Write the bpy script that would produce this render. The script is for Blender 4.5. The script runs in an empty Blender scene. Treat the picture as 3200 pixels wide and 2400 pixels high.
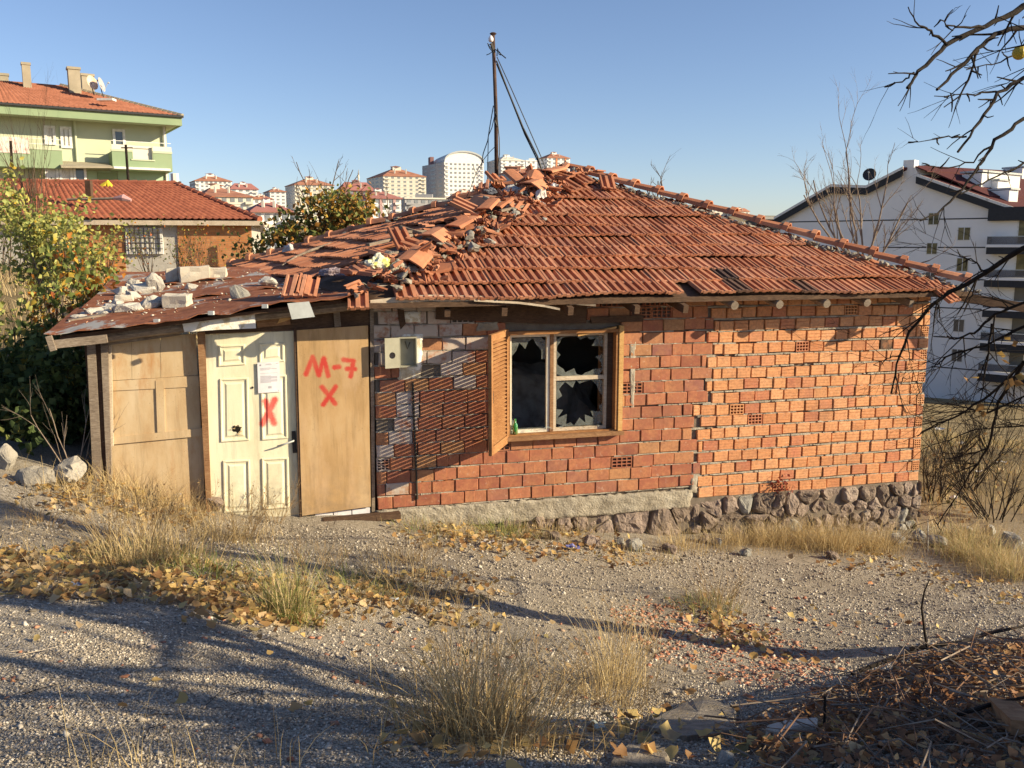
import bpy, bmesh, math, random
import numpy as np
from mathutils import Vector, Matrix, Euler, noise

S = bpy.context.scene
COL = S.collection
PI = math.pi
R = math.radians

# ------------------------------------------------------------------ camera
F = 2771.0                        # focal length in photo pixels (3200 wide)
PITCH = math.atan2(430.0, F)      # horizon at photo row 770
CAMZ = 1.6
cam_d = bpy.data.cameras.new('camera')
cam = bpy.data.objects.new('camera', cam_d)
COL.objects.link(cam)
cam_d.sensor_width = 36.0
cam_d.lens = F / 3200.0 * 36.0
cam_d.clip_start = 0.05
cam_d.clip_end = 6000
cam.location = (0, 0, CAMZ)
cam.rotation_euler = (PI / 2 - PITCH, 0, 0)
S.camera = cam

# ------------------------------------------------------------------ sky and sun
SUN_EL = R(22)
SUN_H = Vector((0.974, -0.224, 0)).normalized()
SUN = Vector((SUN_H.x * math.cos(SUN_EL), SUN_H.y * math.cos(SUN_EL), math.sin(SUN_EL)))
w = bpy.data.worlds.new('World')
S.world = w
w.use_nodes = True
nt = w.node_tree
bg = nt.nodes['Background']
sky = nt.nodes.new('ShaderNodeTexSky')
sky.sky_type = 'NISHITA'
sky.sun_disc = False
sky.sun_elevation = SUN_EL
sky.sun_rotation = math.atan2(SUN_H.x, SUN_H.y)
sky.altitude = 900
sky.air_density = 1.0
sky.dust_density = 0.8
sky.ozone_density = 3.2
tint = nt.nodes.new('ShaderNodeMix'); tint.data_type = 'RGBA'; tint.blend_type = 'MULTIPLY'; tint.inputs[0].default_value = 1.0
tint.inputs[7].default_value = (1.05, .96, .98, 1)
nt.links.new(sky.outputs[0], tint.inputs[6]); nt.links.new(tint.outputs[2], bg.inputs[0])
bg.inputs[1].default_value = 0.084
sun_d = bpy.data.lights.new('sun', 'SUN')
sun_d.energy = 5.0
sun_d.angle = R(0.53)
sun_d.color = (1.0, 0.83, 0.55)
sun = bpy.data.objects.new('sun', sun_d)
COL.objects.link(sun)
sun.location = SUN * 50
sun.rotation_euler = SUN.to_track_quat('Z', 'Y').to_euler()
vs = S.view_settings
vs.view_transform = 'Standard'
vs.look = 'None'
vs.gamma = 1.0
vs.exposure = 0.92
vs.use_curve_mapping = False
S.cycles.max_bounces = 6
S.cycles.transparent_max_bounces = 12

# ------------------------------------------------------------------ pixel -> place
FWD = Vector((0, math.cos(PITCH), -math.sin(PITCH)))
UPV = Vector((0, math.sin(PITCH), math.cos(PITCH)))
EYE = Vector((0, 0, CAMZ))
def ray(px, py):
    return FWD + Vector((1, 0, 0)) * ((px - 1600) / F) + UPV * ((1200 - py) / F)
def at(px, py, Y):
    d = ray(px, py)
    return EYE + d * (Y / d.y)
def onplane(px, py, p, n):
    d = ray(px, py)
    return EYE + d * ((p - EYE).dot(n) / d.dot(n))

# ------------------------------------------------------------------ mesh helpers
class MB:
    """collects shapes; build() links them as ONE mesh object"""
    def __init__(self):
        self.v = []; self.f = []; self.m = []; self.c = []; self.sm = []
        self.mi = 0; self.col = None; self.smooth = False
    def add(self, vs, fs):
        o = len(self.v)
        self.v += [tuple(p) for p in vs]
        for f in fs:
            self.f.append(tuple(i + o for i in f)); self.m.append(self.mi); self.c.append(self.col); self.sm.append(self.smooth)
    def box(self, c, sx, sy, sz, M=None):
        c = Vector(c); vs = []
        for z in (-1, 1):
            for y in (-1, 1):
                for x in (-1, 1):
                    p = Vector((x * sx / 2, y * sy / 2, z * sz / 2))
                    if M is not None: p = M @ p
                    vs.append(c + p)
        self.add(vs, [(0, 2, 3, 1), (4, 5, 7, 6), (0, 1, 5, 4), (2, 6, 7, 3), (0, 4, 6, 2), (1, 3, 7, 5)])
    def hexa(self, p):   # 8 points: bottom 4 ccw, top 4 ccw
        self.add(p, [(3, 2, 1, 0), (4, 5, 6, 7), (0, 1, 5, 4), (1, 2, 6, 5), (2, 3, 7, 6), (3, 0, 4, 7)])
    def bar(self, a, b, w, h, up=(0, 0, 1), taper=1.0):
        a = Vector(a); b = Vector(b); d = (b - a).normalized(); up = Vector(up)
        s = d.cross(up)
        if s.length < 1e-4: s = d.cross(Vector((1, 0, 0)))
        s.normalize(); u = s.cross(d)
        p = []
        for q, k in ((a, 1.0), (b, taper)):
            for x, y in ((-1, -1), (1, -1), (1, 1), (-1, 1)):
                p.append(q + s * (x * w / 2 * k) + u * (y * h / 2 * k))
        self.add(p, [(0, 1, 2, 3), (7, 6, 5, 4), (0, 4, 5, 1), (1, 5, 6, 2), (2, 6, 7, 3), (3, 7, 4, 0)])
    def tube(self, pts, rad, n=6, cap=True):
        pts = [Vector(p) for p in pts]
        if not isinstance(rad, (list, tuple)): rad = [rad] * len(pts)
        vs = []; fs = []
        d = (pts[1] - pts[0]).normalized()
        ref = Vector((0, 0, 1)) if abs(d.z) < .9 else Vector((1, 0, 0))
        for i, p in enumerate(pts):
            d = (pts[min(i + 1, len(pts) - 1)] - pts[max(i - 1, 0)])
            if d.length < 1e-9: d = Vector((0, 0, 1))
            d.normalize()
            s = d.cross(ref)
            if s.length < 1e-4: s = d.cross(Vector((0, 1, 0)))
            s.normalize(); u = s.cross(d); ref = u
            for k in range(n):
                a = 2 * PI * k / n
                vs.append(p + (s * math.cos(a) + u * math.sin(a)) * rad[i])
        for i in range(len(pts) - 1):
            for k in range(n):
                fs.append((i * n + k, i * n + (k + 1) % n, (i + 1) * n + (k + 1) % n, (i + 1) * n + k))
        if cap:
            fs.append(tuple(range(n - 1, -1, -1)))
            fs.append(tuple((len(pts) - 1) * n + k for k in range(n)))
        self.add(vs, fs)
    def mesh(self, name):
        me = bpy.data.meshes.new(name)
        me.from_pydata(self.v, [], self.f)
        if any(self.m): me.polygons.foreach_set('material_index', self.m)
        if any(self.sm): me.polygons.foreach_set('use_smooth', self.sm)
        if any(c is not None for c in self.c):
            ca = me.color_attributes.new('Col', 'FLOAT_COLOR', 'CORNER')
            cols = []
            for f, c in zip(self.f, self.c):
                cols += list((*(c or (1, 1, 1)), 1.0)) * len(f)
            ca.data.foreach_set('color', cols)
        me.update()
        return me
    def build(self, name, mats, parent=None, smooth=False):
        me = self.mesh(name)
        for m in (mats if isinstance(mats, (list, tuple)) else [mats]): me.materials.append(m)
        if smooth: me.polygons.foreach_set('use_smooth', [True] * len(me.polygons))
        return put(name, me, parent)

def put(name, me, parent=None, M=None):
    o = bpy.data.objects.new(name, me)
    COL.objects.link(o)
    if M is not None: o.matrix_basis = M
    if parent is not None:
        o.parent = parent
        o.matrix_parent_inverse = ABS_INV(parent)
    return o
def ABS_INV(o):
    # everything is built in world space, so an object's own basis is its world matrix
    return o.matrix_basis.inverted()
def tag(o, label=None, cat=None, group=None, kind=None):
    if label: o['label'] = label
    if cat: o['category'] = cat
    if group: o['group'] = group
    if kind: o['kind'] = kind
    return o
def thing(name, loc, label, cat, group=None):
    o = bpy.data.objects.new(name, None)
    o.empty_display_size = .2
    COL.objects.link(o)
    o.location = loc
    return tag(o, label, cat, group)
def frame(o, x, y, z):
    """matrix with the three axis vectors as columns and origin o"""
    M = Matrix.Identity(4)
    for i in range(3):
        M[i][0] = x[i]; M[i][1] = y[i]; M[i][2] = z[i]; M[i][3] = o[i]
    return M
def npmesh(name, V, Fc, mats, parent=None, cols=None, smooth=False):
    """V (n,3), Fc (m,k) equal-sized faces, cols (m,3) per face"""
    V = np.asarray(V, np.float32); Fc = np.asarray(Fc, np.int32)
    me = bpy.data.meshes.new(name)
    m, k = Fc.shape
    me.vertices.add(len(V)); me.vertices.foreach_set('co', V.ravel())
    me.loops.add(m * k); me.loops.foreach_set('vertex_index', Fc.ravel())
    me.polygons.add(m); me.polygons.foreach_set('loop_start', np.arange(0, m * k, k, dtype=np.int32))
    me.polygons.foreach_set('loop_total', np.full(m, k, np.int32))
    if smooth: me.polygons.foreach_set('use_smooth', np.ones(m, bool))
    me.update(calc_edges=True)
    if cols is not None:
        ca = me.color_attributes.new('Col', 'FLOAT_COLOR', 'CORNER')
        c4 = np.ones((m, k, 4), np.float32); c4[:, :, :3] = np.asarray(cols, np.float32)[:, None, :]
        ca.data.foreach_set('color', c4.ravel())
    for mm in (mats if isinstance(mats, (list, tuple)) else [mats]): me.materials.append(mm)
    return put(name, me, parent)

def rock_mesh(name, rnd, sx, sy, sz, mat, n=16, rough=.25):
    bm = bmesh.new()
    for i in range(n):
        v = Vector((rnd.gauss(0, 1), rnd.gauss(0, 1), rnd.gauss(0, 1))).normalized()
        # pull towards a box so that faces read as broken stone
        m = max(abs(v.x), abs(v.y), abs(v.z))
        v = v * (1 - .5) + v / m * .5 * .8
        v *= 1 + rnd.uniform(-rough, rough * .4)
        bm.verts.new((v.x * sx / 2, v.y * sy / 2, v.z * sz / 2))
    bmesh.ops.convex_hull(bm, input=bm.verts)
    bmesh.ops.delete(bm, geom=[v for v in bm.verts if not v.link_faces], context='VERTS')
    bmesh.ops.bevel(bm, geom=bm.edges[:], offset=min(sx, sy, sz) * .06, segments=1, affect='EDGES')
    bmesh.ops.subdivide_edges(bm, edges=bm.edges[:], cuts=1)
    k = 3.0 / max(sx, sy, sz); off = Vector((rnd.uniform(0, 50), 0, 0))
    for v in bm.verts:
        v.co += v.co.normalized() * noise.noise(v.co * k * 1.7 + off) * min(sx, sy, sz) * .13
    me = bpy.data.meshes.new(name)
    bm.to_mesh(me); bm.free()
    me.materials.append(mat)
    return me

# ------------------------------------------------------------------ materials
def new_mat(name):
    m = bpy.data.materials.new(name); m.use_nodes = True
    nt = m.node_tree; b = nt.nodes['Principled BSDF']
    b.inputs['Specular IOR Level'].default_value = .25
    return m, nt, b
class NB:
    """small node-building helper"""
    def __init__(self, nt): self.nt = nt
    def n(self, t, **kw):
        x = self.nt.nodes.new(t)
        for k, v in kw.items(): setattr(x, k, v)
        return x
    def l(self, a, b): self.nt.links.new(a, b)
    def setin(self, node, i, v):
        if hasattr(v, 'is_linked') or isinstance(v, bpy.types.NodeSocket): self.l(v, node.inputs[i])
        else: node.inputs[i].default_value = v
    def math(self, op, a, b=0.0, c=None, clamp=False):
        x = self.n('ShaderNodeMath', operation=op); x.use_clamp = clamp
        self.setin(x, 0, a); self.setin(x, 1, b)
        if c is not None: self.setin(x, 2, c)
        return x.outputs[0]
    def vmath(self, op, a, b=None):
        x = self.n('ShaderNodeVectorMath', operation=op)
        self.setin(x, 0, a)
        if b is not None: self.setin(x, 1, b)
        return x.outputs['Value'] if op in ('LENGTH', 'DOT_PRODUCT', 'DISTANCE') else x.outputs[0]
    def coord(self, which='Object'):
        return self.n('ShaderNodeTexCoord').outputs[which]
    def pos(self):
        return self.n('ShaderNodeNewGeometry').outputs['Position']
    def mapping(self, v, scale=(1, 1, 1), loc=(0, 0, 0), rot=(0, 0, 0)):
        x = self.n('ShaderNodeMapping'); self.l(v, x.inputs[0])
        x.inputs['Scale'].default_value = scale; x.inputs['Location'].default_value = loc; x.inputs['Rotation'].default_value = rot
        return x.outputs[0]
    def noise(self, v, scale=5, detail=4, rough=.55, dist=0.0):
        x = self.n('ShaderNodeTexNoise'); self.l(v, x.inputs['Vector'])
        x.inputs['Scale'].default_value = scale; x.inputs['Detail'].default_value = detail
        x.inputs['Roughness'].default_value = rough; x.inputs['Distortion'].default_value = dist
        return x.outputs['Fac']
    def voronoi(self, v, scale=5, feature='F1', out='Distance', rand=1.0):
        x = self.n('ShaderNodeTexVoronoi'); x.feature = feature; self.l(v, x.inputs['Vector'])
        x.inputs['Scale'].default_value = scale; x.inputs['Randomness'].default_value = rand
        return x.outputs[out]
    def ramp(self, fac, stops, interp='LINEAR'):
        x = self.n('ShaderNodeValToRGB'); self.setin(x, 0, fac); cr = x.color_ramp; cr.interpolation = interp
        while len(cr.elements) < len(stops): cr.elements.new(.5)
        for e, (p, c) in zip(cr.elements, stops):
            e.position = p; e.color = (*c, 1) if len(c) == 3 else c
        return x.outputs[0]
    def mix(self, fac, a, b, mode='MIX'):
        x = self.n('ShaderNodeMix', data_type='RGBA'); x.blend_type = mode
        self.setin(x, 0, fac)
        for i, v in ((6, a), (7, b)):
            if isinstance(v, bpy.types.NodeSocket): self.l(v, x.inputs[i])
            else: x.inputs[i].default_value = (*v, 1) if len(v) == 3 else v
        return x.outputs[2]
    def mapr(self, v, a, b, c=0.0, d=1.0):
        x = self.n('ShaderNodeMapRange'); self.setin(x, 0, v)
        for i, k in zip((1, 2, 3, 4), (a, b, c, d)): x.inputs[i].default_value = k
        return x.outputs[0]
    def bump(self, h, strength=.4, dist=.01, normal=None):
        x = self.n('ShaderNodeBump'); self.l(h, x.inputs['Height'])
        x.inputs['Strength'].default_value = strength; x.inputs['Distance'].default_value = dist
        if normal is not None: self.l(normal, x.inputs['Normal'])
        return x.outputs[0]
    def rnd(self): return self.n('ShaderNodeObjectInfo').outputs['Random']
    def attr(self, name='Col'):
        x = self.n('ShaderNodeAttribute'); x.attribute_name = name
        return x.outputs['Color']
def mottled(name, stops, scale=3, rough=.85, bump=.3, bscale=40, bdist=.01, use_rnd=.0, detail=6, coords='pos', stretch=None, dirt=None):
    """mottled surface: a noise through a colour ramp, fine relief, optional shift per object and optional dirt colour"""
    m, nt, b = new_mat(name); N = NB(nt)
    v = N.pos() if coords == 'pos' else N.coord('Object')
    if stretch: v = N.mapping(v, scale=stretch)
    f = N.noise(v, scale, detail, .6)
    f = N.mapr(f, .25, .75)
    if use_rnd:
        f = N.math('ADD', N.math('MULTIPLY', f, 1 - use_rnd), N.math('MULTIPLY', N.rnd(), use_rnd))
    c = N.ramp(f, stops)
    if dirt:
        d = N.mapr(N.noise(v, scale * 2.7, 6, .7), .5, .72)
        c = N.mix(N.math('MULTIPLY', d, dirt[1]), c, dirt[0])
    N.l(c, b.inputs['Base Color'])
    b.inputs['Roughness'].default_value = rough
    if bump:
        N.l(N.bump(N.noise(v, bscale, 5, .65), bump, bdist), b.inputs['Normal'])
    return m
def plain(name, col, rough=.7, metal=0.0, bump=0, bscale=60):
    m, nt, b = new_mat(name); N = NB(nt)
    v = N.pos()
    f = N.noise(v, 6, 5, .6)
    k = tuple(x * .8 for x in col); k2 = tuple(min(1, x * 1.12) for x in col)
    N.l(N.ramp(N.mapr(f, .3, .7), [(0, k), (1, k2)]), b.inputs['Base Color'])
    b.inputs['Roughness'].default_value = rough; b.inputs['Metallic'].default_value = metal
    if bump: N.l(N.bump(N.noise(v, bscale, 4), bump, .01), b.inputs['Normal'])
    return m
def leaf_mat(name, trans=.35, rough=.6):
    m, nt, b = new_mat(name); N = NB(nt)
    c = N.attr('Col')
    N.l(c, b.inputs['Base Color']); b.inputs['Roughness'].default_value = rough
    t = N.n('ShaderNodeBsdfTranslucent'); N.l(c, t.inputs['Color'])
    mx = N.n('ShaderNodeMixShader'); mx.inputs[0].default_value = trans
    N.l(b.outputs[0], mx.inputs[1]); N.l(t.outputs[0], mx.inputs[2])
    out = [x for x in nt.nodes if x.type == 'OUTPUT_MATERIAL'][0]
    N.l(mx.outputs[0], out.inputs[0])
    return m
MT = {}
MT['leaf'] = leaf_mat('leaf')
MT['straw'] = leaf_mat('straw', .25, .7)
MT['bark'] = mottled('bark', [(0, (.05, .035, .025)), (.6, (.12, .085, .06)), (1, (.2, .15, .11))], 14, .9, .6, 60, .01)
MT['dark_bark'] = mottled('dark_bark', [(0, (.007, .005, .004)), (.6, (.019, .013, .010)), (1, (.045, .03, .022))], 20, .9, .8, 80, .008)  # near-black, the backlit look of the branches put into the colour
MT['pale_bark'] = mottled('pale_bark', [(0, (.12, .09, .07)), (.6, (.24, .19, .15)), (1, (.34, .28, .22))], 20, .9, .4, 60, .005)
# ================================================================== GROUND
GP = []
def g(px, py, Y):
    p = at(px, py, Y); GP.append((p.x, p.y, p.z))
for a in [(1600, 2400, 2.6), (100, 2400, 2.7), (400, 1900, 4.7), (900, 2100, 4.0), (300, 1510, 8.4), (700, 1640, 8.5), (1170, 1630, 9.0),
          (1600, 1660, 9.4), (2100, 1705, 9.6), (2800, 1690, 10.4), (1600, 1850, 7.0), (1600, 2100, 4.6), (1600, 2250, 3.5),
          (2600, 1900, 7.5), (2600, 2080, 5.5), (2200, 2200, 4.2), (3150, 1800, 9.0), (3150, 1600, 12.0), (3150, 2110, 3.5),
          (2750, 2230, 3.3), (3190, 2390, 2.6), (3100, 2050, 4.0), (2950, 1990, 6.2), (50, 1750, 6.0), (50, 1460, 8.3),
          (800, 1760, 6.6), (1100, 2000, 5.2), (3150, 1400, 18.0), (2200, 2395, 2.75)]:
    g(*a)
GP += [(0, 0, 0), (-4, 0, .15), (4, 0, .1), (0, -8, .2), (-8, 4, .3), (9, 3, -.5), (-9, 9, .0), (-6, 13, -.1), (-2, 16, -1.0), (3, 19, -1.9), (8, 20, -3.0),
       (-10, 20, .2), (-15, 33, .5), (-6, 34, .2), (0, 28, -1.8), (12, 40, -6.2), (28, 84, -11.8), (50, 90, -12.5), (20, 60, -9.0), (-24, 60, 1.5), (0, 60, -3.0),
       (-60, 60, 4), (60, 30, -6), (-40, 10, 3), (40, 0, -3), (0, -60, 4),
       (0, 160, -6), (120, 160, -12), (-120, 160, 4), (0, 350, 4), (-150, 350, 8), (150, 350, -2),
       (0, 700, 21), (-200, 650, 22), (250, 700, 22), (500, 700, 10), (-700, 700, 40), (0, 1100, 38), (300, 1000, 36), (-500, 1300, 50), (0, 2500, 40), (1500, 1500, 30), (-2000, 1500, 60),
       (0, -1500, 30), (1500, -500, 0), (-1500, -200, 40)]
GP = np.array(GP)
_c = .8
def _phi(r): return np.sqrt(r * r + _c * _c)
_n = len(GP)
_A = np.zeros((_n + 3, _n + 3))
_A[:_n, :_n] = _phi(np.hypot(GP[:, None, 0] - GP[None, :, 0], GP[:, None, 1] - GP[None, :, 1]))
_A[:_n, _n:] = np.c_[np.ones(_n), GP[:, :2]]; _A[_n:, :_n] = _A[:_n, _n:].T
_w = np.linalg.solve(_A, np.r_[GP[:, 2], 0, 0, 0])
def gza(x, y):
    x = np.asarray(x, float).ravel(); y = np.asarray(y, float).ravel()
    out = np.empty(len(x))
    for i in range(0, len(x), 20000):
        xx = x[i:i + 20000]; yy = y[i:i + 20000]
        out[i:i + 20000] = _phi(np.hypot(xx[:, None] - GP[None, :, 0], yy[:, None] - GP[None, :, 1])) @ _w[:_n] + _w[_n] + _w[_n + 1] * xx + _w[_n + 2] * yy
    near = np.clip(1 - np.hypot(x, y) / 40, 0, 1)
    out += near * (.022 * np.sin(x * 2.3 + 1.1 * np.sin(y * 1.7)) * np.cos(y * 2.0 + .7) + .010 * np.sin(x * 5.1 + y * 3.3) + .006 * np.sin(7.3 * x - 9.1 * y))
    return out
def gz(x, y): return float(gza([x], [y])[0])
def on_ground(px, py):
    """where the ray through a photo pixel meets the ground"""
    d = ray(px, py); t = 1.5; prev = None
    while t < 120:
        p = EYE + d * t
        if p.z < gz(p.x, p.y): break
        t += .05 + t * .01
    lo, hi = t - (.05 + t * .012), t
    for _ in range(14):
        m = (lo + hi) / 2; p = EYE + d * m
        if p.z < gz(p.x, p.y): hi = m
        else: lo = m
    p = EYE + d * hi
    return Vector((p.x, p.y, gz(p.x, p.y)))
def px_of(P):
    """photo pixel of world points (n,3)"""
    P = np.atleast_2d(np.asarray(P, float)) - np.array([0, 0, CAMZ])
    zc = P @ np.array(FWD); xc = P[:, 0]; yc = P @ np.array(UPV)
    return np.c_[1600 + F * xc / zc, 1200 - F * yc / zc]

def ground_material():
    m, nt, b = new_mat('gravel_earth'); N = NB(nt)
    v = N.pos()
    big = N.noise(v, .7, 5, .6)
    mid = N.noise(v, 5, 6, .7)
    pebble = N.voronoi(v, 105, 'F1', 'Color')
    pd = N.voronoi(v, 105, 'F1', 'Distance')
    sep = N.n('ShaderNodeSeparateColor'); N.l(pebble, sep.inputs[0])
    stone = N.ramp(sep.outputs[0], [(0, (.14, .12, .095)), (.35, (.29, .255, .205)), (.7, (.42, .375, .31)), (1, (.62, .56, .48))])
    soil = N.ramp(N.mapr(mid, .3, .7), [(0, (.19, .16, .12)), (.5, (.31, .265, .205)), (1, (.41, .36, .285))])
    c = N.mix(N.mapr(big, .35, .62, .25, .9), soil, stone)
    # dry slope beyond the hut: straw-coloured soil, far hillsides olive brown
    dist = N.vmath('LENGTH', v)
    far = N.ramp(N.mapr(N.noise(v, .35, 6, .65), .3, .7), [(0, (.13, .10, .055)), (.5, (.24, .18, .09)), (1, (.34, .27, .15))])
    c = N.mix(N.mapr(dist, 10.5, 15), c, far)
    N.l(c, b.inputs['Base Color']); b.inputs['Roughness'].default_value = .95
    h = N.math('ADD', N.math('MULTIPLY', N.math('SUBTRACT', 1.0, pd), .8), N.math('MULTIPLY', mid, 1.2))
    h = N.math('ADD', h, N.math('MULTIPLY', N.noise(v, 160, 3, .6), .5))
    N.l(N.bump(h, 1.0, .014), b.inputs['Normal'])
    return m
MT['ground'] = ground_material()
def build_ground():
    rr = [.0] + list(np.geomspace(.9, 14, 230)) + list(np.geomspace(14.3, 120, 70)) + list(np.geomspace(126, 4500, 46))
    aa = list(np.linspace(-38, 38, 330)) + list(np.linspace(41, 319, 70))
    rr = np.array(rr[1:]); aa = np.radians(np.array(aa))
    A, RR = np.meshgrid(aa, rr)
    X = RR * np.sin(A); Y = RR * np.cos(A)
    Z = gza(X, Y)
    V = np.c_[X.ravel(), Y.ravel(), Z]
    na = len(aa); nr = len(rr)
    i = np.arange(nr - 1)[:, None] * na; j = np.arange(na)[None, :]; j2 = (j + 1) % na
    Fq = np.stack([i + j, i + na + j, i + na + j2, i + j2], -1).reshape(-1, 4)[:, ::-1]
    V = np.r_[V, [[0, 0, gz(0, 0)]]]
    o = npmesh('ground', V, Fq, MT['ground'], smooth=True)
    tag(o, kind='structure')
build_ground()
# ================================================================== THE HUT: frames and materials
WA = R(15)
WD = Vector((math.cos(WA), math.sin(WA), 0))      # along the front wall, to the right
WN = Vector((math.sin(WA), -math.cos(WA), 0))     # out of the front wall
W0 = Vector((-1.44, 9.2, 0))
Z = Vector((0, 0, 1))
WROT = frame((0, 0, 0), WD, -WN, Z)
def W(s, t, z): return W0 + WD * s + WN * t + Z * z
def wp(px, py, t=0.0): return onplane(px, py, W0 + WN * t, WN)
def sz(px, py, t=0.0):
    p = wp(px, py, t) - W0
    return p.dot(WD), p.z
def prism_px(mb, pts, t, thick):
    """a slab whose front outline is given by photo pixels, on the plane t in front of the wall"""
    fr = [wp(x, y, t) for x, y in pts]
    bk = [p - WN * thick for p in fr]
    n = len(pts)
    mb.add(fr + bk, [tuple(range(n))[::-1], tuple(range(n, 2 * n))] + [(i, (i + 1) % n, n + (i + 1) % n, n + i) for i in range(n)])
def bar_px(mb, a, b, t, w, h):
    mb.bar(wp(*a, t), wp(*b, t), h, w, up=WN) if False else mb.bar(wp(*a, t), wp(*b, t), w, h, up=WN)

def brick_material(name, stops, ribs, white=0.0, from_attr=False):
    m, nt, b = new_mat(name); N = NB(nt)
    v = N.coord('Object'); P = N.pos()
    rv = N.attr('Col') if from_attr else N.rnd()
    if from_attr:
        q = N.n('ShaderNodeSeparateColor'); N.l(rv, q.inputs[0]); rv = q.outputs[0]
    c = N.ramp(rv, stops)
    big = N.noise(P, 9, 5, .65)
    c = N.mix(N.mapr(big, .42, .75, 0, .5), c, (.62, .30, .13))
    fl = N.noise(P, 30, 6, .7)
    c = N.mix(N.mapr(fl, .42, .75, 0, .65), c, (.20, .085, .05))
    pale = N.mapr(N.noise(P, 17, 6, .75), .60, .74)
    c = N.mix(N.math('MULTIPLY', pale, .6), c, (.60, .5, .41))
    c = N.mix(N.mapr(N.noise(P, 1.6, 5, .6), .5, .72, 0, .45), c, (.22, .11, .075))
    if white:
        wm = N.mapr(N.noise(P, 5.5, 6, .7), .36, .5)
        c = N.mix(N.math('MULTIPLY', wm, white), c, (.55, .56, .52))
    N.l(c, b.inputs['Base Color']); b.inputs['Roughness'].default_value = .8
    # fine ribbing left by the extruder, along or across the face
    wv = N.n('ShaderNodeTexWave'); wv.wave_type = 'BANDS'; wv.bands_direction = 'X' if ribs == 'v' else 'Z'
    N.l(v, wv.inputs[0]); wv.inputs['Scale'].default_value = 26 if ribs == 'v' else 9
    wv.inputs['Distortion'].default_value = .4
    h = N.math('ADD', N.math('MULTIPLY', wv.outputs['Fac'], .5), N.noise(P, 70, 5, .7))
    N.l(N.bump(h, .5, .006), b.inputs['Normal'])
    return m
RED = [(0, (.27, .09, .06)), (.15, (.38, .135, .08)), (.35, (.33, .115, .07)), (.5, (.44, .175, .095)), (.65, (.36, .125, .075)), (.78, (.46, .25, .12)), (.88, (.42, .18, .10)), (1, (.27, .105, .09))]
ORA = [(0, (.54, .22, .10)), (.2, (.66, .32, .15)), (.5, (.62, .28, .13)), (.75, (.70, .37, .19)), (.9, (.54, .21, .11)), (1, (.46, .17, .10))]
MT['brick_red'] = brick_material('brick_red', RED, 'v')
MT['brick_white'] = brick_material('brick_whitewashed', RED, 'v', .62)
MT['brick_orange'] = brick_material('brick_orange', ORA, 'h')
MT['brick_red_a'] = brick_material('brick_red_joined', RED, 'v', 0, True)
MT['brick_orange_a'] = brick_material('brick_orange_joined', ORA, 'h', 0, True)
MT['soot_brick'] = mottled('soot_brick', [(0, (.03, .025, .02)), (.5, (.09, .06, .045)), (1, (.45, .2, .1))], 9, .9, .3, 60)
MT['mortar'] = mottled('mortar', [(0, (.22, .19, .15)), (.5, (.36, .32, .26)), (1, (.50, .45, .38))], 12, .95, .9, 55, .015)
MT['concrete'] = mottled('concrete', [(0, (.22, .19, .145)), (.5, (.36, .32, .255)), (1, (.48, .44, .36))], 9, .95, 1.0, 45, .025)
MT['stone'] = mottled('stone', [(0, (.13, .10, .08)), (.35, (.23, .18, .145)), (.65, (.30, .235, .20)), (1, (.40, .34, .28))], 9, .95, 1.0, 40, .03, use_rnd=.55)
MT['pale_stone'] = mottled('pale_stone', [(0, (.30, .28, .25)), (.5, (.44, .42, .38)), (1, (.58, .55, .5))], 7, .92, .8, 45, .015, use_rnd=.5)
MT['grey_stone'] = mottled('grey_stone', [(0, (.17, .165, .15)), (.5, (.29, .28, .255)), (1, (.4, .385, .35))], 9, .92, .9, 50, .015, use_rnd=.5)
def wood(name, a, b_, c_, scale=1.0, rough=.85):
    m, nt, b = new_mat(name); N = NB(nt)
    v = N.pos()
    g1 = N.noise(N.mapping(v, scale=(6 * scale, 6 * scale, 30 * scale)), 3, 6, .65, .6)
    g2 = N.noise(v, 4, 5, .6)
    f = N.math('ADD', N.math('MULTIPLY', N.mapr(g1, .3, .7), .6), N.math('MULTIPLY', N.mapr(g2, .3, .7), .4))
    N.l(N.ramp(f, [(0, a), (.5, b_), (1, c_)]), b.inputs['Base Color'])
    b.inputs['Roughness'].default_value = rough
    N.l(N.bump(g1, .5, .01), b.inputs['Normal'])
    return m
MT['old_wood'] = wood('old_wood', (.10, .075, .055), (.22, .175, .135), (.36, .31, .25))
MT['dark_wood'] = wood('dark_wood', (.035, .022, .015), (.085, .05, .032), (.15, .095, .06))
MT['brown_wood'] = wood('brown_wood', (.13, .065, .03), (.26, .14, .07), (.38, .24, .13))
MT['yellow_wood'] = wood('yellow_wood', (.32, .17, .06), (.52, .31, .12), (.62, .42, .2))
MT['shutter_wood'] = wood('shutter_wood', (.18, .075, .028), (.31, .15, .06), (.45, .25, .11))
MT['pale_wood'] = wood('pale_wood', (.34, .27, .2), (.5, .42, .32), (.62, .55, .45))
MT['white_paint'] = mottled('white_paint', [(0, (.5, .47, .38)), (.3, (.68, .65, .54)), (1, (.78, .76, .66))], 5, .55, .15, 60, .004, dirt=((.3, .24, .16), .55))
MT['peeling_paint'] = mottled('peeling_paint', [(0, (.4, .3, .18)), (.42, (.62, .56, .44)), (.5, (.78, .77, .72)), (1, (.8, .79, .75))], 9, .7, .5, 40, .01)
MT['tin'] = mottled('tin', [(0, (.35, .37, .37)), (1, (.55, .58, .58))], 6, .55, .2, 30, .005)
MT['dark_metal'] = plain('dark_metal', (.05, .045, .04), .6, .3)
MT['plaster_in'] = mottled('plaster_inside', [(0, (.2, .18, .155)), (1, (.36, .33, .29))], 2, .9)
MT['meter_paint'] = mottled('meter_paint', [(0, (.26, .255, .20)), (1, (.36, .35, .28))], 8, .6, .1)
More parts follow.
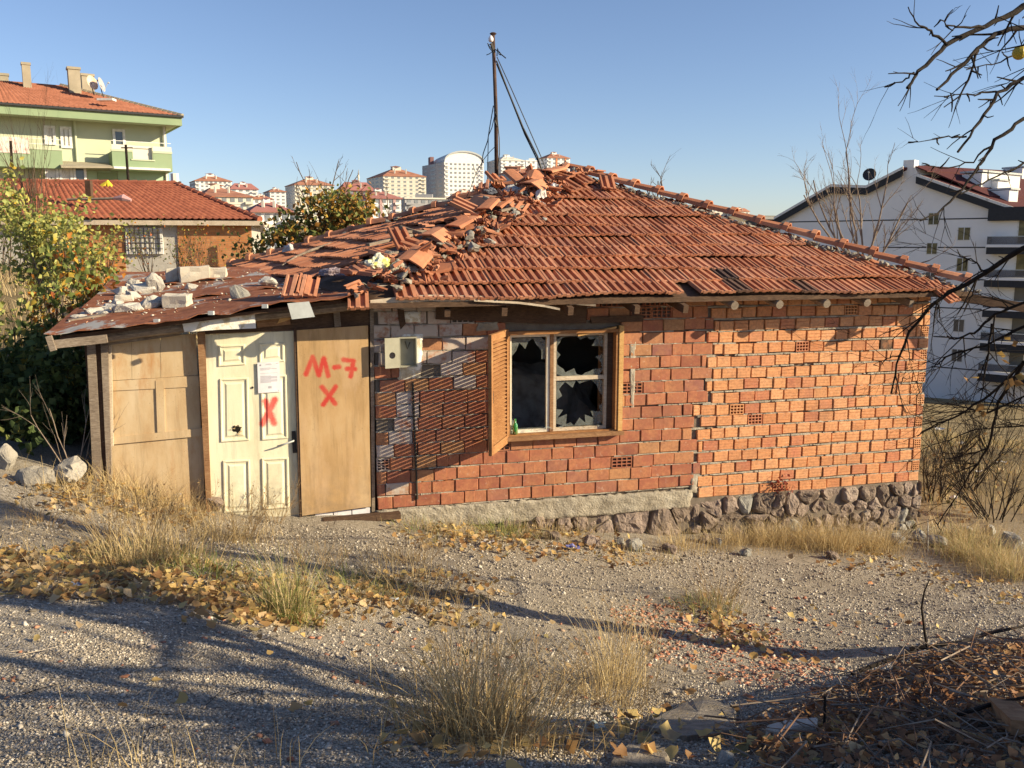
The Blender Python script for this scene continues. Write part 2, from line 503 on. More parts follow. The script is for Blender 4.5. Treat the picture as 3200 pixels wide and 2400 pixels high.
def glass_material():
    m, nt, b = new_mat('dirty_glass'); N = NB(nt)
    f = N.noise(N.pos(), 14, 5, .7)
    b.inputs['Base Color'].default_value = (.26, .29, .28, 1); b.inputs['Roughness'].default_value = .1
    b.inputs['Specular IOR Level'].default_value = .6
    N.l(N.mapr(f, .35, .7, .16, .42), b.inputs['Alpha'])
    return m
MT['glass'] = glass_material()

# ------------------------------------------------------------------ the house
rnd = random.Random(7)
house = thing('brick_house', W(3.3, 0, -1.7), 'derelict single-storey brick house with collapsing tiled roof and smashed window', 'house')
S_R = sz(2888, 1250)[0]                # right corner
S_B = sz(2212, 1200)[0]                # seam between red and orange brick
wx0, wz1 = sz(1582, 1036); wx1 = sz(1928, 1200)[0]; wz0 = sz(1600, 1368)[1]
ZR, ZO, ZTOP, PIT = -1.20, -1.36, 1.22, .142
C1 = W(S_R, 0, 0); C2 = C1 - WN * 7.0; C3 = Vector((-4.1, 15.2, 0)); C0 = W(0, 0, 0)
def slab(mb, a, b, z0, z1, th):
    d = (b - a).normalized(); n = Vector((d.y, -d.x, 0))
    q = [a, b, b - n * th, a - n * th]
    mb.hexa([Vector((p.x, p.y, z0)) for p in q] + [Vector((p.x, p.y, z1)) for p in q])
# front wall core (mortar) in four pieces round the window opening
m = MB()
REC = -.034
def core(s0, s1, z0, z1):
    m.hexa([W(s0, REC, z0), W(s1, REC, z0), W(s1, REC - .19, z0), W(s0, REC - .19, z0), W(s0, REC, z1), W(s1, REC, z1), W(s1, REC - .19, z1), W(s0, REC - .19, z1)])
core(.01, wx0, -1.36, ZTOP); core(wx1, S_R - .01, -1.36, ZTOP); core(wx0, wx1, -1.36, wz0); core(wx0, wx1, wz1, ZTOP)
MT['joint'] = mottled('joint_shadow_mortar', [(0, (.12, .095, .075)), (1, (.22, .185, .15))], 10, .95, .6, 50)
front_wall = m.build('front_wall', MT['joint'], house)
m = MB(); slab(m, C1 - WN * .225, C2, -2.9, ZTOP, .2); m.build('side_wall', MT['brick_orange'], house)
m = MB(); slab(m, C2, C3, -2.9, ZTOP, .2); m.build('back_wall', MT['brick_orange'], house)
m = MB(); slab(m, C3, C0 - WN * .21, -2.4, ZTOP, .2); m.build('side_wall', MT['brick_red'], house)
m = MB(); q = [C0 - WN * .22 + WD * .1, C1 - WN * .22 - WD * .2, C2 + WN * .2 - WD * .2, C3 + Vector((.3, -.3, 0))]
m.hexa([p + Z * -1.3 for p in q] + [p + Z * -1.15 for p in q]); m.build('floor_slab', MT['plaster_in'], house)
m = MB(); m.hexa([p + Z * 1.1 for p in q] + [p + Z * 1.14 for p in q]); m.build('ceiling_board', MT['dark_wood'], house)
m = MB(); m.hexa([W(.2, -3.2, -1.15), W(6.4, -3.2, -1.15), W(6.4, -3.3, -1.15), W(.2, -3.3, -1.15), W(.2, -3.2, 1.1), W(6.4, -3.2, 1.1), W(6.4, -3.3, 1.1), W(.2, -3.3, 1.1)])
m.build('inner_wall', MT['plaster_in'], house)

# ---- bricks
def brick_shape(w, h, style, r):
    """front face at y=0 (outward -y), x along the wall; slightly worn corners"""
    mb = MB(); dp = .10; j = .004
    x0, x1, z0, z1 = -w / 2, w / 2, -h / 2, h / 2
    def jj(k=1.0): return r.uniform(-j, j) * k
    if style == 'hollow':
        nx, nz = (3, 4) if h > w * .9 else (4, 3)
        if w < .09: nx = 2
        rib = .011; cw = (w - rib * (nx + 1)) / nx; ch = (h - rib * (nz + 1)) / nz
        xs = [x0]; zs = [z0]
        for i in range(nx): xs += [x0 + rib * (i + 1) + cw * i, x0 + (rib + cw) * (i + 1)]
        xs.append(x1)
        for i in range(nz): zs += [z0 + rib * (i + 1) + ch * i, z0 + (rib + ch) * (i + 1)]
        zs.append(z1)
        for a in range(len(xs) - 1):
            for b in range(len(zs) - 1):
                hole = a % 2 == 1 and b % 2 == 1
                p = [(xs[a], 0, zs[b]), (xs[a + 1], 0, zs[b]), (xs[a + 1], 0, zs[b + 1]), (xs[a], 0, zs[b + 1])]
                if not hole: mb.add(p, [(0, 1, 2, 3)])
                else:
                    k = [(x, .085, zz) for x, y, zz in p]
                    mb.add(p + k, [(0, 1, 5, 4), (1, 2, 6, 5), (2, 3, 7, 6), (3, 0, 4, 7), (4, 5, 6, 7)])
        o = [(x0, 0, z0), (x1, 0, z0), (x1, 0, z1), (x0, 0, z1)]; k = [(x, dp, zz) for x, y, zz in o]
        mb.add(o + k, [(1, 0, 4, 5), (2, 1, 5, 6), (3, 2, 6, 7), (0, 3, 7, 4)])
        return mb
    c = .006
    xs = [x0, x0 + c, x1 - c, x1]
    if style == 'split' and w > .14:
        sx = x0 + w * r.choice((.46, .5, .55)); xs = [x0, x0 + c, sx - .003, sx, sx + .004, x1 - c, x1]
    zz = [z0, z0 + c, z1 - c, z1]
    if style == 'groove':
        zz = [z0, z0 + c, -h * .18 - .004, -h * .18, -h * .18 + .004, h * .18 - .004, h * .18, h * .18 + .004, z1 - c, z1]
    grid = []
    tw = r.uniform(-.004, .004)
    for b, zv in enumerate(zz):
        for a, xv in enumerate(xs):
            y = 0.0
            if a in (0, len(xs) - 1) or b in (0, len(zz) - 1): y = .007 + abs(jj())
            if style == 'split' and len(xs) == 7 and a == 3: y = .005
            if style == 'split' and len(xs) == 7 and a in (4, 5, 6): y += .004
            if style == 'groove' and b in (3, 6): y = max(y, .006)
            grid.append((xv + (jj() if a in (0, len(xs) - 1) else 0), y + tw * xv / w, zv + (jj() if b in (0, len(zz) - 1) else 0)))
    nx = len(xs)
    fs = [(b * nx + a, b * nx + a + 1, (b + 1) * nx + a + 1, (b + 1) * nx + a) for b in range(len(zz) - 1) for a in range(nx - 1)]
    mb.add(grid, fs)
    ring = list(range(nx)) + [b * nx + nx - 1 for b in range(1, len(zz))] + [(len(zz) - 1) * nx + a for a in range(nx - 2, -1, -1)] + [b * nx for b in range(len(zz) - 2, 0, -1)]
    o = len(mb.v)
    mb.v += [(mb.v[i][0], dp, mb.v[i][2]) for i in ring]
    L = len(ring)
    for i in range(L):
        mb.f.append((ring[(i + 1) % L], ring[i], o + i, o + (i + 1) % L)); mb.m.append(0); mb.c.append(None); mb.sm.append(False)
    return mb
specs = []   # (s, z, w, h, style, material)
def lay(s0, s1, z, bw, orange, i):
    h = PIT - (.019 if orange else .010)
    s = s0 - rnd.uniform(.1, .9) * bw
    while s < s1:
        w = bw * (rnd.choice((1, 1, 1, .97, 1.03)) if not orange else rnd.choice((1, 1, .96, .93, 1.02, .9, .55 if rnd.random() < .1 else 1))) - rnd.choice((.005, .009, .014))
        a, b = max(s, s0), min(s + w, s1)
        s += w + (.014 if orange else .009)
        segs = [(a, b)]
        if z + h / 2 > wz0 + .02 and z - h / 2 < wz1 - .0:
            segs = [(a, min(b, wx0 - .01)), (max(a, wx1 + .01), b)]
        for a, b in segs:
            if b - a < .05: continue
            if rnd.random() < .005 and z > -1.1: continue
            style = 'plain'
            q = rnd.random()
            if orange:
                style = 'groove' if q < .35 else 'plain'
                if q > .985: style = 'hollow'
                mt = 'brick_orange'
            else:
                style = 'split' if q < .42 else 'plain'
                if q > .985 or (z > .8 and q > .86): style = 'hollow'
                mt = 'brick_red'
                if b < 1.32 and z > .55 - .38 * (b) : mt = 'brick_white' if rnd.random() < .8 else 'brick_red'
                if b < .5 and rnd.random() < .35: mt = 'brick_white'
            if orange and rnd.random() < .006: mt = 'soot_brick'
            wob_ = .007 * math.sin((a + b) * 1.1 + i * 1.9) + .004 * math.sin((a + b) * 2.7 + i)
            specs.append(((a + b) / 2, z + wob_ * (1.0 if orange else .6), b - a, h - (rnd.uniform(0, .008) if orange else rnd.uniform(0, .003)), style, mt))
n = int((ZTOP - ZR) / PIT)
def seam(z, i): return S_B + (.05 if i % 2 else -.03) - (.16 if z < -.25 else 0) + (.05 if z < -.8 else 0)
for i in range(n):
    z = ZR + PIT * (i + .5)
    lay(.0, seam(z, i), z, .258, False, i)
n = int((ZTOP - ZO) / PIT)
for i in range(n):
    z = ZO + PIT * (i + .5)
    k = max(0, int((z - ZR) / PIT))
    end = S_R
    if i % 2: end = S_R - .115; specs.append((S_R - .055, z, .10, PIT - .017, 'hollow', 'brick_orange'))
    lay(seam(z, k) + .016, end, z, .197, True, i)
# corner course: hollow brick ends every second course at the right corner
def spec_area(q):
    p = W(q[0], 0, q[1]); return q[2] * q[3] / (p.y ** 2) * (WD.x - p.x / p.y * WD.y)
specs.sort(key=spec_area, reverse=True)
cache = {}
joined = {'brick_red': MB(), 'brick_white': MB(), 'brick_orange': MB(), 'soot_brick': MB()}
for i, (s, z, w_, h, style, mt) in enumerate(specs):
    M = Matrix.Translation(W(s, rnd.uniform(-.006, .007), z + rnd.uniform(-.003, .003))) @ WROT @ Euler((rnd.uniform(-.02, .02), rnd.uniform(-.012, .012), rnd.uniform(-.025, .025))).to_matrix().to_4x4()
    key = (round(w_, 2), round(h, 3), style, rnd.randint(0, 2), mt)
    if i < 300:
        if key not in cache:
            me = brick_shape(w_, h, style, rnd).mesh('brick'); me.materials.append(MT[mt]); cache[key] = me
        put('brick', cache[key], front_wall, M)
    else:
        b = brick_shape(w_, h, style, rnd); J = joined[mt]; J.col = (rnd.random(),) * 3
        J.add([M @ Vector(p) for p in b.v], b.f)
for k, J in joined.items():
    if J.v:
        tag(J.build('brick_infill', MT.get(k + '_a', MT[k]), front_wall), kind='stuff')
# bed joints: uneven strips of mortar between the courses, and crumbs squeezed out of them
m = MB()
for (z0_, lo, hi, th) in ((ZR, .0, None, .010), (ZO, None, S_R, .019)):
    for i in range(19):
        z = z0_ + PIT * i
        if z > 1.15: break
        a0 = lo if lo is not None else seam(z, i); b0 = hi if hi is not None else seam(z, i); s = a0
        while s < b0:
            l = rnd.uniform(.08, .3); e_ = min(s + l, b0)
            if not (wz0 - .03 < z < wz1 + .02 and e_ > wx0 - .01 and s < wx1 + .01) and rnd.random() < .93:
                t1 = rnd.uniform(-.014, -.002) if lo is None else rnd.uniform(-.012, -.004); h_ = th * rnd.uniform(.8, 1.3)
                m.hexa([W(s, t1, z - h_ / 2), W(e_, t1 + rnd.uniform(-.003, .003), z - h_ / 2), W(e_, -.04, z - h_ / 2), W(s, -.04, z - h_ / 2), W(s, t1 - .003, z + h_ / 2), W(e_, t1 - .003, z + h_ / 2), W(e_, -.04, z + h_ / 2), W(s, -.04, z + h_ / 2)])
            s = e_
for i in range(900):
    s = rnd.uniform(.05, S_R - .05); k = rnd.randint(0, 17)
    if s < seam(0, 0): z = ZR + PIT * k
    else: z = ZO + PIT * k
    if z > 1.1 or (wx0 - .05 < s < wx1 + .05 and wz0 - .06 < z < wz1 + .06): continue
    if s < seam(0, 0) and rnd.random() < .5: continue
    l = rnd.uniform(.02, .09)
    m.box(W(s, -.016, z), l, .02 + rnd.uniform(0, .016), rnd.uniform(.008, .018), (WROT.to_3x3() @ Euler((rnd.uniform(-.3, .3), rnd.uniform(-.1, .1), rnd.uniform(-.1, .1))).to_matrix()))
tag(m.build('mortar_bead', MT['mortar'], front_wall), kind='stuff')
def lumpy(name, pts, t, thick, mat, parent, nx=24, nz=8, amp=.02, seed=1):
    """a rough patch of plaster: bilinear px quad with an uneven face"""
    A, B, C, D = [Vector(p) for p in pts]     # px corners TL TR BR BL
    vs = []
    for j in range(nz + 1):
        for i in range(nx + 1):
            u, v = i / nx, j / nz
            e = 1.0
            q = (A * (1 - u) + B * u) * (1 - v) + (D * (1 - u) + C * u) * v
            edge = min(u, 1 - u, v, 1 - v)
            qq = Vector((q.x * .05, q.y * .05, seed * 7.7))
            if edge == 0: q = q + Vector((noise.noise(qq * 1.7), noise.noise(qq * 1.3 + Vector((9, 9, 0))))) * 9
            k = -thick if edge == 0 else noise.noise(qq * .35) * amp * 1.2 + noise.noise(qq * 1.3) * amp * .7 + noise.noise(qq * 4.1) * amp * .6
            vs.append(wp(q.x, q.y, t + k))
    fs = [(j * (nx + 1) + i, (j + 1) * (nx + 1) + i, (j + 1) * (nx + 1) + i + 1, j * (nx + 1) + i + 1) for j in range(nz) for i in range(nx)]
    mb = MB(); mb.add(vs, fs)
    return mb.build(name, mat, parent, smooth=True)
lumpy('plinth', [(1165, 1592), (2168, 1526), (2160, 1590), (1240, 1668)], .06, .12, MT['concrete'], house, 130, 12, .016, 2)
lumpy('mortar_patch', [(1962, 1060), (1992, 1060), (1982, 1310), (1970, 1300)], -.002, .03, MT['mortar'], front_wall, 6, 26, .012, 3)
lumpy('mortar_patch', [(2160, 1450), (2188, 1455), (2182, 1545), (2150, 1545)], .0, .03, MT['mortar'], front_wall, 5, 10, .015, 4)
lumpy('mortar_patch', [(1490, 1005), (1560, 1000), (1565, 1035), (1480, 1040)], .012, .05, MT['concrete'], front_wall, 10, 6, .02, 5)
lumpy('plaster_patch', [(1250, 1030), (1330, 1035), (1318, 1180), (1240, 1200)], .008, .05, MT['peeling_paint'], front_wall, 10, 12, .006, 6)
lumpy('plaster_patch', [(1248, 968), (1322, 968), (1318, 1012), (1262, 1016)], .008, .05, MT['peeling_paint'], front_wall, 10, 6, .006, 8)

# ---- rubble-stone foundation
m = MB()
m.hexa([W(.3, .0, -3.0), W(S_R - .02, .0, -3.0), W(S_R - .02, -.3, -3.0), W(.3, -.3, -3.0), W(.3, .0, -1.345), W(S_R - .02, .0, -1.345), W(S_R - .02, -.3, -1.345), W(.3, -.3, -1.345)])
found = m.build('foundation', MT['joint'], house)
def stone(s, z, w_, h, dpt, mat='stone', t=.03, tilt=.2):
    me = rock_mesh('stone', rnd, w_, dpt, h, MT[mat], 18)
    put('stone', me, found, Matrix.Translation(W(s, t, z)) @ WROT @ Euler((rnd.uniform(-.15, .15), rnd.uniform(-tilt, tilt), rnd.uniform(-.2, .2))).to_matrix().to_4x4())
# fitted rubble: every stone is one cell of a random division of the footing face
def clip_cell(poly, mx, my, nx, ny):
    out = []
    for i in range(len(poly)):
        p, q = poly[i], poly[(i + 1) % len(poly)]
        dp = (p[0] - mx) * nx + (p[1] - my) * ny; dq = (q[0] - mx) * nx + (q[1] - my) * ny
        if dp <= 0: out.append(p)
        if dp * dq < 0: t = dp / (dp - dq); out.append((p[0] + (q[0] - p[0]) * t, p[1] + (q[1] - p[1]) * t))
    return out
def fitted_stones(s0, s1, z0, ztop):
    pts = []; zrow = ztop - .07; r = 0
    big = [sz(1960, 1640), sz(2080, 1655)]
    while zrow > z0:
        hgt = rnd.uniform(.12, .19); s = s0 + rnd.uniform(-.1, .2)
        while s < s1 + .1:
            w_ = rnd.choice((.11, .15, .2, .25, .32)); p = (s + w_ / 2, zrow - hgt / 2 + rnd.uniform(-.05, .05))
            if all(abs(p[0] - b[0]) > .26 or abs(p[1] - b[1]) > .19 for b in big): pts.append(p)
            s += w_
        zrow -= hgt
    pts += big
    for k, (x, y) in enumerate(pts):
        poly = [(max(s0, x - .5), max(z0, y - .5)), (min(s1, x + .5), max(z0, y - .5)), (min(s1, x + .5), min(ztop, y + .5)), (max(s0, x - .5), min(ztop, y + .5))]
        for j, (u, v) in enumerate(pts):
            if j != k and abs(u - x) < 1 and abs(v - y) < 1: poly = clip_cell(poly, (x + u) / 2, (y + v) / 2, u - x, (v - y))
            if len(poly) < 3: break
        if len(poly) < 3: continue
        cx = sum(p[0] for p in poly) / len(poly); cy = sum(p[1] for p in poly) / len(poly)
        # resample the outline and round its corners
        ring = []
        for i in range(len(poly)):
            p, q = poly[i], poly[(i + 1) % len(poly)]; L = math.hypot(q[0] - p[0], q[1] - p[1])
            n_ = max(1, int(L / .06))
            for t in range(n_): ring.append((p[0] + (q[0] - p[0]) * (t + .5) / n_, p[1] + (q[1] - p[1]) * (t + .5) / n_))
        size = max(math.hypot(p[0] - cx, p[1] - cy) for p in poly)
        if size < .05: continue
        out = rnd.uniform(.01, .07); tilt = (rnd.uniform(-.2, .2), rnd.uniform(-.25, .25)); K = len(ring); m = MB(); vs = []
        for f, dep in ((.97, -.06), (.95, -.01), (.86, out * .75), (.62, out), (.3, out * 1.05)):
            for (p, q) in ring:
                jx = noise.noise(Vector((p * 9, q * 9, k * 3.1))) * .018; pp, qq = cx + (p - cx) * f + jx, cy + (q - cy) * f + jx
                nn_ = noise.noise(Vector((pp * 11, qq * 11, k))) * .03 + noise.noise(Vector((pp * 27, qq * 27, k))) * .014
                vs.append(W(pp, dep + ((pp - cx) * tilt[0] + (qq - cy) * tilt[1] + nn_ if dep > 0 else 0), qq))
        vs.append(W(cx, out * 1.1, cy))
        fs = [(j * K + i, j * K + (i + 1) % K, (j + 1) * K + (i + 1) % K, (j + 1) * K + i) for j in range(4) for i in range(K)] + [(4 * K + i, 4 * K + (i + 1) % K, 5 * K) for i in range(K)]
        m.add(vs, fs); m.build('stone', MT['pale_stone'] if rnd.random() < .03 else (MT['grey_stone'] if rnd.random() < .12 else MT['stone']), found)
S_ST = sz(1560, 1640)[0]
fitted_stones(S_ST, S_B - .05, -2.15, -1.39); fitted_stones(S_B - .05, S_R + .03, -2.25, -1.35)

# ---- window
win = MB()
def box_s(mb, s0, s1, t0, t1, z0, z1):
    mb.hexa([W(s0, t1, z0), W(s1, t1, z0), W(s1, t0, z0), W(s0, t0, z0), W(s0, t1, z1), W(s1, t1, z1), W(s1, t0, z1), W(s0, t0, z1)])
e = .002
fw = .036
box_s(win, wx0, wx1, -.12, .045, wz1 - fw, wz1); box_s(win, wx0, wx1, -.12, .02, wz0, wz0 + fw)
box_s(win, wx0, wx0 + fw, -.118, .03, wz0 + fw + e, wz1 - fw - e); box_s(win, wx1 - fw, wx1, -.118, .05, wz0 + fw + e, wz1 - fw - e)
window = win.build('window', MT['shutter_wood'], house)
m = MB(); box_s(m, wx1 - .002, wx1 + .05, -.02, .06, wz0 - .01, wz1 + .04); m.build('side_post', MT['yellow_wood'], window)
m = MB(); box_s(m, wx0 - .03, wx1 + .06, .022, .10, wz0 - .02, wz0 + .022); m.build('sill', MT['brown_wood'], window)
smid = sz(1727, 1200)[0]
zt_ = sz(1800, 1183)[1]
def sash(s0, s1, z0, z1, mat, extra=None):
    m = MB(); q = .034; t0, t1 = -.09, -.045
    box_s(m, s0, s0 + q, t0, t1, z0, z1); box_s(m, s1 - q, s1, t0, t1, z0, z1)
    box_s(m, s0 + q + e, s1 - q - e, t0, t1, z0, z0 + q); box_s(m, s0 + q + e, s1 - q - e, t0, t1, z1 - q, z1)
    if extra: box_s(m, s0 + q + e, s1 - q - e, t0, t1, extra - .022, extra + .022)
    return m.build('sash', mat, window)
zi0, zi1 = wz0 + fw + e, wz1 - fw - e
sash(wx0 + fw + e, smid - .022, zi0, zi1, MT['white_paint'])
sash(smid + .022, wx1 - fw - .07, zi0, zi1, MT['pale_wood'], zt_)
m = MB(); box_s(m, smid - .02, smid + .02, -.10, -.03, zi0, zi1); m.build('mullion', MT['brown_wood'], window)
m = MB(); box_s(m, wx1 - fw - .067, wx1 - fw - e, -.09, -.045, zi0, zi1); m.build('jamb_board', MT['dark_wood'], window)
def shards(s0, s1, z0, z1, inner, seed):
    """pane with a jagged hole: outer rectangle and an inner ragged outline (fractions)"""
    r = random.Random(seed); t = -.066
    k = len(inner); out = []; inn = []
    for (u, v) in inner:
        du, dv = u - .5, v - .5; sc = .5 / max(abs(du), abs(dv), 1e-3)
        out.append((.5 + du * sc, .5 + dv * sc)); inn.append((u, v))
    vs = [W(s0 + (s1 - s0) * u, t, z0 + (z1 - z0) * v) for u, v in out] + [W(s0 + (s1 - s0) * u, t, z0 + (z1 - z0) * v) for u, v in inn]
    m = MB(); m.add(vs, [(i, (i + 1) % k, k + (i + 1) % k, k + i) for i in range(k)])
    m.add([Vector(p) - WN * .004 for p in vs], [(k + i, k + (i + 1) % k, (i + 1) % k, i) for i in range(k)])
    return m.build('pane', MT['glass'], window)
def jag(n, rx, ry, seed, cx=.5, cy=.5, amp=.3):
    r = random.Random(seed); o = []
    for i in range(n):
        a = 2 * PI * i / n + r.uniform(-.05, .05); k = 1 + r.uniform(-amp, amp * .35) * (1 if i % 2 else .3)
        o.append((min(.995, max(.005, cx + math.cos(a) * rx * k)), min(.995, max(.005, cy + math.sin(a) * ry * k))))
    return o
shards(wx0 + fw + .045, smid - .066, zi0 + .045, zi1 - .045, jag(40, .68, .56, 5, .5, .42, .20), 1)
shards(smid + .067, wx1 - fw - .105, zt_ + .022, zi1 - .045, jag(30, .56, .56, 9, .47, .54, .42), 2)
shards(smid + .067, wx1 - fw - .105, zi0 + .045, zt_ - .022, jag(30, .56, .54, 14, .46, .5, .45), 3)
# broken batten hanging across the right light, and glass splinters on the sill
m = MB(); m.bar(wp(1805, 1048, .0), wp(1925, 1022, .02), .02, .05, up=WN); m.build('loose_batten', MT['yellow_wood'], window)
for i in range(16):
    a = rnd.uniform(wx0 + .08, wx1 - .2); z = wz0 + .055; m = MB(); r_ = rnd.uniform(.03, .08)
    p = W(a, rnd.uniform(-.03, .012), z)
    q = [p + WD * rnd.uniform(-r_, r_) + WN * rnd.uniform(-.02, .02) + Z * rnd.uniform(0, r_ * .8) for _ in range(3)]
    m.add(q, [(0, 1, 2)]); m.add([x + WN * .003 for x in q], [(2, 1, 0)])
    m.build('glass_splinter', MT['glass'], window)
# ---- shutters: louvred leaf swung outwards; a second folded in behind the right jamb
def shutter(hinge, dirv, width, z0, z1, mat, nsl=26):
    nv = Vector((-dirv.y, dirv.x, 0)); th = .035; st = .055
    m = MB()
    def bx(a0, a1, q0, q1):
        c = hinge + dirv * ((a0 + a1) / 2) + Z * ((q0 + q1) / 2)
        m.box((c.x, c.y, c.z), a1 - a0, th, q1 - q0, frame((0, 0, 0), dirv, nv, Z).to_3x3())
    bx(0, st, z0, z1); bx(width - st, width, z0, z1); bx(st + e, width - st - e, z0, z0 + .09); bx(st + e, width - st - e, z1 - .07, z1)
    o = m.build('shutter', mat, house)
    me = None
    h = (z1 - z0 - .16) / nsl
    b = MB(); b.box((0, 0, 0), width - 2 * st - 2 * e, .036, .007); me = b.mesh('slat'); me.materials.append(mat)
    for i in range(nsl):
        c = hinge + dirv * (width / 2) + Z * (z0 + .09 + h * (i + .5))
        put('slat', me, o, frame(c, dirv, nv, Z) @ Euler((R(-26), 0, 0)).to_matrix().to_4x4())
    return o
hinge = W(wx0 - .005, .05, 0)
tip = at(1533, 1250, 8.9)
sd = Vector((tip.x - hinge.x, tip.y - hinge.y, 0)).normalized()
shutter(hinge, sd, .66, wz0 - .04, wz1 + .03, MT['shutter_wood'])
shutter(W(wx1 - fw - .002, -.125, 0), -WN, .34, wz0 + .05, wz1 - .06, MT['brown_wood'], 26)
m = MB(); m.bar(hinge + sd * .6 + Z * (wz0 + .5), hinge + sd * .6 + Z * (wz0 + .62), .03, .05, up=sd); m.build('shutter_latch', MT['dark_metal'], house)
# ---- meter box with its little door open
b0, zb1 = sz(1243, 1052); b1, zb0 = sz(1300, 1143)
m = MB(); k = .012
box_s(m, b0, b1, -.0, .10, zb1 - k, zb1); box_s(m, b0, b1, 0, .10, zb0, zb0 + k); box_s(m, b0, b0 + k, 0, .098, zb0 + k, zb1 - k); box_s(m, b1 - k, b1, 0, .098, zb0 + k, zb1 - k)
box_s(m, b0 + k, b1 - k, .004, .012, zb0 + k, zb1 - k)
mbx = m.build('meter_box', MT['meter_paint'], house)
# door with a round peep hole
dd = (-WD * math.cos(R(14)) + WN * math.sin(R(14))); dl = (b1 - b0) * .86; hc = (.5, .42); hr = .034
o_ = W(b0, .10, zb0); m = MB(); vs = []; K = 24
rect = []
for i in range(K):
    a = 2 * PI * i / K; c_, s_ = math.cos(a), math.sin(a); H = zb1 - zb0
    kx = min((dl * (1 - hc[0]) if c_ > 0 else dl * hc[0]) / max(abs(c_), 1e-6), (H * (1 - hc[1]) if s_ > 0 else H * hc[1]) / max(abs(s_), 1e-6))
    rect.append((dl * hc[0] + c_ * kx, H * hc[1] + s_ * kx)); vs.append((dl * hc[0] + c_ * hr, H * hc[1] + s_ * hr))
corner = [(0, 0), (dl, 0), (dl, H), (0, H)]
for c in corner:
    i = min(range(K), key=lambda q: (rect[q][0] - c[0]) ** 2 + (rect[q][1] - c[1]) ** 2); rect[i] = c
nn = dd.cross(Z)
P = [o_ + dd * x + Z * y for x, y in rect] + [o_ + dd * x + Z * y for x, y in vs]
m.add(P, [(i, (i + 1) % K, K + (i + 1) % K, K + i) for i in range(K)])
m.add([p - nn * .006 for p in P], [(K + i, K + (i + 1) % K, (i + 1) % K, i) for i in range(K)])
m.build('meter_box_door', MT['meter_paint'], mbx)
m = MB(); m.tube([W((b0 + b1) / 2 - .02, .02, zb1 - .05), W((b0 + b1) / 2, .03, zb1 - .13), W((b0 + b1) / 2 + .03, .02, zb1 - .06)], .005); m.build('cable_end', MT['dark_metal'], mbx)
m = MB(); m.tube([wp(1290, 1195, .012), wp(1293, 1300, .013), wp(1298, 1400, .012), wp(1302, 1500, .012), wp(1304, 1560, .012)], .012, 6); m.build('crack_tube', MT['dark_metal'], house)  # thin dark tube added to stand for a vertical crack in the brickwork
m = MB(); prism_px(m, [(1242, 966), (1262, 968), (1268, 1012), (1252, 1030), (1246, 1000)], .014, .02); m.build('rust_stain_plate', MT['dark_wood'], house)
# ---- boards under the eave
m = MB(); prism_px(m, [(1365, 935), (1835, 945), (1832, 1010), (1700, 1012), (1362, 998)], .03, .02); m.build('eave_board', MT['dark_wood'], house)
m = MB(); prism_px(m, [(1845, 990), (2010, 985), (2010, 1005), (1850, 1010)], .03, .05); m.build('lintel', MT['dark_wood'], house)
# ================================================================== ROOF
def tile_material(name, stops, from_attr=False):
    m, nt, b = new_mat(name); N = NB(nt); P = N.pos()
    rv = N.rnd()
    if from_attr:
        q = N.n('ShaderNodeSeparateColor'); N.l(N.attr('Col'), q.inputs[0]); rv = q.outputs[0]
    c = N.ramp(rv, stops)
    c = N.mix(N.mapr(N.noise(P, 4, 7, .75), .42, .72, 0, .7), c, (.17, .08, .055))
    c = N.mix(N.mapr(N.noise(P, 33, 5, .75), .6, .75, 0, .5), c, (.42, .34, .27))
    N.l(c, b.inputs['Base Color']); b.inputs['Roughness'].default_value = .8
    N.l(N.bump(N.noise(P, 90, 4, .7), .35, .004), b.inputs['Normal'])
    return m
TIL = [(0, (.31, .115, .062)), (.3, (.40, .16, .085)), (.6, (.46, .195, .105)), (.85, (.50, .235, .14)), (1, (.34, .145, .095))]
MT['tile'] = tile_material('roof_tile', TIL)
MT['tile_a'] = tile_material('roof_tile_joined', TIL, True)
MT['tile_soot'] = tile_material('roof_tile_sooty', [(0, (.05, .035, .03)), (1, (.12, .07, .05))])
MT['cap'] = tile_material('ridge_tile', [(0, (.40, .155, .08)), (.5, (.50, .21, .11)), (1, (.58, .27, .15))])

def tile_mesh(name, mat, w=.212, L=.39):
    prof = [(-.104, .004), (-.099, .030), (-.078, .031), (-.072, -.006), (-.030, -.006), (-.024, .029), (.016, .029), (.022, -.006), (.064, -.006), (.070, .027), (.104, .025)]
    k = w / .212
    st = [(0, .026), (.040, .026), (.062, .0), (L, 0)]
    mb = MB(); nx = len(prof); vs = []
    for y, lift in st:
        for x, h in prof:
            hh = h + (lift if h < .0 else 0)
            vs.append((x * k, y, hh))
    fs = [(j * nx + i, j * nx + i + 1, (j + 1) * nx + i + 1, (j + 1) * nx + i) for j in range(len(st) - 1) for i in range(nx - 1)]
    o = len(vs)
    for x, h in prof: vs.append((x * k, .004, max(h, .018) - .026))
    fs += [(o + i, o + i + 1, i + 1, i) for i in range(nx - 1)]
    o2 = len(vs)
    for x, h in prof: vs.append((x * k, L, h - .020))
    fs += [(o2 + i + 1, o2 + i, 3 * nx + i, 3 * nx + i + 1) for i in range(nx - 1)]
    fs += [(o + i + 1, o + i, o2 + i, o2 + i + 1) for i in range(nx - 1)]
    fs += [(0, nx, 2 * nx, 3 * nx, o2, o), (nx - 1, o + nx - 1, o2 + nx - 1, 4 * nx - 1, 3 * nx - 1, 2 * nx - 1)]
    mb.add(vs, fs)
    me = mb.mesh(name); me.materials.append(mat)
    return me
TILE_ME = tile_mesh('tile', MT['tile'])
SOOT_ME = tile_mesh('tile', MT['tile_soot'])
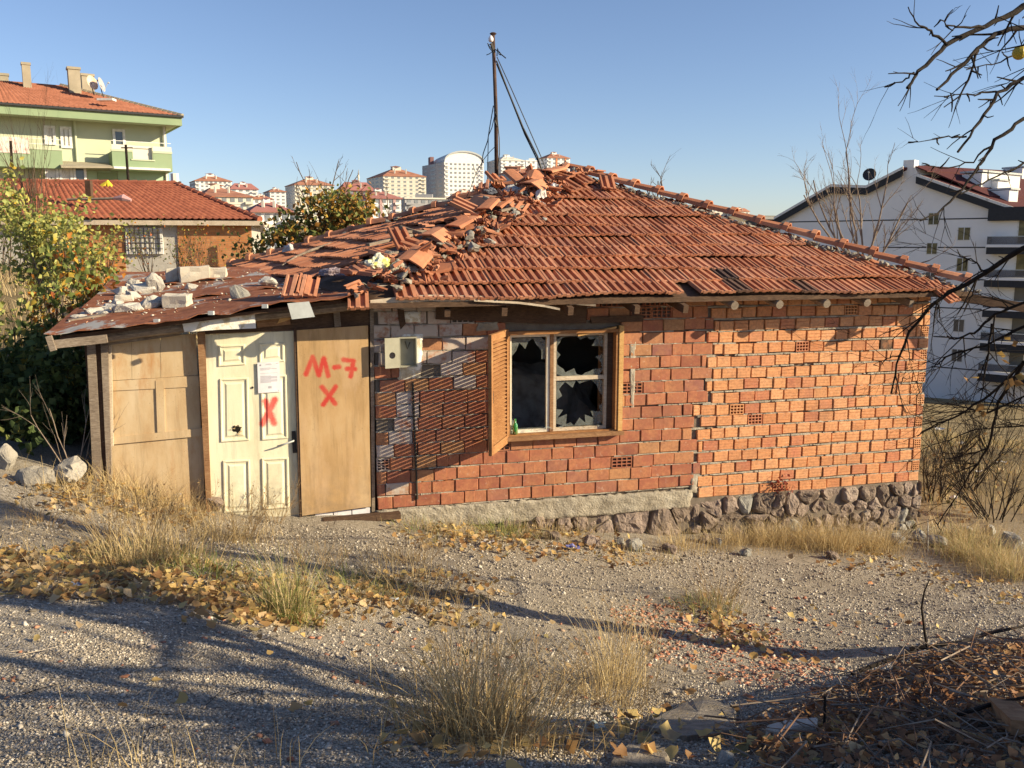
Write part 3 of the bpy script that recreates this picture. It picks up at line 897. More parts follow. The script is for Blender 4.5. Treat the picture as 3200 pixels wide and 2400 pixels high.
def cap_mesh(name, mat, L=.40, r=.105):
    """half-round ridge tile with a raised collar at its lower end"""
    mb = MB(); n = 6; st = [(0, r * 1.28), (.07, r * 1.28), (.075, r), (L, r * .86)]; vs = []
    for y, rr in st:
        for i in range(n):
            a = PI * i / (n - 1)
            vs.append((math.cos(a) * rr, y, math.sin(a) * rr * .85))
        for i in range(n):
            a = PI * i / (n - 1)
            vs.append((math.cos(a) * (rr - .016), y, math.sin(a) * (rr - .018) * .85))
    q = 2 * n; fs = []
    for j in range(len(st) - 1):
        for i in range(n - 1):
            fs.append((j * q + i + 1, j * q + i, (j + 1) * q + i, (j + 1) * q + i + 1))
            fs.append((j * q + n + i, j * q + n + i + 1, (j + 1) * q + n + i + 1, (j + 1) * q + n + i))
        fs.append((j * q, j * q + n, (j + 1) * q + n, (j + 1) * q)); fs.append((j * q + 2 * n - 1, j * q + n - 1, (j + 1) * q + n - 1, (j + 1) * q + 2 * n - 1))
    for j in (0, len(st) - 1):
        for i in range(n - 1):
            f = (j * q + i, j * q + i + 1, j * q + n + i + 1, j * q + n + i); fs.append(f if j == 0 else f[::-1])
    mb.add(vs, fs); me = mb.mesh(name); me.materials.append(mat)
    return me
CAP_ME = cap_mesh('ridge_cap', MT['cap'])
def vcap_mesh(name, mat, L=.40, hw=.155, hh=.065):
    """flat V-shaped ridge tile with a low upturned edge"""
    mb = MB(); pr = [(-hw, 0), (-hw + .012, .018), (-hw * .55, hh * .62), (0, hh), (hw * .55, hh * .62), (hw - .012, .018), (hw, 0)]; n = len(pr); vs = []
    for y, k in ((0, 1.08), (.03, 1.08), (.035, 1.0), (L, .9)):
        vs += [(x * k, y, z * k) for x, z in pr] + [(x * k, y, z * k - .016) for x, z in pr]
    q = 2 * n; fs = []
    for j in range(3):
        for i in range(n - 1):
            fs += [(j * q + i, j * q + i + 1, (j + 1) * q + i + 1, (j + 1) * q + i), (j * q + n + i + 1, j * q + n + i, (j + 1) * q + n + i, (j + 1) * q + n + i + 1)]
        fs += [(j * q, (j + 1) * q, (j + 1) * q + n, j * q + n), (j * q + n - 1, j * q + 2 * n - 1, (j + 1) * q + 2 * n - 1, (j + 1) * q + n - 1)]
    for j in (0, 3):
        for i in range(n - 1): fs.append((j * q + i, j * q + n + i, j * q + n + i + 1, j * q + i + 1))
    mb.add(vs, fs); me = mb.mesh(name); me.materials.append(mat); return me
VCAP_ME = vcap_mesh('ridge_cap', MT['cap'])
# broken halves
def half_tile(seed):
    me = TILE_ME.copy(); r = random.Random(seed)
    bm = bmesh.new(); bm.from_mesh(me)
    pn = Vector((r.uniform(-1, 1), r.uniform(.3, 1), 0)).normalized()
    res = bmesh.ops.bisect_plane(bm, geom=bm.verts[:] + bm.edges[:] + bm.faces[:], plane_co=(0, r.uniform(.12, .25), 0), plane_no=pn, clear_outer=True)
    bm.to_mesh(me); bm.free(); return me
HALF = [half_tile(i) for i in range(5)]

APEX = at(1775, 538, 13.4)
EL = W(-.12, .43, 1.055); ER = W(S_R + .22, .43, 1.075)
NN = at(985, 888, 9.6); FF = at(722, 838, 14.5)
BR = C2 + WD * .3 - WN * .4; BR.z = 1.08
BL = FF
m = MB()
def deck(*p):
    p = [Vector(q) for q in p]; n = (p[1] - p[0]).cross(p[2] - p[0]).normalized()
    if n.z < 0: n = -n
    k = len(p); dn = Z * -.05; p = [q - n * .012 for q in p]
    m.add(p + [q + dn for q in p], [tuple(range(k)), tuple(range(2 * k - 1, k - 1, -1))] + [((i + 1) % k, i, k + i, k + (i + 1) % k) for i in range(k)])
deck(EL, ER, APEX); deck(EL, APEX, NN); deck(NN, APEX, FF); deck(ER, BR, APEX); deck(BR, FF, APEX)
roof = m.build('roof', MT['dark_wood'], house)
tiles = []
def tile_slope(A, B, T, inset_l, inset_r, rows_from=0, exposure=.333, pitch=.207, sag=.0, seed=3, dark=False):
    r = random.Random(seed)
    x = (B - A).normalized(); up = (T - A) - x * (T - A).dot(x); H = up.length; up.normalize(); nz = x.cross(up)
    if nz.z < 0: nz = -nz
    Lb = (B - A).length; tx = (T - A).dot(x)
    rows = int(H / exposure) + 1
    for i in range(rows_from, rows):
        y = i * exposure - .02
        f0 = max(0, (y + .17) / H)
        l = tx * f0 + inset_l; rr = Lb - (Lb - tx) * f0 - inset_r
        off = (i % 2) * .0 + r.uniform(-.02, .02)
        c = -pitch * 2 + off
        ph = r.uniform(0, 6)
        while c < Lb + pitch:
            c += pitch
            if c < l or c > rr: continue
            if i == 0 and dark is False and False: continue
            wob = .012 * math.sin(c * 1.3 + ph) + .006 * math.sin(c * 3.1 + ph * 2)
            p = A + x * c + up * (y + r.uniform(-.012, .012) + wob * .8) + nz * (.034 + wob + r.uniform(-.003, .004))
            M = frame(p, x, up, nz) @ Euler((R(-4.6) + r.uniform(-.014, .014), r.uniform(-.02, .02), r.uniform(-.035, .035))).to_matrix().to_4x4()
            tiles.append((p, M, i, c, seed))
tile_slope(EL, ER, APEX, .12, .10, seed=3)
tile_slope(FF, NN, APEX, .12, .25, seed=4)
# far right and back slopes: the same tiles joined
def pxs(p): return px_of([p])[0]
holes = [(2118, 2195, 860, 935)]
vis = []
for q in tiles:
    p = q[0]; px, py = pxs(p + Z * .02)
    if q[4] == 3 and q[2] == 0 and any(a < px < b for a, b, *_ in holes): continue
    # stripped patch along the collapsing left hip
    if q[4] == 3:
        d = (APEX - EL).normalized(); k = (p - EL).cross(d).length
        if k < .18 or (k < .45 and rnd.random() < .12): continue
    if q[4] == 4:
        d = (APEX - NN).normalized(); k = (p - NN).cross(d).length
        if k < .30: continue
    vis.append(q)
vis.sort(key=lambda q: q[0].y)
J = MB()
for i, (p, M, row, c, sd_) in enumerate(vis):
    px, py = pxs(p)
    sooty = sd_ == 3 and ((2280 < px < 2620 and row in (0, 1, 2) and rnd.random() < .2) or rnd.random() < .004)
    if i < 300:
        put('tile', SOOT_ME if sooty else TILE_ME, roof, M)
    else:
        J.col = (rnd.random(),) * 3
        J.add([M @ v.co for v in TILE_ME.vertices], [tuple(pp.vertices) for pp in TILE_ME.polygons])
tiles_vis = vis
tiles = []
tile_slope(ER, BR, APEX, .1, .1, seed=5); tile_slope(BR, FF, APEX, .1, .1, seed=6)
for p, M, row, c, sd_ in tiles:
    J.col = (rnd.random(),) * 3
    J.add([M @ v.co for v in TILE_ME.vertices], [tuple(pp.vertices) for pp in TILE_ME.polygons])
tag(J.build('tile_field', MT['tile_a'], roof), kind='stuff')
# hips: ridge caps bedded in mortar
def hip(A, B, n, jit, start=.0, gap=0.0, seed=1, lift=.03, skip=(), me=None):
    r = random.Random(seed); d = (B - A); L = d.length; d.normalize()
    x = d.cross(Z).normalized(); nz = x.cross(d)
    for i in range(n):
        if i in skip: continue
        p = A + d * (start + (L - start) * i / n) + nz * (lift + r.uniform(-.2, .5) * jit * .1) + x * r.uniform(-1, 1) * jit * .08
        M = frame(p, x, d, nz) @ Euler((R(-2) + r.uniform(-1, 1) * jit * .12, r.uniform(-1, 1) * jit * .25, r.uniform(-1, 1) * jit * .2)).to_matrix().to_4x4()
        put('ridge_cap', me or CAP_ME, roof, M)
hip(ER + Vector((-.05, .05, .03)), APEX, 15, .18, seed=2, lift=.06)
hip(EL, APEX, 14, 1.5, seed=5, skip=(0, 1, 3, 9), lift=.09, me=VCAP_ME)
hip(FF, APEX, 16, .5, seed=9, lift=.03, skip=(14, 15))
m = MB()
for i in range(420):
    f = rnd.random(); q = rnd.choice((0, 0, 1, 2))
    A, B = ((ER, APEX), (EL, APEX), (FF, APEX))[q]
    p = A.lerp(B, f * .97)
    if q == 0: p = p + WN * rnd.uniform(.05, .22) - WD * rnd.uniform(.02, .14) + Z * (-.005)
    elif q == 1: p = p + Vector((rnd.uniform(-.25, .2), rnd.uniform(-.2, .1), .03))
    else: p = p + Vector((rnd.uniform(-.05, .1), -rnd.uniform(.02, .2), .02))
    s_ = rnd.uniform(.04, .11) * (1.2 if q == 1 else 1)
    bm = rock_mesh('t', rnd, s_ * 1.5, s_, s_ * .7, MT['mortar'], 9)
    M = Matrix.Translation(p) @ Euler((rnd.uniform(-.5, .5), rnd.uniform(-.5, .5), rnd.uniform(0, 6))).to_matrix().to_4x4()
    m.add([M @ v.co for v in bm.vertices], [tuple(x.vertices) for x in bm.polygons]); bpy.data.meshes.remove(bm)
MT['hip_mortar'] = mottled('hip_mortar', [(0, (.15, .135, .115)), (.5, (.28, .26, .22)), (1, (.4, .375, .32))], 12, .95, .9, 50, .015)
tag(m.build('hip_mortar', MT['hip_mortar'], roof), kind='stuff')
# rafter ends and warped boards along the eave
for px, l, mat, rd in [(1385, .30, 'dark_wood', 0), (1560, .34, 'dark_wood', 0), (1760, .40, 'dark_wood', 0), (1965, .40, 'dark_wood', 0), (2110, .44, 'dark_wood', 0), (2270, .40, 'old_wood', 1), (2412, .38, 'old_wood', 1), (2558, .38, 'old_wood', 1), (2690, .34, 'old_wood', 1), (2830, .3, 'old_wood', 0)]:
    s = sz(px, 935, .3)[0]; m = MB()
    if rd: m.tube([W(s, -.2, 1.10), W(s + .02, l + .06, .955)], [.05, .048], 9)
    else: m.bar(W(s, -.2, 1.08), W(s + .03, l + .07, .93), .06, .085, up=Z)
    m.build('rafter', MT[mat], roof)
def board(pts, t, h, th, mat, name='eave_board'):
    m = MB(); P = [wp(x, y, t + q) for x, y, q in pts]
    for a, b in zip(P[:-1], P[1:]):
        m.bar(a, b, th, h, up=WN) if False else m.hexa([a - Z * h / 2 + WN * th, b - Z * h / 2 + WN * th, b - Z * h / 2, a - Z * h / 2, a + Z * h / 2 + WN * th, b + Z * h / 2 + WN * th, b + Z * h / 2, a + Z * h / 2])
    return m.build(name, MT[mat], roof)
board([(1157, 948, 0), (1250, 937, 0), (1340, 931, 0), (1480, 934, 0), (1600, 938, 0)], .40, .065, .018, 'pale_wood')
board([(1480, 938, .01), (1620, 946, .01), (1700, 956, .02), (1748, 966, .05)], .425, .022, .02, 'pale_wood')
board([(1600, 938, 0), (1760, 944, 0), (1860, 953, 0)], .40, .03, .02, 'old_wood')
board([(1780, 948, 0), (1930, 942, 0), (2110, 936, 0)], .40, .028, .018, 'pale_wood')
board([(2190, 916, 0), (2500, 912, 0), (2800, 905, 0)], .36, .03, .02, 'dark_wood')
# hip rafter sticking out at the right corner
m = MB(); m.bar(W(S_R - .1, .2, 1.05), W(S_R + .95, .55, .86), .07, .11, up=Z); m.build('hip_rafter', MT['dark_wood'], roof)
# loose tiles hanging at the eave
def loose(px, py, Y, rot, me=None, name='loose_tile'):
    p = at(px, py, Y)
    return put(name, me or TILE_ME, None, Matrix.Translation(p) @ Euler(rot).to_matrix().to_4x4())
# ================================================================== SHED leaning on the left of the house
def spray_material(name, base_stops, strokes, width, paint, rough=.7, stain=None, grain=True):
    """board with sprayed strokes; strokes are photo-pixel segments on the wall plane, turned into metres"""
    m, nt, b = new_mat(name); N = NB(nt)
    v = N.coord('Object')
    rel = N.vmath('SUBTRACT', v, tuple(W0))
    s = N.vmath('DOT_PRODUCT', rel, tuple(WD)); z = N.vmath('DOT_PRODUCT', rel, (0, 0, 1))
    cm = N.n('ShaderNodeCombineXYZ'); N.l(s, cm.inputs[0]); N.l(z, cm.inputs[1]); p = cm.outputs[0]
    f = N.noise(N.mapping(v, scale=(1, 1, .35)), 3.0, 6, .65)
    c = N.ramp(N.mapr(f, .28, .72), base_stops)
    sp = N.mapr(N.voronoi(v, 38, 'F1'), .10, .16, 1, 0)
    sp = N.math('MULTIPLY', sp, N.mapr(N.noise(v, 4, 3), .48, .6))
    c = N.mix(N.mapr(N.noise(N.mapping(v, scale=(9, 9, .7)), 1.3, 6, .7), .52, .72, 0, .5), c, tuple(x * .5 for x in base_stops[0][1]))
    gr = N.math('MULTIPLY', N.mapr(z, -1.3, -.55, 1, 0), N.mapr(N.noise(v, 7, 6, .7), .38, .62)); c = N.mix(N.math('MULTIPLY', gr, .75), c, (.24, .18, .12))
    c = N.mix(N.math('MULTIPLY', sp, .6 if grain else .25), c, tuple(x * .35 for x in base_stops[0][1]))
    if stain: c = N.mix(N.mapr(N.noise(N.mapping(v, scale=(2, 2, .6)), 2.2, 6, .7), .52, .7, 0, .7), c, stain)
    dmin = None
    for a, e_ in strokes:
        A = sz(*a); E = sz(*e_); ba = (E[0] - A[0], E[1] - A[1], 0); L2 = ba[0] ** 2 + ba[1] ** 2
        pa = N.vmath('SUBTRACT', p, (A[0], A[1], 0))
        h = N.math('MULTIPLY', N.vmath('DOT_PRODUCT', pa, ba), 1.0 / L2, clamp=True)
        sc = N.n('ShaderNodeVectorMath', operation='SCALE'); sc.inputs[0].default_value = ba; N.l(h, sc.inputs['Scale'])
        d = N.vmath('LENGTH', N.vmath('SUBTRACT', pa, sc.outputs[0]))
        dmin = d if dmin is None else N.math('MINIMUM', dmin, d)
    if dmin is not None:
        dd = N.math('ADD', dmin, N.math('MULTIPLY', N.math('SUBTRACT', N.noise(v, 60, 5, .75), .5), width * .8))
        k = N.mapr(dd, width * .34, width * .82, 1, 0)
        k = N.math('MULTIPLY', k, N.mapr(N.noise(v, 9, 3), .3, .6, .8, 1.0))
        c = N.mix(N.math('MULTIPLY', k, .93), c, paint)
    N.l(c, b.inputs['Base Color']); b.inputs['Roughness'].default_value = rough
    N.l(N.bump(N.noise(v, 60, 5, .7), .25, .005), b.inputs['Normal'])
    return m
def zz(x, y): return (780 + x * .1808, 1100 + y * .1808)
M7 = [((975, 380), (1090, 85)), ((1090, 85), (1195, 395)), ((1195, 395), (1280, 105)), ((1280, 105), (1355, 405)), ((1465, 262), (1540, 250)),
      ((1625, 130), (1790, 155)), ((1790, 155), (1745, 415)), ((1680, 285), (1815, 290)), ((1250, 600), (1475, 885)), ((1485, 595), (1270, 905))]
MT['m7_board'] = spray_material('chipboard', [(0, (.35, .22, .10)), (.5, (.47, .31, .155)), (1, (.55, .40, .235))], [(zz(*a), zz(*b)) for a, b in M7], .044, (.48, .03, .028), stain=(.52, .36, .22))
DX = [((270, 860), (420, 1235)), ((435, 830), (225, 1250))]
MT['door_paint'] = spray_material('door_paint', [(0, (.60, .55, .38)), (.35, (.72, .68, .50)), (1, (.80, .77, .61))], [(zz(*a), zz(*b)) for a, b in DX], .056, (.72, .012, .016), .5, grain=False)
MT['panel_board'] = spray_material('panel_board', [(0, (.38, .245, .125)), (.4, (.50, .37, .22)), (1, (.59, .48, .33))], [], .03, (0, 0, 0), stain=(.40, .18, .05))
def rust_material():
    m, nt, b = new_mat('rusty_sheet'); N = NB(nt); v = N.pos()
    f = N.noise(N.mapping(v, scale=(1, .6, 1)), 2.3, 7, .7, .4)
    rust = N.ramp(N.mapr(N.noise(v, 7, 6, .7), .3, .7), [(0, (.13, .045, .022)), (.5, (.24, .085, .04)), (1, (.33, .14, .07))])
    k = N.mapr(f, .54, .60)
    c = N.mix(k, rust, (.34, .33, .31))
    N.l(c, b.inputs['Base Color']); N.l(N.mapr(k, 0, 1, .85, .55), b.inputs['Roughness'])
    N.l(N.bump(N.noise(v, 30, 5, .7), .4, .006), b.inputs['Normal'])
    return m
MT['rust'] = rust_material()
MT['paper'] = plain('paper', (.74, .72, .76), .6)
MT['ink'] = plain('ink', (.30, .30, .36), .6)

shed = thing('shed', W(-1.3, 0, -1.0), 'patched timber lean-to with white door, sprayed board and rusty sheet roof', 'shed')
rnd = random.Random(21)
sh = MB()
# left bay: boarded panels, each board its own part
bp = [[(330, 1062), (410, 1056), (412, 1185), (333, 1190)], [(411, 1056), (500, 1050), (502, 1180), (413, 1185)], [(501, 1050), (612, 1043), (618, 1172), (503, 1180)]]
for q in bp:
    m = MB(); prism_px(m, q, -.07, .012); m.build('wall_board', MT['panel_board'], shed)
m = MB(); prism_px(m, [(334, 1192), (620, 1174), (624, 1208), (336, 1222)], -.055, .02); m.build('rail', MT['panel_board'], shed)
m = MB(); prism_px(m, [(338, 1222), (489, 1202), (493, 1365), (346, 1380)], -.065, .012); m.build('wall_board', MT['panel_board'], shed)
m = MB(); prism_px(m, [(486, 1190), (512, 1188), (516, 1350), (492, 1352)], -.05, .02); m.build('rail', MT['panel_board'], shed)
m = MB(); prism_px(m, [(513, 1201), (622, 1192), (628, 1345), (517, 1360)], -.065, .012); m.build('wall_board', MT['panel_board'], shed)
m = MB(); prism_px(m, [(342, 1368), (632, 1338), (634, 1362), (344, 1390)], -.05, .02); m.build('rail', MT['panel_board'], shed)
m = MB(); prism_px(m, [(340, 1388), (636, 1356), (640, 1640), (345, 1640)], -.07, .012); m.build('wall_board', MT['panel_board'], shed)
# posts and frame
for q, t, th, mt in [([(270, 1052), (296, 1050), (322, 1540), (292, 1540)], .02, .06, 'old_wood'), ([(296, 1050), (312, 1049), (338, 1540), (323, 1540)], -.005, .06, 'dark_wood'),
                     ([(313, 1048), (336, 1046), (350, 1540), (336, 1540)], .03, .07, 'old_wood'), ([(616, 1040), (640, 1036), (662, 1640), (648, 1640)], .012, .09, 'brown_wood'),
                     ([(918, 1026), (927, 1025), (946, 1640), (938, 1640)], .015, .06, 'dark_wood'), ([(1156, 960), (1168, 960), (1172, 1600), (1162, 1600)], -.005, .05, 'old_wood')]:
    m = MB(); prism_px(m, q, t, th); m.build('post', MT[mt], shed)
m = MB(); prism_px(m, [(318, 1065), (560, 1032), (562, 1048), (318, 1082)], .03, .05); m.build('rail', MT['old_wood'], shed)
m = MB(); prism_px(m, [(337, 1078), (348, 1078), (354, 1395), (344, 1395)], -.02, .03); m.build('rail', MT['pale_wood'], shed)
# door
m = MB(); prism_px(m, [(640, 1047), (917, 1034), (936, 1640), (664, 1640)], -.035, .04); door = m.build('door', MT['door_paint'], shed)
for i, (x0, y0, x1, y1) in enumerate([(681, 1077, 766, 1143), (809, 1071, 888, 1133), (686, 1181, 776, 1379), (814, 1172, 896, 1373), (696, 1437, 781, 1600), (817, 1430, 901, 1590)]):
    m = MB(); skew = .035 * (y1 - y0)
    c = [(x0, y0 + 2), (x1, y0 - 2), (x1 + skew * .6, y1 - 3), (x0 + skew * .6, y1 + 3)]
    P = [wp(x, y, -.035) for x, y in c]
    ct = sum(P, Vector()) / 4
    prof = [(0, .0), (.006, .014), (.018, .014), (.026, .003), (.045, .001), (.065, .011)]
    rings = []
    for inset, h in prof:
        rings.append([p + (WD * math.copysign(inset, (ct - p).dot(WD)) + Z * math.copysign(inset, ct.z - p.z)) + WN * h for p in P])
    vs = [q for rg in rings for q in rg]
    fs = [(4 * k + j, 4 * k + (j + 1) % 4, 4 * k + 4 + (j + 1) % 4, 4 * k + 4 + j) for k in range(len(prof) - 1) for j in range(4)]
    fs.append(tuple(4 * (len(prof) - 1) + j for j in range(4)))
    m.add(vs, fs); m.build('door_panel', MT['door_paint'], door)
# punched hole, its inner shade painted as a flat near-black patch, with splintered edge
r_ = random.Random(3); hc = (741, 1340); m = MB()
ring = [(hc[0] + math.cos(a) * 17 * r_.uniform(.5, 1.1), hc[1] + math.sin(a) * 15 * r_.uniform(.5, 1.1)) for a in [2 * PI * k / 14 for k in range(14)]]
m.add([wp(x, y, -.0225) for x, y in ring], [tuple(range(14))]); m.build('punched_hole_shade', plain('hole_shade_paint', (.01, .008, .006), .9), door)
for k in range(7):
    a = r_.uniform(0, 6.28); m = MB(); q = (hc[0] + math.cos(a) * 15, hc[1] + math.sin(a) * 13)
    m.add([wp(q[0] + r_.uniform(-9, 9), q[1] + r_.uniform(-8, 8), -.02 + r_.uniform(0, .02)) for _ in range(3)], [(0, 1, 2)]); m.build('splinter', MT['panel_board'], door)
m = MB(); prism_px(m, [(911, 1348), (924, 1347), (928, 1415), (915, 1416)], -.022, .01); m.build('handle_plate', MT['dark_metal'], door)
m = MB(); m.tube([wp(918, 1376, -.02), wp(917, 1378, .03), wp(895, 1386, .035), wp(866, 1394, .03)], [.008, .009, .009, .006], 8); m.build('door_handle', MT['tin'], door, smooth=True)
m = MB(); p = wp(789, 1211, -.034); m.tube([p, p + WN * .008], .012, 10); m.build('lock_cylinder', MT['dark_metal'], door)
# taped notice with lines of small print
m = MB(); prism_px(m, [(804, 1133), (873, 1129), (878, 1224), (807, 1229)], -.014, .001); notice = m.build('notice', MT['paper'], door)
def on_note(u, v): return ((804 + 69 * u + 3 * v), (1133 + 96 * v - 4 * u))
m = MB(); r_ = random.Random(8)
def line(u0, u1, v, h=.010):
    prism_px(m, [on_note(u0, v), on_note(u1, v), on_note(u1, v + h), on_note(u0, v + h)], -.0125, .0006)
line(.10, .17, .07, .05); line(.40, .62, .06); line(.35, .66, .085); line(.84, .95, .055, .012)
for k in range(3): line(.12, .5 + r_.uniform(0, .4), .19 + k * .03)
line(.12, .9, .36, .006)
for k in range(9): line(.12, .88 if k % 4 else .6, .45 + k * .026)
for k in range(4): line(.46, .62, .79 + k * .02)
line(.92, .95, .93, .02)
m.build('print', MT['ink'], notice)
# sprayed board
m = MB(); prism_px(m, [(927, 1032), (1150, 1017), (1159, 1583), (944, 1612)], .022, .018); m.build('sprayed_board', MT['m7_board'], shed)
# over-door boards
m = MB(); prism_px(m, [(790, 985), (1155, 940), (1155, 1018), (925, 1032), (640, 1045), (640, 1025)], -.02, .02); m.build('fascia_board', MT['dark_wood'], shed)
m = MB(); prism_px(m, [(570, 1012), (700, 990), (796, 979), (800, 1026), (690, 1030), (576, 1038)], .20, .02); m.build('fascia_board', MT['peeling_paint'], shed)
m = MB(); prism_px(m, [(800, 1000), (905, 990), (908, 1014), (805, 1024)], .03, .02); m.build('fascia_board', MT['brown_wood'], shed)
m = MB(); prism_px(m, [(880, 985), (912, 996), (866, 1012)], .045, .02); m.build('fascia_board', MT['yellow_wood'], shed)
m = MB(); prism_px(m, [(1040, 955), (1060, 953), (1066, 1020), (1046, 1022)], .0, .03); m.build('fascia_board', MT['old_wood'], shed)
# threshold: white wall tiles and a plank under the board
for k in range(3):
    x0 = 985 + k * 58; m = MB(); prism_px(m, [(x0, 1606 - k * 7), (x0 + 55, 1600 - k * 7), (x0 + 56, 1640), (x0 + 1, 1640)], -.01, .02); m.build('threshold_tile', MT['paper'], shed)
m = MB(); m.bar(wp(1010, 1630, .12), wp(1250, 1608, .10), .12, .06, up=Z); m.build('threshold_plank', MT['dark_wood'], shed)
# side wall and back of the shed (timber)
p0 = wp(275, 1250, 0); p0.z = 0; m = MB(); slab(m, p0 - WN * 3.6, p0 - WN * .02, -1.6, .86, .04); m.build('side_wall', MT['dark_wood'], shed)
# roof: three lapped rusty sheets on purlins
RFL, RFR = at(158, 1058, 8.05), at(1075, 936, 8.72)
RBL, RBR = at(372, 868, 12.0), at(905, 846, 12.6)
def shed_pt(u, v): return (RFL * (1 - u) + RFR * u) * (1 - v) + (RBL * (1 - u) + RBR * u) * v
def sheet(u0, u1, v0, v1, lift, seed):
    r = random.Random(seed); nx, ny = 30, 12; vs = []
    for j in range(ny + 1):
        for i in range(nx + 1):
            u = u0 + (u1 - u0) * i / nx; v = v0 + (v1 - v0) * j / ny
            p = shed_pt(u, v)
            p = p + Z * (lift + .014 * math.sin(u * 9 + seed) + .010 * noise.noise(Vector((u * 7, v * 5, seed))) + (.05 * noise.noise(Vector((u * 11, 0, seed))) if j == 0 else (.018 * noise.noise(Vector((u * 11, 0, seed))) if j == 1 else 0)))
            if j == 0: p = p + WN * (.03 * noise.noise(Vector((u * 9, 3, seed))))
            vs.append(p)
    n = len(vs); vs += [p - Z * .006 for p in vs]
    q = nx + 1
    fs = [(j * q + i, j * q + i + 1, (j + 1) * q + i + 1, (j + 1) * q + i) for j in range(ny) for i in range(nx)]
    fs += [(n + f[3], n + f[2], n + f[1], n + f[0]) for f in fs]
    fs += [(i + 1, i, n + i, n + i + 1) for i in range(nx)] + [(j * q, (j + 1) * q, n + (j + 1) * q, n + j * q) for j in range(ny)] + [((j + 1) * q + nx, j * q + nx, n + j * q + nx, n + (j + 1) * q + nx) for j in range(ny)]
    m = MB(); m.add(vs, fs); return m
m = MB()
m.add([shed_pt(u, v) - Z * .012 for u, v in ((.02, .03), (1, .03), (1, 1), (.02, 1))] + [shed_pt(u, v) - Z * .045 for u, v in ((.02, .03), (1, .03), (1, 1), (.02, 1))], [(0, 1, 2, 3), (7, 6, 5, 4), (0, 4, 5, 1), (1, 5, 6, 2), (2, 6, 7, 3), (3, 7, 4, 0)])
sroof = m.build('roof', MT['dark_wood'], shed)
sheet(-.02, 1.06, .0, .36, .030, 1).build('sheet', MT['rust'], sroof)
sheet(.01, 1.08, .33, .70, .045, 2).build('sheet', MT['rust'], sroof)
sheet(.0, 1.10, .66, 1.04, .060, 3).build('sheet', MT['rust'], sroof)
# rough beam below the front edge, and overhanging pole
m = MB(); P = [wp(x, y, .12) for x, y in ((325, 1054), (430, 1040), (560, 1022), (700, 1000), (820, 985), (1000, 965), (1140, 950))]
m.tube(P, [.055, .05, .06, .055, .05, .055, .05], 8); m.build('eave_beam', MT['old_wood'], sroof)
m = MB(); m.bar(at(150, 1078, 8.0), at(335, 1058, 8.15), .05, .075); m.build('eave_beam', MT['old_wood'], sroof)
m = MB(); m.bar(at(152, 1050, 7.98), at(168, 1096, 7.98), .05, .04, up=WN); m.build('eave_beam', MT['old_wood'], sroof)
m = MB(); prism_px(m, [(898, 948), (966, 942), (984, 990), (912, 998)], .45, .003); m.build('tin_flap', MT['tin'], sroof)
for x, y in ((490, 1003), (660, 978), (828, 957)):
    m = MB(); p = at(x, y, 8.35); m.box(p, .05, .04, .035); m.build('nailed_clip', MT['tin'], sroof)
# ------------------------------------------------------------------ ballast stones on the sheet roof, each its own thing
def roof_uv(px, py):
    best = None
    n = (RFR - RFL).cross(RBL - RFL).normalized()
    return onplane(px, py, (RFL + RFR + RBL + RBR) / 4, n)
MT['block'] = mottled('aerated_block', [(0, (.36, .32, .26)), (.5, (.48, .44, .37)), (1, (.58, .54, .46))], 8, .95, .6, 60, .008, use_rnd=.4)
def ballast(px, py, pw, ph, kind, label, mt='block'):
    p = roof_uv(px, py + ph / 2); k = F / p.y; w_, h = pw / k * (1.05 if kind == 'block' else 1.65), ph / k * (1.1 if kind == 'block' else 1.7)
    if kind == 'block':
        b = MB(); b.box((0, 0, h / 2), w_, w_ * .7, h); me = b.mesh('concrete_block'); me.materials.append(MT[mt])
        bm = bmesh.new(); bm.from_mesh(me); bmesh.ops.bevel(bm, geom=bm.edges[:], offset=.008, segments=1, affect='EDGES'); bmesh.ops.subdivide_edges(bm, edges=bm.edges[:], cuts=2, use_grid_fill=True)
        for v in bm.verts: v.co += Vector((noise.noise(v.co * 14 + Vector((px, 0, 0))), noise.noise(v.co * 14 + Vector((0, px, 0))), noise.noise(v.co * 14 + Vector((0, 0, px))))) * .02
        bm.to_mesh(me); bm.free(); nm = 'concrete_block'
    else:
        me = rock_mesh('stone', rnd, w_, w_ * .75, h, MT[mt], 16); me.transform(Matrix.Translation((0, 0, h * .36))); nm = 'ballast_stone'
    o = put(nm, me, None, Matrix.Translation(p + Z * .03) @ Euler((rnd.uniform(-.06, .06), rnd.uniform(-.08, .08), WA + rnd.uniform(-.3, .3))).to_matrix().to_4x4())
    tag(o, label, 'block' if kind == 'block' else 'stone', 'weights on the sheet roof')
G1 = 'pale rough stone weighing down the rusty sheet roof edge'
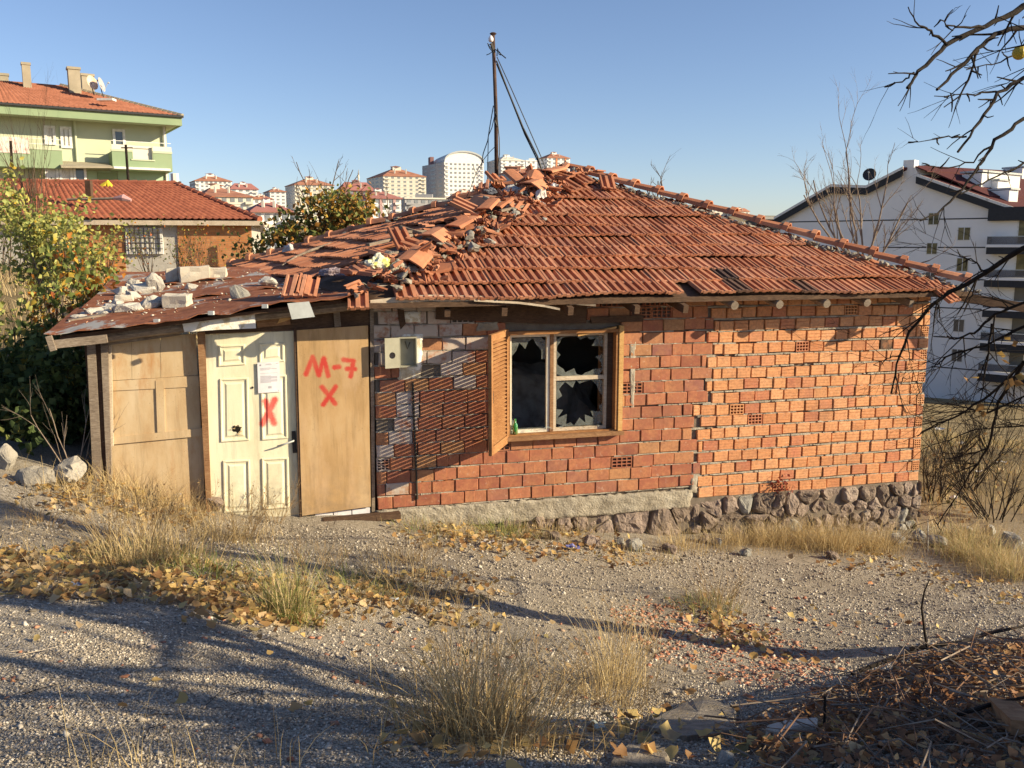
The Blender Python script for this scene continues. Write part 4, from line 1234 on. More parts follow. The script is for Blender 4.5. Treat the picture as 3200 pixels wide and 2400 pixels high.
for a in [(538, 872, 34, 40, 'block', 'upright grey block on the rusty sheet roof beside a long slab'), (610, 866, 84, 42, 'block', 'long grey rubble slab lying on the rusty sheet roof'), (680, 862, 52, 30, 'block', 'small grey block at the end of the long slab on rusty roof'),
          (450, 912, 62, 36, 'stone', G1), (490, 900, 40, 50, 'stone', 'buff stone leaning behind a paler one on the rusty roof'), (378, 928, 42, 34, 'stone', G1), (390, 948, 50, 28, 'block', 'flat pale block stacked at the corner of the rusty roof'),
          (470, 958, 66, 38, 'stone', 'wide buff stone near the front edge of the rusty roof'), (556, 952, 76, 38, 'block', 'flat cream block with slanted end on the rusty roof'), (750, 922, 54, 54, 'stone', 'jagged grey mortar lump on the rusty sheet roof'),
          (398, 980, 66, 30, 'stone', 'greenish pale stone at the rusty roof front edge'), (300, 990, 60, 24, 'stone', G1), (270, 996, 40, 20, 'stone', G1), (345, 978, 50, 26, 'stone', G1), (365, 960, 40, 26, 'stone', G1), (325, 992, 44, 24, 'stone', G1), (420, 938, 40, 26, 'stone', G1), (250, 1008, 44, 20, 'stone', G1), (415, 905, 40, 30, 'stone', G1), (600, 905, 30, 18, 'stone', G1), (840, 890, 40, 24, 'stone', G1)]:
    ballast(*a[:5], a[5], 'pale_stone' if a[4] == 'stone' and a[0] != 750 else ('grey_stone' if a[0] == 750 else 'block'))
# old boards along the shed's left roof edge
for k, (a, b) in enumerate([((235, 1018), (385, 985)), ((255, 1000), (372, 958)), ((270, 985), (380, 930)), ((215, 1030), (330, 1010))]):
    m = MB(); m.bar(roof_uv(*a) + Z * (.05 + k * .012), roof_uv(*b) + Z * (.05 + k * .012), .12, .025)
    tag(m.build('loose_board', MT['old_wood']), 'weathered grey board lying on the corner of the rusty roof', 'board', 'boards on the rusty roof corner')
# upright and half tile pieces at the joint of the two roofs
def lay_tile(px, py, Y, eul, label, group, me=None, name='loose_tile'):
    o = put(name, me or TILE_ME, None, Matrix.Translation(at(px, py, Y)) @ Euler(eul).to_matrix().to_4x4())
    tag(o, label, 'roof tile', group); return o
lay_tile(912, 930, 8.75, (R(30), 0, R(4)), 'ribbed tile standing on edge where the two roofs meet', None)
lay_tile(955, 926, 8.80, (R(27), R(14), R(12)), 'upright tile leaning against another beside the tin flap', None)
lay_tile(1120, 968, 8.62, (R(26), 0, R(10)), 'red tile slipped over the eave above the sprayed board', None)
lay_tile(2985, 945, 10.35, (R(35), R(-6), R(30)), 'slipped tile hanging from the roof corner by the hip rafter', None)
# ================================================================== RUBBLE along the collapsing hip
rnd = random.Random(77)
hd = (APEX - EL)
fx = (ER - EL).normalized(); fu = (APEX - EL) - fx * (APEX - EL).dot(fx); fu.normalize(); fn = fx.cross(fu)
if fn.z < 0: fn = -fn
ln_x = (NN - FF).normalized(); ln = ln_x.cross(APEX - FF).normalized()
if ln.z < 0: ln = -ln
def on_front(px, py, lift=.06): return onplane(px, py, EL, fn) + fn * lift
def on_left(px, py, lift=.06): return onplane(px, py, NN, ln) + ln * lift
FROT = frame((0, 0, 0), fx, fu, fn)
LT = 'broken red roof tile tipped over in the rubble along the caved-in hip'
G = 'tiles loose along the collapsed hip'
spots = [(1345, 818, 0, .5, .8, 0), (1300, 850, .3, .2, -.7, 0), (1400, 808, .1, .1, .2, 1), (1520, 720, .3, .4, .5, 0), (1560, 730, .2, -.3, -.4, 1), (1500, 690, .4, .2, .9, 0), (1640, 650, .3, .3, .4, 0),
         (1610, 680, .1, .5, -.5, 1), (1690, 610, .4, .1, .7, 0), (1740, 590, .2, .4, .2, 1), (1450, 760, .1, .3, 1.2, 0), (1585, 700, .5, .2, .1, 1), (1780, 580, .2, -.3, .5, 0), (1660, 625, .2, .1, -.9, 1),
         (1840, 590, .1, .2, .3, 0), (1900, 610, .25, .1, -.2, 0), (1800, 620, .15, .3, .4, 0), (1620, 560, .3, .3, 1.1, 1), (1560, 590, .4, .1, .3, 1), (1500, 612, .3, .5, -.3, 1), (1700, 560, .3, .2, .7, 1),
         (1240, 830, .35, .3, .5, 0), (1200, 860, .2, .5, -.3, 1), (1180, 885, .3, -.2, .9, 0), (1130, 880, .2, .2, .4, 1), (1270, 800, .5, .1, .2, 0)]
for px, py, a, b, c, h in spots:
    M = Matrix.Translation(on_front(px, py, .07 + rnd.uniform(0, .05))) @ FROT @ Euler((a * .5 * rnd.choice((-1, 1)), b * .5 * rnd.choice((-1, 1)), c)).to_matrix().to_4x4()
    tag(put('loose_tile', HALF[rnd.randint(0, 4)] if h else TILE_ME, None, M), 'broken half of a red roof tile in the rubble along the caved-in hip' if h else 'whole ribbed roof tile tipped over in the rubble along the caved-in hip', 'roof tile', 'broken tile halves along the collapsed hip' if h else 'whole tiles loose along the collapsed hip')
# ridge caps thrown about, smooth side up
for px, py, rz in [(1420, 848, 1.5), (1330, 800, .4), (1540, 650, .5), (1640, 590, .3), (1490, 742, .2)]:
    M = Matrix.Translation(on_front(px, py, .06)) @ FROT @ Euler((rnd.uniform(-.3, .3), rnd.uniform(-.4, .4), rz)).to_matrix().to_4x4()
    tag(put('loose_ridge_cap', CAP_ME if rnd.random() < .2 else VCAP_ME, None, M), 'smooth orange ridge tile thrown out of line in the hip rubble', 'ridge tile', 'ridge tiles loose along the collapsed hip')
# lumps of mortar and stone
for px, py, pw in [(1475, 795, 55), (1500, 745, 50), (1530, 770, 48), (1465, 760, 50), (1545, 740, 40), (1610, 695, 50), (1700, 700, 20), (1590, 670, 38), (1220, 820, 46), (1255, 880, 60), (1290, 862, 40), (1625, 622, 46), (1790, 555, 40), (1870, 560, 34), (1560, 660, 34), (1840, 575, 26), (1520, 640, 30)]:
    p = on_front(px, py, .05); s_ = pw / (F / p.y)
    me = rock_mesh('mortar_lump', rnd, s_ * 1.1, s_ * .9, s_ * .8, MT['grey_stone'], 15)
    tag(put('mortar_lump', me, None, Matrix.Translation(p + fn * s_ * .2) @ Euler((rnd.uniform(-.4, .4), rnd.uniform(-.4, .4), rnd.uniform(0, 6))).to_matrix().to_4x4()), 'grey lump of old mortar lying in the hip rubble', 'rubble', 'mortar lumps along the collapsed hip')
# crushed tile shards filling the rubble, one mass
m = MB(); r9 = random.Random(91)
for i in range(240):
    f = r9.random(); p = EL.lerp(APEX, .06 + .92 * f) + Vector((r9.gauss(0, .22), r9.gauss(0, .14), 0)); p = p + Z * (.05 + abs(r9.gauss(0, .03)))
    me = HALF[r9.randint(0, 4)]; k = r9.uniform(.25, .7); M = Matrix.Translation(p) @ Euler((r9.gauss(0, .5), r9.gauss(0, .5), r9.uniform(0, 6.3))).to_matrix().to_4x4() @ Matrix.Diagonal((k, k, .8, 1)); m.col = (r9.random(),) * 3
    m.add([M @ v.co for v in me.vertices], [tuple(x.vertices) for x in me.polygons])
tag(m.build('tile_shards', MT['tile_a']), kind='stuff')
# battens
for a, b in [((1250, 742), (1370, 772)), ((1320, 765), (1420, 800)), ((1150, 800), (1285, 760)), ((1205, 760), (1330, 748)), ((1560, 690), (1630, 668)), ((1130, 860), (1240, 815))]:
    m = MB(); m.bar(on_front(*a, .13), on_front(*b, .10), .05, .03)
    tag(m.build('roof_batten', MT['old_wood']), 'splintered grey batten lying across the hip rubble', 'batten', 'battens in the hip rubble')
m = MB(); P = [on_left(885, 842, .05), on_left(930, 815, .06), on_left(975, 798, .07), on_left(1020, 780, .06), on_left(1040, 772, .06)]
m.tube(P, [.012, .018, .02, .018, .012], 7); tag(m.build('dead_branch', MT['pale_bark']), 'dead bare branch lying across the left slope of tiles', 'branch')
# crumpled plastic bags
def bag(px, py, pw, ph, col, label, name='plastic_bag', on=on_front, col2=None):
    p = on(px, py, .03); k = F / p.y; w_, h = pw / k, ph / k
    bm = bmesh.new(); bmesh.ops.create_icosphere(bm, subdivisions=4, radius=.5)
    o3 = Vector((px * .13, py * .07, 0))
    for v in bm.verts:
        c = v.co.copy()
        k_ = 1 + .5 * noise.noise(c * 3 + o3) + .35 * abs(noise.noise(c * 7 + o3)) - .25 * abs(noise.noise(c * 13 + o3))
        v.co = Vector((c.x * w_ * k_, c.y * w_ * .7 * k_, max(c.z, -.25) * h * k_))
    me = bpy.data.meshes.new(name); bm.to_mesh(me); bm.free()
    m_, nt, b = new_mat(name); N = NB(nt)
    f = N.noise(N.coord('Object'), 9, 3)
    N.l(N.ramp(N.mapr(f, .46, .54), [(0, col), (1, col2 or col)]), b.inputs['Base Color']); b.inputs['Roughness'].default_value = .35
    N.l(N.bump(N.noise(N.coord('Object'), 25, 4, .7, 1.5), .6, .02), b.inputs['Normal'])
    me.materials.append(m_)
    tag(put(name, me, None, Matrix.Translation(p + Z * h * .2) @ Euler((0, 0, WA + rnd.uniform(-.3, .3))).to_matrix().to_4x4()), label, 'bag')
bag(1185, 862, 95, 74, (.62, .62, .5), 'crumpled yellow and white sack on the tile edge over the sprayed board', 'torn_sack', col2=(.62, .6, .18))
bag(1245, 868, 50, 60, (.42, .38, .3), 'dirty grey torn bag beside the yellow sack on the roof')
bag(1045, 868, 70, 32, (.25, .2, .22), 'brownish crumpled bag between tiles left of the yellow sack', on=on_left)
bag(1725, 608, 60, 40, (.6, .62, .64), 'white plastic bag caught in the rubble near the roof top')
bag(1690, 640, 34, 60, (.62, .6, .56), 'white torn plastic strip hanging down the hip rubble')
bag(1600, 612, 60, 34, (.36, .37, .38), 'pale grey plastic sheet in the hip rubble near the mast')
bag(1530, 612, 44, 24, (.09, .1, .13), 'dark bluish bag in rubble below the mast')
bag(905, 795, 34, 34, (.5, .5, .5), 'white rag on the far tile edge beside the leafy tree', on=on_left)
bag(1835, 550, 44, 22, (.6, .6, .58), 'pale plastic scrap under the top ridge tile')
# ------------------------------------------------------------------ mast with cables
top = at(1541, 110, 13.0); foot = at(1553, 575, 13.0)
mast = thing('roof_mast', foot, 'tall rusty pipe mast with loose cables standing on the roof', 'mast')
MT['rust_pipe'] = mottled('rusty_pipe', [(0, (.03, .02, .017)), (.6, (.075, .045, .035)), (1, (.13, .07, .05))], 9, .8, .3, 60)
m = MB(); m.tube([foot - Z * .6, foot.lerp(top, .5) + Vector((.012, 0, 0)), top], [.032, .028, .025], 10); m.build('pipe', MT['rust_pipe'], mast, smooth=True)
m = MB(); m.tube([top, top + Z * .02, top + Z * .035], [.028, .05, .03], 10); m.build('pipe_cap', MT['rust_pipe'], mast)
m = MB(); p = at(1534, 122, 12.95); m.tube([p - Z * .04, p - Z * .02, p + Z * .01, p + Z * .03, p + Z * .045], [.02, .036, .036, .024, .012], 10); m.build('insulator', MT['paper'], mast, smooth=True)
m = MB(); m.bar(at(1535, 135, 12.95), at(1545, 165, 12.97), .03, .03); m.build('bracket', MT['dark_metal'], mast)
MT['cable'] = plain('cable_black', (.015, .017, .022), .5)
def cable(pts, r_, Y0=12.95, Y1=12.95, name='cable'):
    P = []; n = len(pts)
    for i, (x, y) in enumerate(pts): P.append(at(x, y, Y0 + (Y1 - Y0) * i / max(1, n - 1)))
    m = MB(); m.tube(P, r_, 5); m.build(name, MT['cable'], mast)
cable([(1551, 190), (1590, 290), (1635, 400), (1680, 490), (1702, 560)], .012, 12.95, 12.7)
cable([(1552, 200), (1595, 305), (1640, 420), (1684, 510), (1706, 562)], .010, 12.95, 12.7)
cable([(1553, 178), (1600, 282), (1650, 396), (1690, 488), (1718, 560)], .007, 12.95, 12.7)
cable([(1542, 330), (1530, 400), (1524, 440), (1510, 480), (1502, 530)], .007)
cable([(1545, 365), (1537, 400), (1526, 425), (1525, 480), (1523, 560)], .006)
cable([(1552, 340), (1556, 390), (1560, 430), (1561, 480), (1556, 520)], .007)
cable([(1545, 460), (1530, 475), (1510, 500), (1488, 540), (1470, 590), (1458, 615)], .005)
cable([(1478, 515), (1486, 540), (1492, 550)], .005)
cable([(1524, 135), (1530, 150), (1538, 160), (1548, 155), (1560, 162), (1566, 170), (1581, 182)], .008)
cable([(1520, 172), (1530, 168), (1540, 160), (1534, 148), (1526, 143), (1532, 138)], .006)
cable([(1553, 175), (1555, 150), (1560, 170), (1566, 172)], .008)
cable([(1544, 345), (1552, 360), (1546, 375), (1554, 395), (1548, 400)], .009)
m = MB(); q = [at(1527, 588, 12.9), at(1560, 588, 12.9), at(1550, 560, 12.95), at(1535, 572, 12.95)]
m.add(q + [x + Vector((0, .05, 0)) for x in q], [(0, 1, 2, 3), (7, 6, 5, 4), (0, 4, 5, 1), (1, 5, 6, 2), (2, 6, 7, 3), (3, 7, 4, 0)]); m.build('base_flashing', MT['rust_pipe'], mast)
# things on the window sill
p = W(wx0 + .10, -.0, wz0 + fw + .005); m = MB()
m.tube([p, p + Z * .10, p + Z * .13, p + Z * .17], [.03, .03, .013, .012], 12)
mm, nt_, b_ = new_mat('green_glass'); b_.inputs['Base Color'].default_value = (.06, .32, .09, 1); b_.inputs['Roughness'].default_value = .15; b_.inputs['Transmission Weight'].default_value = .4
tag(m.build('bottle', mm, smooth=True), 'small green glass bottle standing on the window sill', 'bottle')

# heap of bedding and rubbish inside the room, just visible through the window
bm = bmesh.new(); bmesh.ops.create_icosphere(bm, subdivisions=4, radius=.5)
for v in bm.verts:
    c = v.co.copy(); k_ = 1 + .45 * noise.noise(c * 2.5) + .25 * noise.noise(c * 6)
    v.co = Vector((c.x * 2.2 * k_, c.y * 1.3 * k_, max(c.z, -.1) * 1.9 * k_))
me = bpy.data.meshes.new('bedding_heap'); bm.to_mesh(me); bm.free(); me.materials.append(mottled('bedding', [(0, (.16, .13, .11)), (.5, (.34, .30, .26)), (1, (.45, .42, .4))], 6, .95, .5, 20, .02))
tag(put('bedding_heap', me, None, Matrix.Translation(W(wx0 + .9, -1.7, -.95)) @ WROT), 'dim heap of old bedding inside the room behind the smashed window', 'bedding')
# ================================================================== BUILDINGS BEHIND
rnd = random.Random(5)
MT['white_wall'] = mottled('white_render', [(0, (.74, .73, .71)), (1, (.83, .82, .80))], .6, .9, .1, 20, .01)
MT['cream_wall'] = mottled('cream_render', [(0, (.58, .55, .47)), (1, (.70, .67, .58))], .2, .9, 0)
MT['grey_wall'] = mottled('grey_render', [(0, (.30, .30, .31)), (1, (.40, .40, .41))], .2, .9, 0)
MT['pink_wall'] = mottled('pink_render', [(0, (.42, .27, .26)), (1, (.5, .33, .31))], .2, .9, 0)
MT['maroon_wall'] = mottled('maroon_render', [(0, (.20, .11, .11)), (1, (.27, .15, .14))], .2, .9, 0)
MT['orange_wall'] = mottled('orange_render', [(0, (.5, .2, .1)), (1, (.58, .26, .14))], .2, .9, 0)
MT['green_wall'] = mottled('pale_green_render', [(0, (.42, .46, .33)), (1, (.52, .55, .41))], .5, .9, .1, 20, .01)
MT['green_band'] = mottled('mid_green_render', [(0, (.20, .28, .17)), (1, (.28, .35, .22))], .5, .9, .1, 20, .01)
MT['far_tile'] = mottled('far_tile', [(0, (.28, .12, .075)), (.5, (.37, .17, .11)), (1, (.44, .22, .145))], .25, .9, 0)
MT['far_tile_red'] = mottled('far_tile_red', [(0, (.28, .12, .11)), (1, (.36, .16, .14))], .25, .9, 0)
MT['metal_roof_red'] = plain('metal_roof_red', (.085, .022, .022), .85)
MT['charcoal'] = plain('charcoal', (.035, .037, .042), .7)
MT['chimney'] = mottled('chimney_render', [(0, (.26, .23, .17)), (1, (.38, .34, .26))], 1.5, .95, .2, 20)
MT['curtain'] = plain('net_curtain', (.62, .6, .55), .9)
mm, nt_, b_ = new_mat('window_glass'); b_.inputs['Base Color'].default_value = (.06, .075, .09, 1); b_.inputs['Roughness'].default_value = .12; b_.inputs['Specular IOR Level'].default_value = .7
MT['wglass'] = mm
mm, nt_, b_ = new_mat('taped_glass'); N_ = NB(nt_); N_.l(N_.ramp(N_.mapr(N_.noise(N_.pos(), 1.6, 3), .4, .6), [(0, (.10, .09, .045)), (1, (.2, .17, .08))]), b_.inputs['Base Color']); b_.inputs['Roughness'].default_value = .2
MT['tglass'] = mm
mm, nt_, b_ = new_mat('rail_glass'); b_.inputs['Base Color'].default_value = (.10, .105, .12, 1); b_.inputs['Roughness'].default_value = .15; b_.inputs['Alpha'].default_value = .6
MT['rail_glass'] = mm
MT['frame_white'] = plain('frame_white', (.7, .69, .66), .5)
MT['hazed_far_glass'] = plain('hazed_far_glass', (.24, .26, .28), .3)  # glass lightened, the haze of distance put into its colour

class Face:
    """a facade plane: e1 along it, n outwards; pixels on it become (u, z)"""
    def __init__(self, o, e1):
        self.o = Vector((o.x, o.y, 0)); self.e1 = Vector((e1[0], e1[1], 0)).normalized()
        self.n = Vector((self.e1.y, -self.e1.x, 0))
        if self.n.dot(EYE - self.o) < 0: self.n = -self.n
    def at(self, u, t, z): return self.o + self.e1 * u + self.n * t + Z * z
    def uz(self, px, py, t=0.0):
        p = onplane(px, py, self.o + self.n * t, self.n); return (p - self.o).dot(self.e1), p.z
    def box(self, mb, u0, u1, t0, t1, z0, z1):
        a = self.at
        mb.hexa([a(u0, t1, z0), a(u1, t1, z0), a(u1, t0, z0), a(u0, t0, z0), a(u0, t1, z1), a(u1, t1, z1), a(u1, t0, z1), a(u0, t0, z1)])
    def pbox(self, mb, x0, y0, x1, y1, t0, t1, ref=0.0):
        """box from a pixel rectangle read at plane ref"""
        u0, z1 = self.uz(x0, (y0), ref); u1, _ = self.uz(x1, y0, ref); z0 = self.uz((x0 + x1) / 2, y1, ref)[1]; z1 = self.uz((x0 + x1) / 2, y0, ref)[1]
        self.box(mb, min(u0, u1), max(u0, u1), t0, t1, z0, z1)
        return min(u0, u1), max(u0, u1), z0, z1
def window_part(fc, rect, parent, mat='wglass', frame_mat='frame_white', t=.0, split=True, th=.08, fwid=.08):
    u0, u1, z0, z1 = rect; m = MB()
    fc.box(m, u0, u1, t, t + th, z1 - fwid, z1); fc.box(m, u0, u1, t, t + th, z0, z0 + fwid)
    fc.box(m, u0, u0 + fwid, t, t + th - .003, z0 + fwid, z1 - fwid); fc.box(m, u1 - fwid, u1, t, t + th - .003, z0 + fwid, z1 - fwid)
    if split: c = (u0 + u1) / 2; fc.box(m, c - fwid / 2, c + fwid / 2, t, t + th - .006, z0 + fwid, z1 - fwid)
    w_ = m.build('window', MT[frame_mat], parent)
    m = MB(); fc.box(m, u0 + fwid, u1 - fwid, t + .004, t + .02, z0 + fwid, z1 - fwid); m.build('pane', MT[mat], w_)
    return w_
def px_rect(fc, x0, y0, x1, y1, t=0.0):
    u0, _ = fc.uz(x0, y0, t); u1, _ = fc.uz(x1, y0, t); xm = (x0 + x1) / 2
    return min(u0, u1), max(u0, u1), fc.uz(xm, y1, t)[1], fc.uz(xm, y0, t)[1]
def corr_slope(name, A, B, TA, TB, mat, parent, du=.21, dv=.34, amp=.035):
    """pantile field: ribs across and stepped courses, as real relief"""
    A, B, TA, TB = map(Vector, (A, B, TA, TB)); L = (B - A).length; H = (TA - A).length
    nu = max(2, int(L / du)); nv = max(2, int(H / dv)); n = (B - A).cross(TA - A).normalized()
    if n.z < 0: n = -n
    us = np.linspace(0, 1, nu * 3 + 1); ribs = np.array([1, .25, .25] * nu + [1]) * amp
    rows = []
    for j in range(nv): rows += [(j / nv, .045), ((j + .97) / nv, .0)]
    v = np.array([r[0] for r in rows]); st = np.array([r[1] for r in rows])
    U, Vv = np.meshgrid(us, v)
    A_, B_, TA_, TB_, n_ = map(np.array, (A, B, TA, TB, n))
    P = (A_[None, None] * (1 - U[..., None]) + B_[None, None] * U[..., None]) * (1 - Vv[..., None]) + (TA_ * (1 - U[..., None]) + TB_ * U[..., None]) * Vv[..., None]
    P = P + n_ * (ribs[None, :, None] + st[:, None, None])
    q = len(us); i = np.arange(len(v) - 1)[:, None] * q; j = np.arange(q - 1)[None, :]
    Fc = np.stack([i + j, i + j + 1, i + q + j + 1, i + q + j], -1).reshape(-1, 4)
    return tag(npmesh(name, P.reshape(-1, 3), Fc, mat, parent), kind='stuff')

# ------------------------------------------------------------------ pale green apartment block
GBc = at(528, 570, 55.0)
gb = thing('apartment_block', (GBc.x, GBc.y, 1.0), 'pale green three-storey apartment block with balconies and tiled hip roof', 'building')
fc = Face(GBc, (-1, -.62)); e2 = -fc.n
GL = 16.0; GD = 9.0; ze = fc.uz(528, 398)[1]
m = MB(); fc.box(m, 0, GL, -GD, 0, 0, ze); m.build('wall', MT['green_wall'], gb)
OV = .5; OF = 1.45
m = MB(); fc.box(m, -OV, GL + OV, -GD - OV, OF, ze, ze + .12); m.build('soffit', MT['green_wall'], gb)
m = MB(); fc.box(m, -OV, GL + OV, OF + .002, OF + .12, ze - .05, ze + .42); fc.box(m, -OV - .12, -OV - .002, -GD - OV, OF + .12, ze - .05, ze + .42); m.build('fascia', MT['green_band'], gb)
m = MB(); fc.box(m, -OV - .2, GL + OV, OF + .125, OF + .27, ze + .40, ze + .52); m.build('gutter', MT['charcoal'], gb)
RZ = ze + .45; RT = RZ + 2.1; hh = GD / 2 + OV
a_ = fc.at(-OV - .15, OF + .15, RZ); b_2 = fc.at(GL + OV, OF + .15, RZ); t1 = fc.at(hh - OV + .6, -GD / 2, RT); t2 = fc.at(GL - hh + OV, -GD / 2, RT)
c_2 = fc.at(-OV - .15, -GD - OV, RZ); d_2 = fc.at(GL + OV, -GD - OV, RZ)
m = MB(); m.add([p - Z * .04 for p in (a_, b_2, d_2, c_2, t1, t2)], [(0, 1, 5, 4), (1, 2, 5), (2, 3, 4, 5), (3, 0, 4), (3, 2, 1, 0)]); groof = m.build('roof', MT['far_tile'], gb)
MT['gb_tile'] = mottled('gb_tile', [(0, (.20, .08, .05)), (.5, (.29, .115, .07)), (1, (.36, .155, .10))], 2.0, .85, 0)
corr_slope('tile_field', a_, b_2, t1, t2, MT['gb_tile'], groof, .27, .38, .07)
m = MB()
for k in range(26):
    p = a_.lerp(t1, k / 26); q = a_.lerp(t1, (k + .9) / 26); m.tube([p + Z * .05, q + Z * .08], [.16, .12], 6)
tag(m.build('hip_caps', MT['chimney'], groof), kind='stuff')
def stack(x0, x1, y0, y1, Yb, dpt=.6):
    p0 = at(x0, y1, Yb); p1 = at(x1, y1, Yb); zt_ = at((x0 + x1) / 2, y0, Yb).z
    m = MB(); c = (p0 + p1) / 2; w_ = (p1 - p0).length
    Rm = Euler((0, 0, math.atan2(fc.e1.y, fc.e1.x))).to_matrix()
    m.box((c.x, c.y, (p0.z - .6 + zt_) / 2), w_ * .8, w_ * .75, zt_ - p0.z + .6, Rm)
    ch = m.build('chimney', MT['chimney'], groof)
    m = MB(); m.box((c.x, c.y, zt_ + .07), w_ * .92, w_ * .88, .14, Rm); m.build('chimney_cap', MT['chimney'], ch) if False else tag(m.build('chimney_cap', MT['chimney'], groof))
stack(74, 103, 204, 306, 54); stack(215, 257, 219, 312, 55); stack(-4, 32, 238, 296, 56); stack(254, 297, 240, 294, 58); stack(31, 46, 262, 292, 57)
for x0, y0, x1, y1, cur in [(135, 393, 171, 452, 'curtain'), (186, 396, 222, 463, 'curtain'), (350, 404, 389, 460, 'wglass')]:
    window_part(fc, px_rect(fc, x0, y0, x1, y1), gb, cur, split=x0 == 186, th=.1, fwid=.14)
u_, _ = fc.uz(233, 400); m = MB(); m.tube([fc.at(u_, .15, ze), fc.at(u_, .12, fc.uz(233, 508)[1])], .07, 8); m.build('drainpipe', MT['green_wall'], gb)
u_ = .15; m = MB(); m.tube([fc.at(u_, .15, ze), fc.at(u_, .12, 2)], .07, 8); m.build('drainpipe', MT['frame_white'], gb)
def balcony(x0, x1, ytop, ybot, t, notch=None):
    u0, u1, z0, z1 = px_rect(fc, x0, ytop, x1, ybot, t); zm = z0 + (z1 - z0) * .70
    m = MB(); fc.box(m, u0, u1, 0, t, z0 - .12, z0)
    if notch:
        n0, n1, _, _ = px_rect(fc, notch[0], ytop, notch[1], ybot, t)
        fc.box(m, u0, n0, t - .12, t, z0, zm); fc.box(m, n0, n1, t - .12, t, z0, z0 + (zm - z0) * .55); fc.box(m, n1, u1, t - .12, t, z0, zm)
    else: fc.box(m, u0, u1, t - .12, t, z0, zm)
    fc.box(m, u0, u0 + .12, 0, t - .122, z0, zm); fc.box(m, u1 - .12, u1, 0, t - .122, z0, zm)
    b = m.build('balcony', MT['green_band'], gb)
    if notch:
        m = MB(); fc.box(m, u0, n0, t - .10, t - .02, zm + .12, z1); fc.box(m, n1, u1, t - .10, t - .02, zm + .12, z1); fc.box(m, n0, n1, t - .30, t - .22, z0 + (zm - z0) * .55, z1); m.build('parapet_screen', MT['cream_wall'], b)
    m = MB(); fc.box(m, u0 - .03, n0 if notch else u1 + .03, t - .15, t + .03, zm + .002, zm + .12)
    if notch: fc.box(m, n1, u1 + .03, t - .15, t + .03, zm + .002, zm + .12); fc.box(m, n0 - .1, n1 + .1, t + .002, t + .05, z0 + (zm - z0) * .48, z0 + (zm - z0) * .56)
    m.build('coping', MT['green_wall'], b)
    m = MB()
    for k in range(2): fc.box(m, u0, u1, t - .08, t - .05, zm + .3 + k * .28, zm + .33 + k * .28)
    m.build('handrail', MT['frame_white'], b)
    return u0, u1, z0, z1, zm
balcony(348, 535, 455, 526, 1.3, (413, 476)); r2_ = balcony(-60, 191, 443, 515, 1.3)
m = MB(); fc.box(m, r2_[0] + 1.6, r2_[1], 1.31, 1.34, r2_[4] - .25, r2_[4] + .6)
mm, nt_, b_ = new_mat('lace_cloth'); N_ = NB(nt_); N_.l(N_.ramp(N_.voronoi(N_.pos(), 3.5), [(0, (.5, .2, .18)), (.35, (.66, .56, .5)), (1, (.72, .68, .62))]), b_.inputs['Base Color'])
m.build('balcony_cloth', mm, gb)
# lower storey: glazed veranda, awnings, recessed pale panels
u0, u1, z0, z1 = px_rect(fc, 137, 518, 268, 600, .9)
for k in range(3):
    window_part(fc, (u0 + (u1 - u0) * k / 3, u0 + (u1 - u0) * (k + .96) / 3, z0, z1), gb, 'curtain' if k else 'wglass', t=.9, split=False, th=.1, fwid=.13)
m = MB(); q0, q1, _, q3 = px_rect(fc, 186, 505, 345, 600, 1.2); m.hexa([fc.at(q0, 1.9, q3 - .35), fc.at(q1, 1.9, q3 - .45), fc.at(q1, 0, q3), fc.at(q0, 0, q3), fc.at(q0, 1.9, q3 - .27), fc.at(q1, 1.9, q3 - .37), fc.at(q1, 0, q3 + .08), fc.at(q0, 0, q3 + .08)]); m.build('awning', MT['chimney'], gb)
m = MB(); fc.pbox(m, 352, 525, 528, 532, .0, 1.75, 1.3); m.build('awning', MT['frame_white'], gb)
MT['mint'] = mottled('mint_panel', [(0, (.30, .42, .30)), (1, (.40, .52, .38))], .6, .8, 0)
for x0, x1 in ((272, 302), (304, 364), (367, 526)):
    m = MB(); fc.pbox(m, x0, 535, x1, 610, .01, .05); m.build('veranda_panel', MT['mint'], gb)
m = MB(); fc.pbox(m, 303, 540, 365, 610, .051, .08); m.build('door', MT['green_band'], gb)
def dish(p, rad, facing, label, parent=None, mat='paper', tilt=.3):
    o = thing('satellite_dish', p, label, 'satellite dish')
    f = Vector(facing).normalized(); s = f.cross(Z).normalized(); u = s.cross(f); m = MB(); vs = [p - f * rad * .22]; fs = []; K = 18
    for r in (.5, 1.0):
        for k in range(K):
            a = 2 * PI * k / K; vs.append(p - f * rad * .22 * (1 - r * r) + (s * math.cos(a) + u * math.sin(a)) * rad * r)
    fs += [(0, 1 + k, 1 + (k + 1) % K) for k in range(K)] + [(1 + k, 1 + K + k, 1 + K + (k + 1) % K, 1 + (k + 1) % K) for k in range(K)]
    m.add(vs, fs); m.build('reflector', MT[mat], o, smooth=True)
    m = MB(); m.tube([p - u * rad * .9, p + f * rad * .9], rad * .04, 5); m.tube([p + f * rad * .85, p + f * rad * 1.05], rad * .12, 8); m.build('feed_arm', MT['tin'], o)
    m = MB(); m.tube([p - f * rad * .22, p - f * rad * .3 - u * rad * .9, p - f * rad * .3 - u * rad * 1.7], rad * .06, 6); m.build('mount', MT['dark_metal'], o)
    return o
MT['rusty_white'] = mottled('rusty_white', [(0, (.45, .2, .08)), (.45, (.62, .5, .38)), (1, (.7, .66, .58))], 2.0, .7)
dish(at(289, 258, 54), .42, (.93, -.3, .25), 'rust-stained satellite dish on the green block roof', mat='rusty_white')
dish(at(318, 264, 54), .42, (.97, .05, .25), 'grey satellite dish with long feed arm on the green block roof', mat='grey_wall')
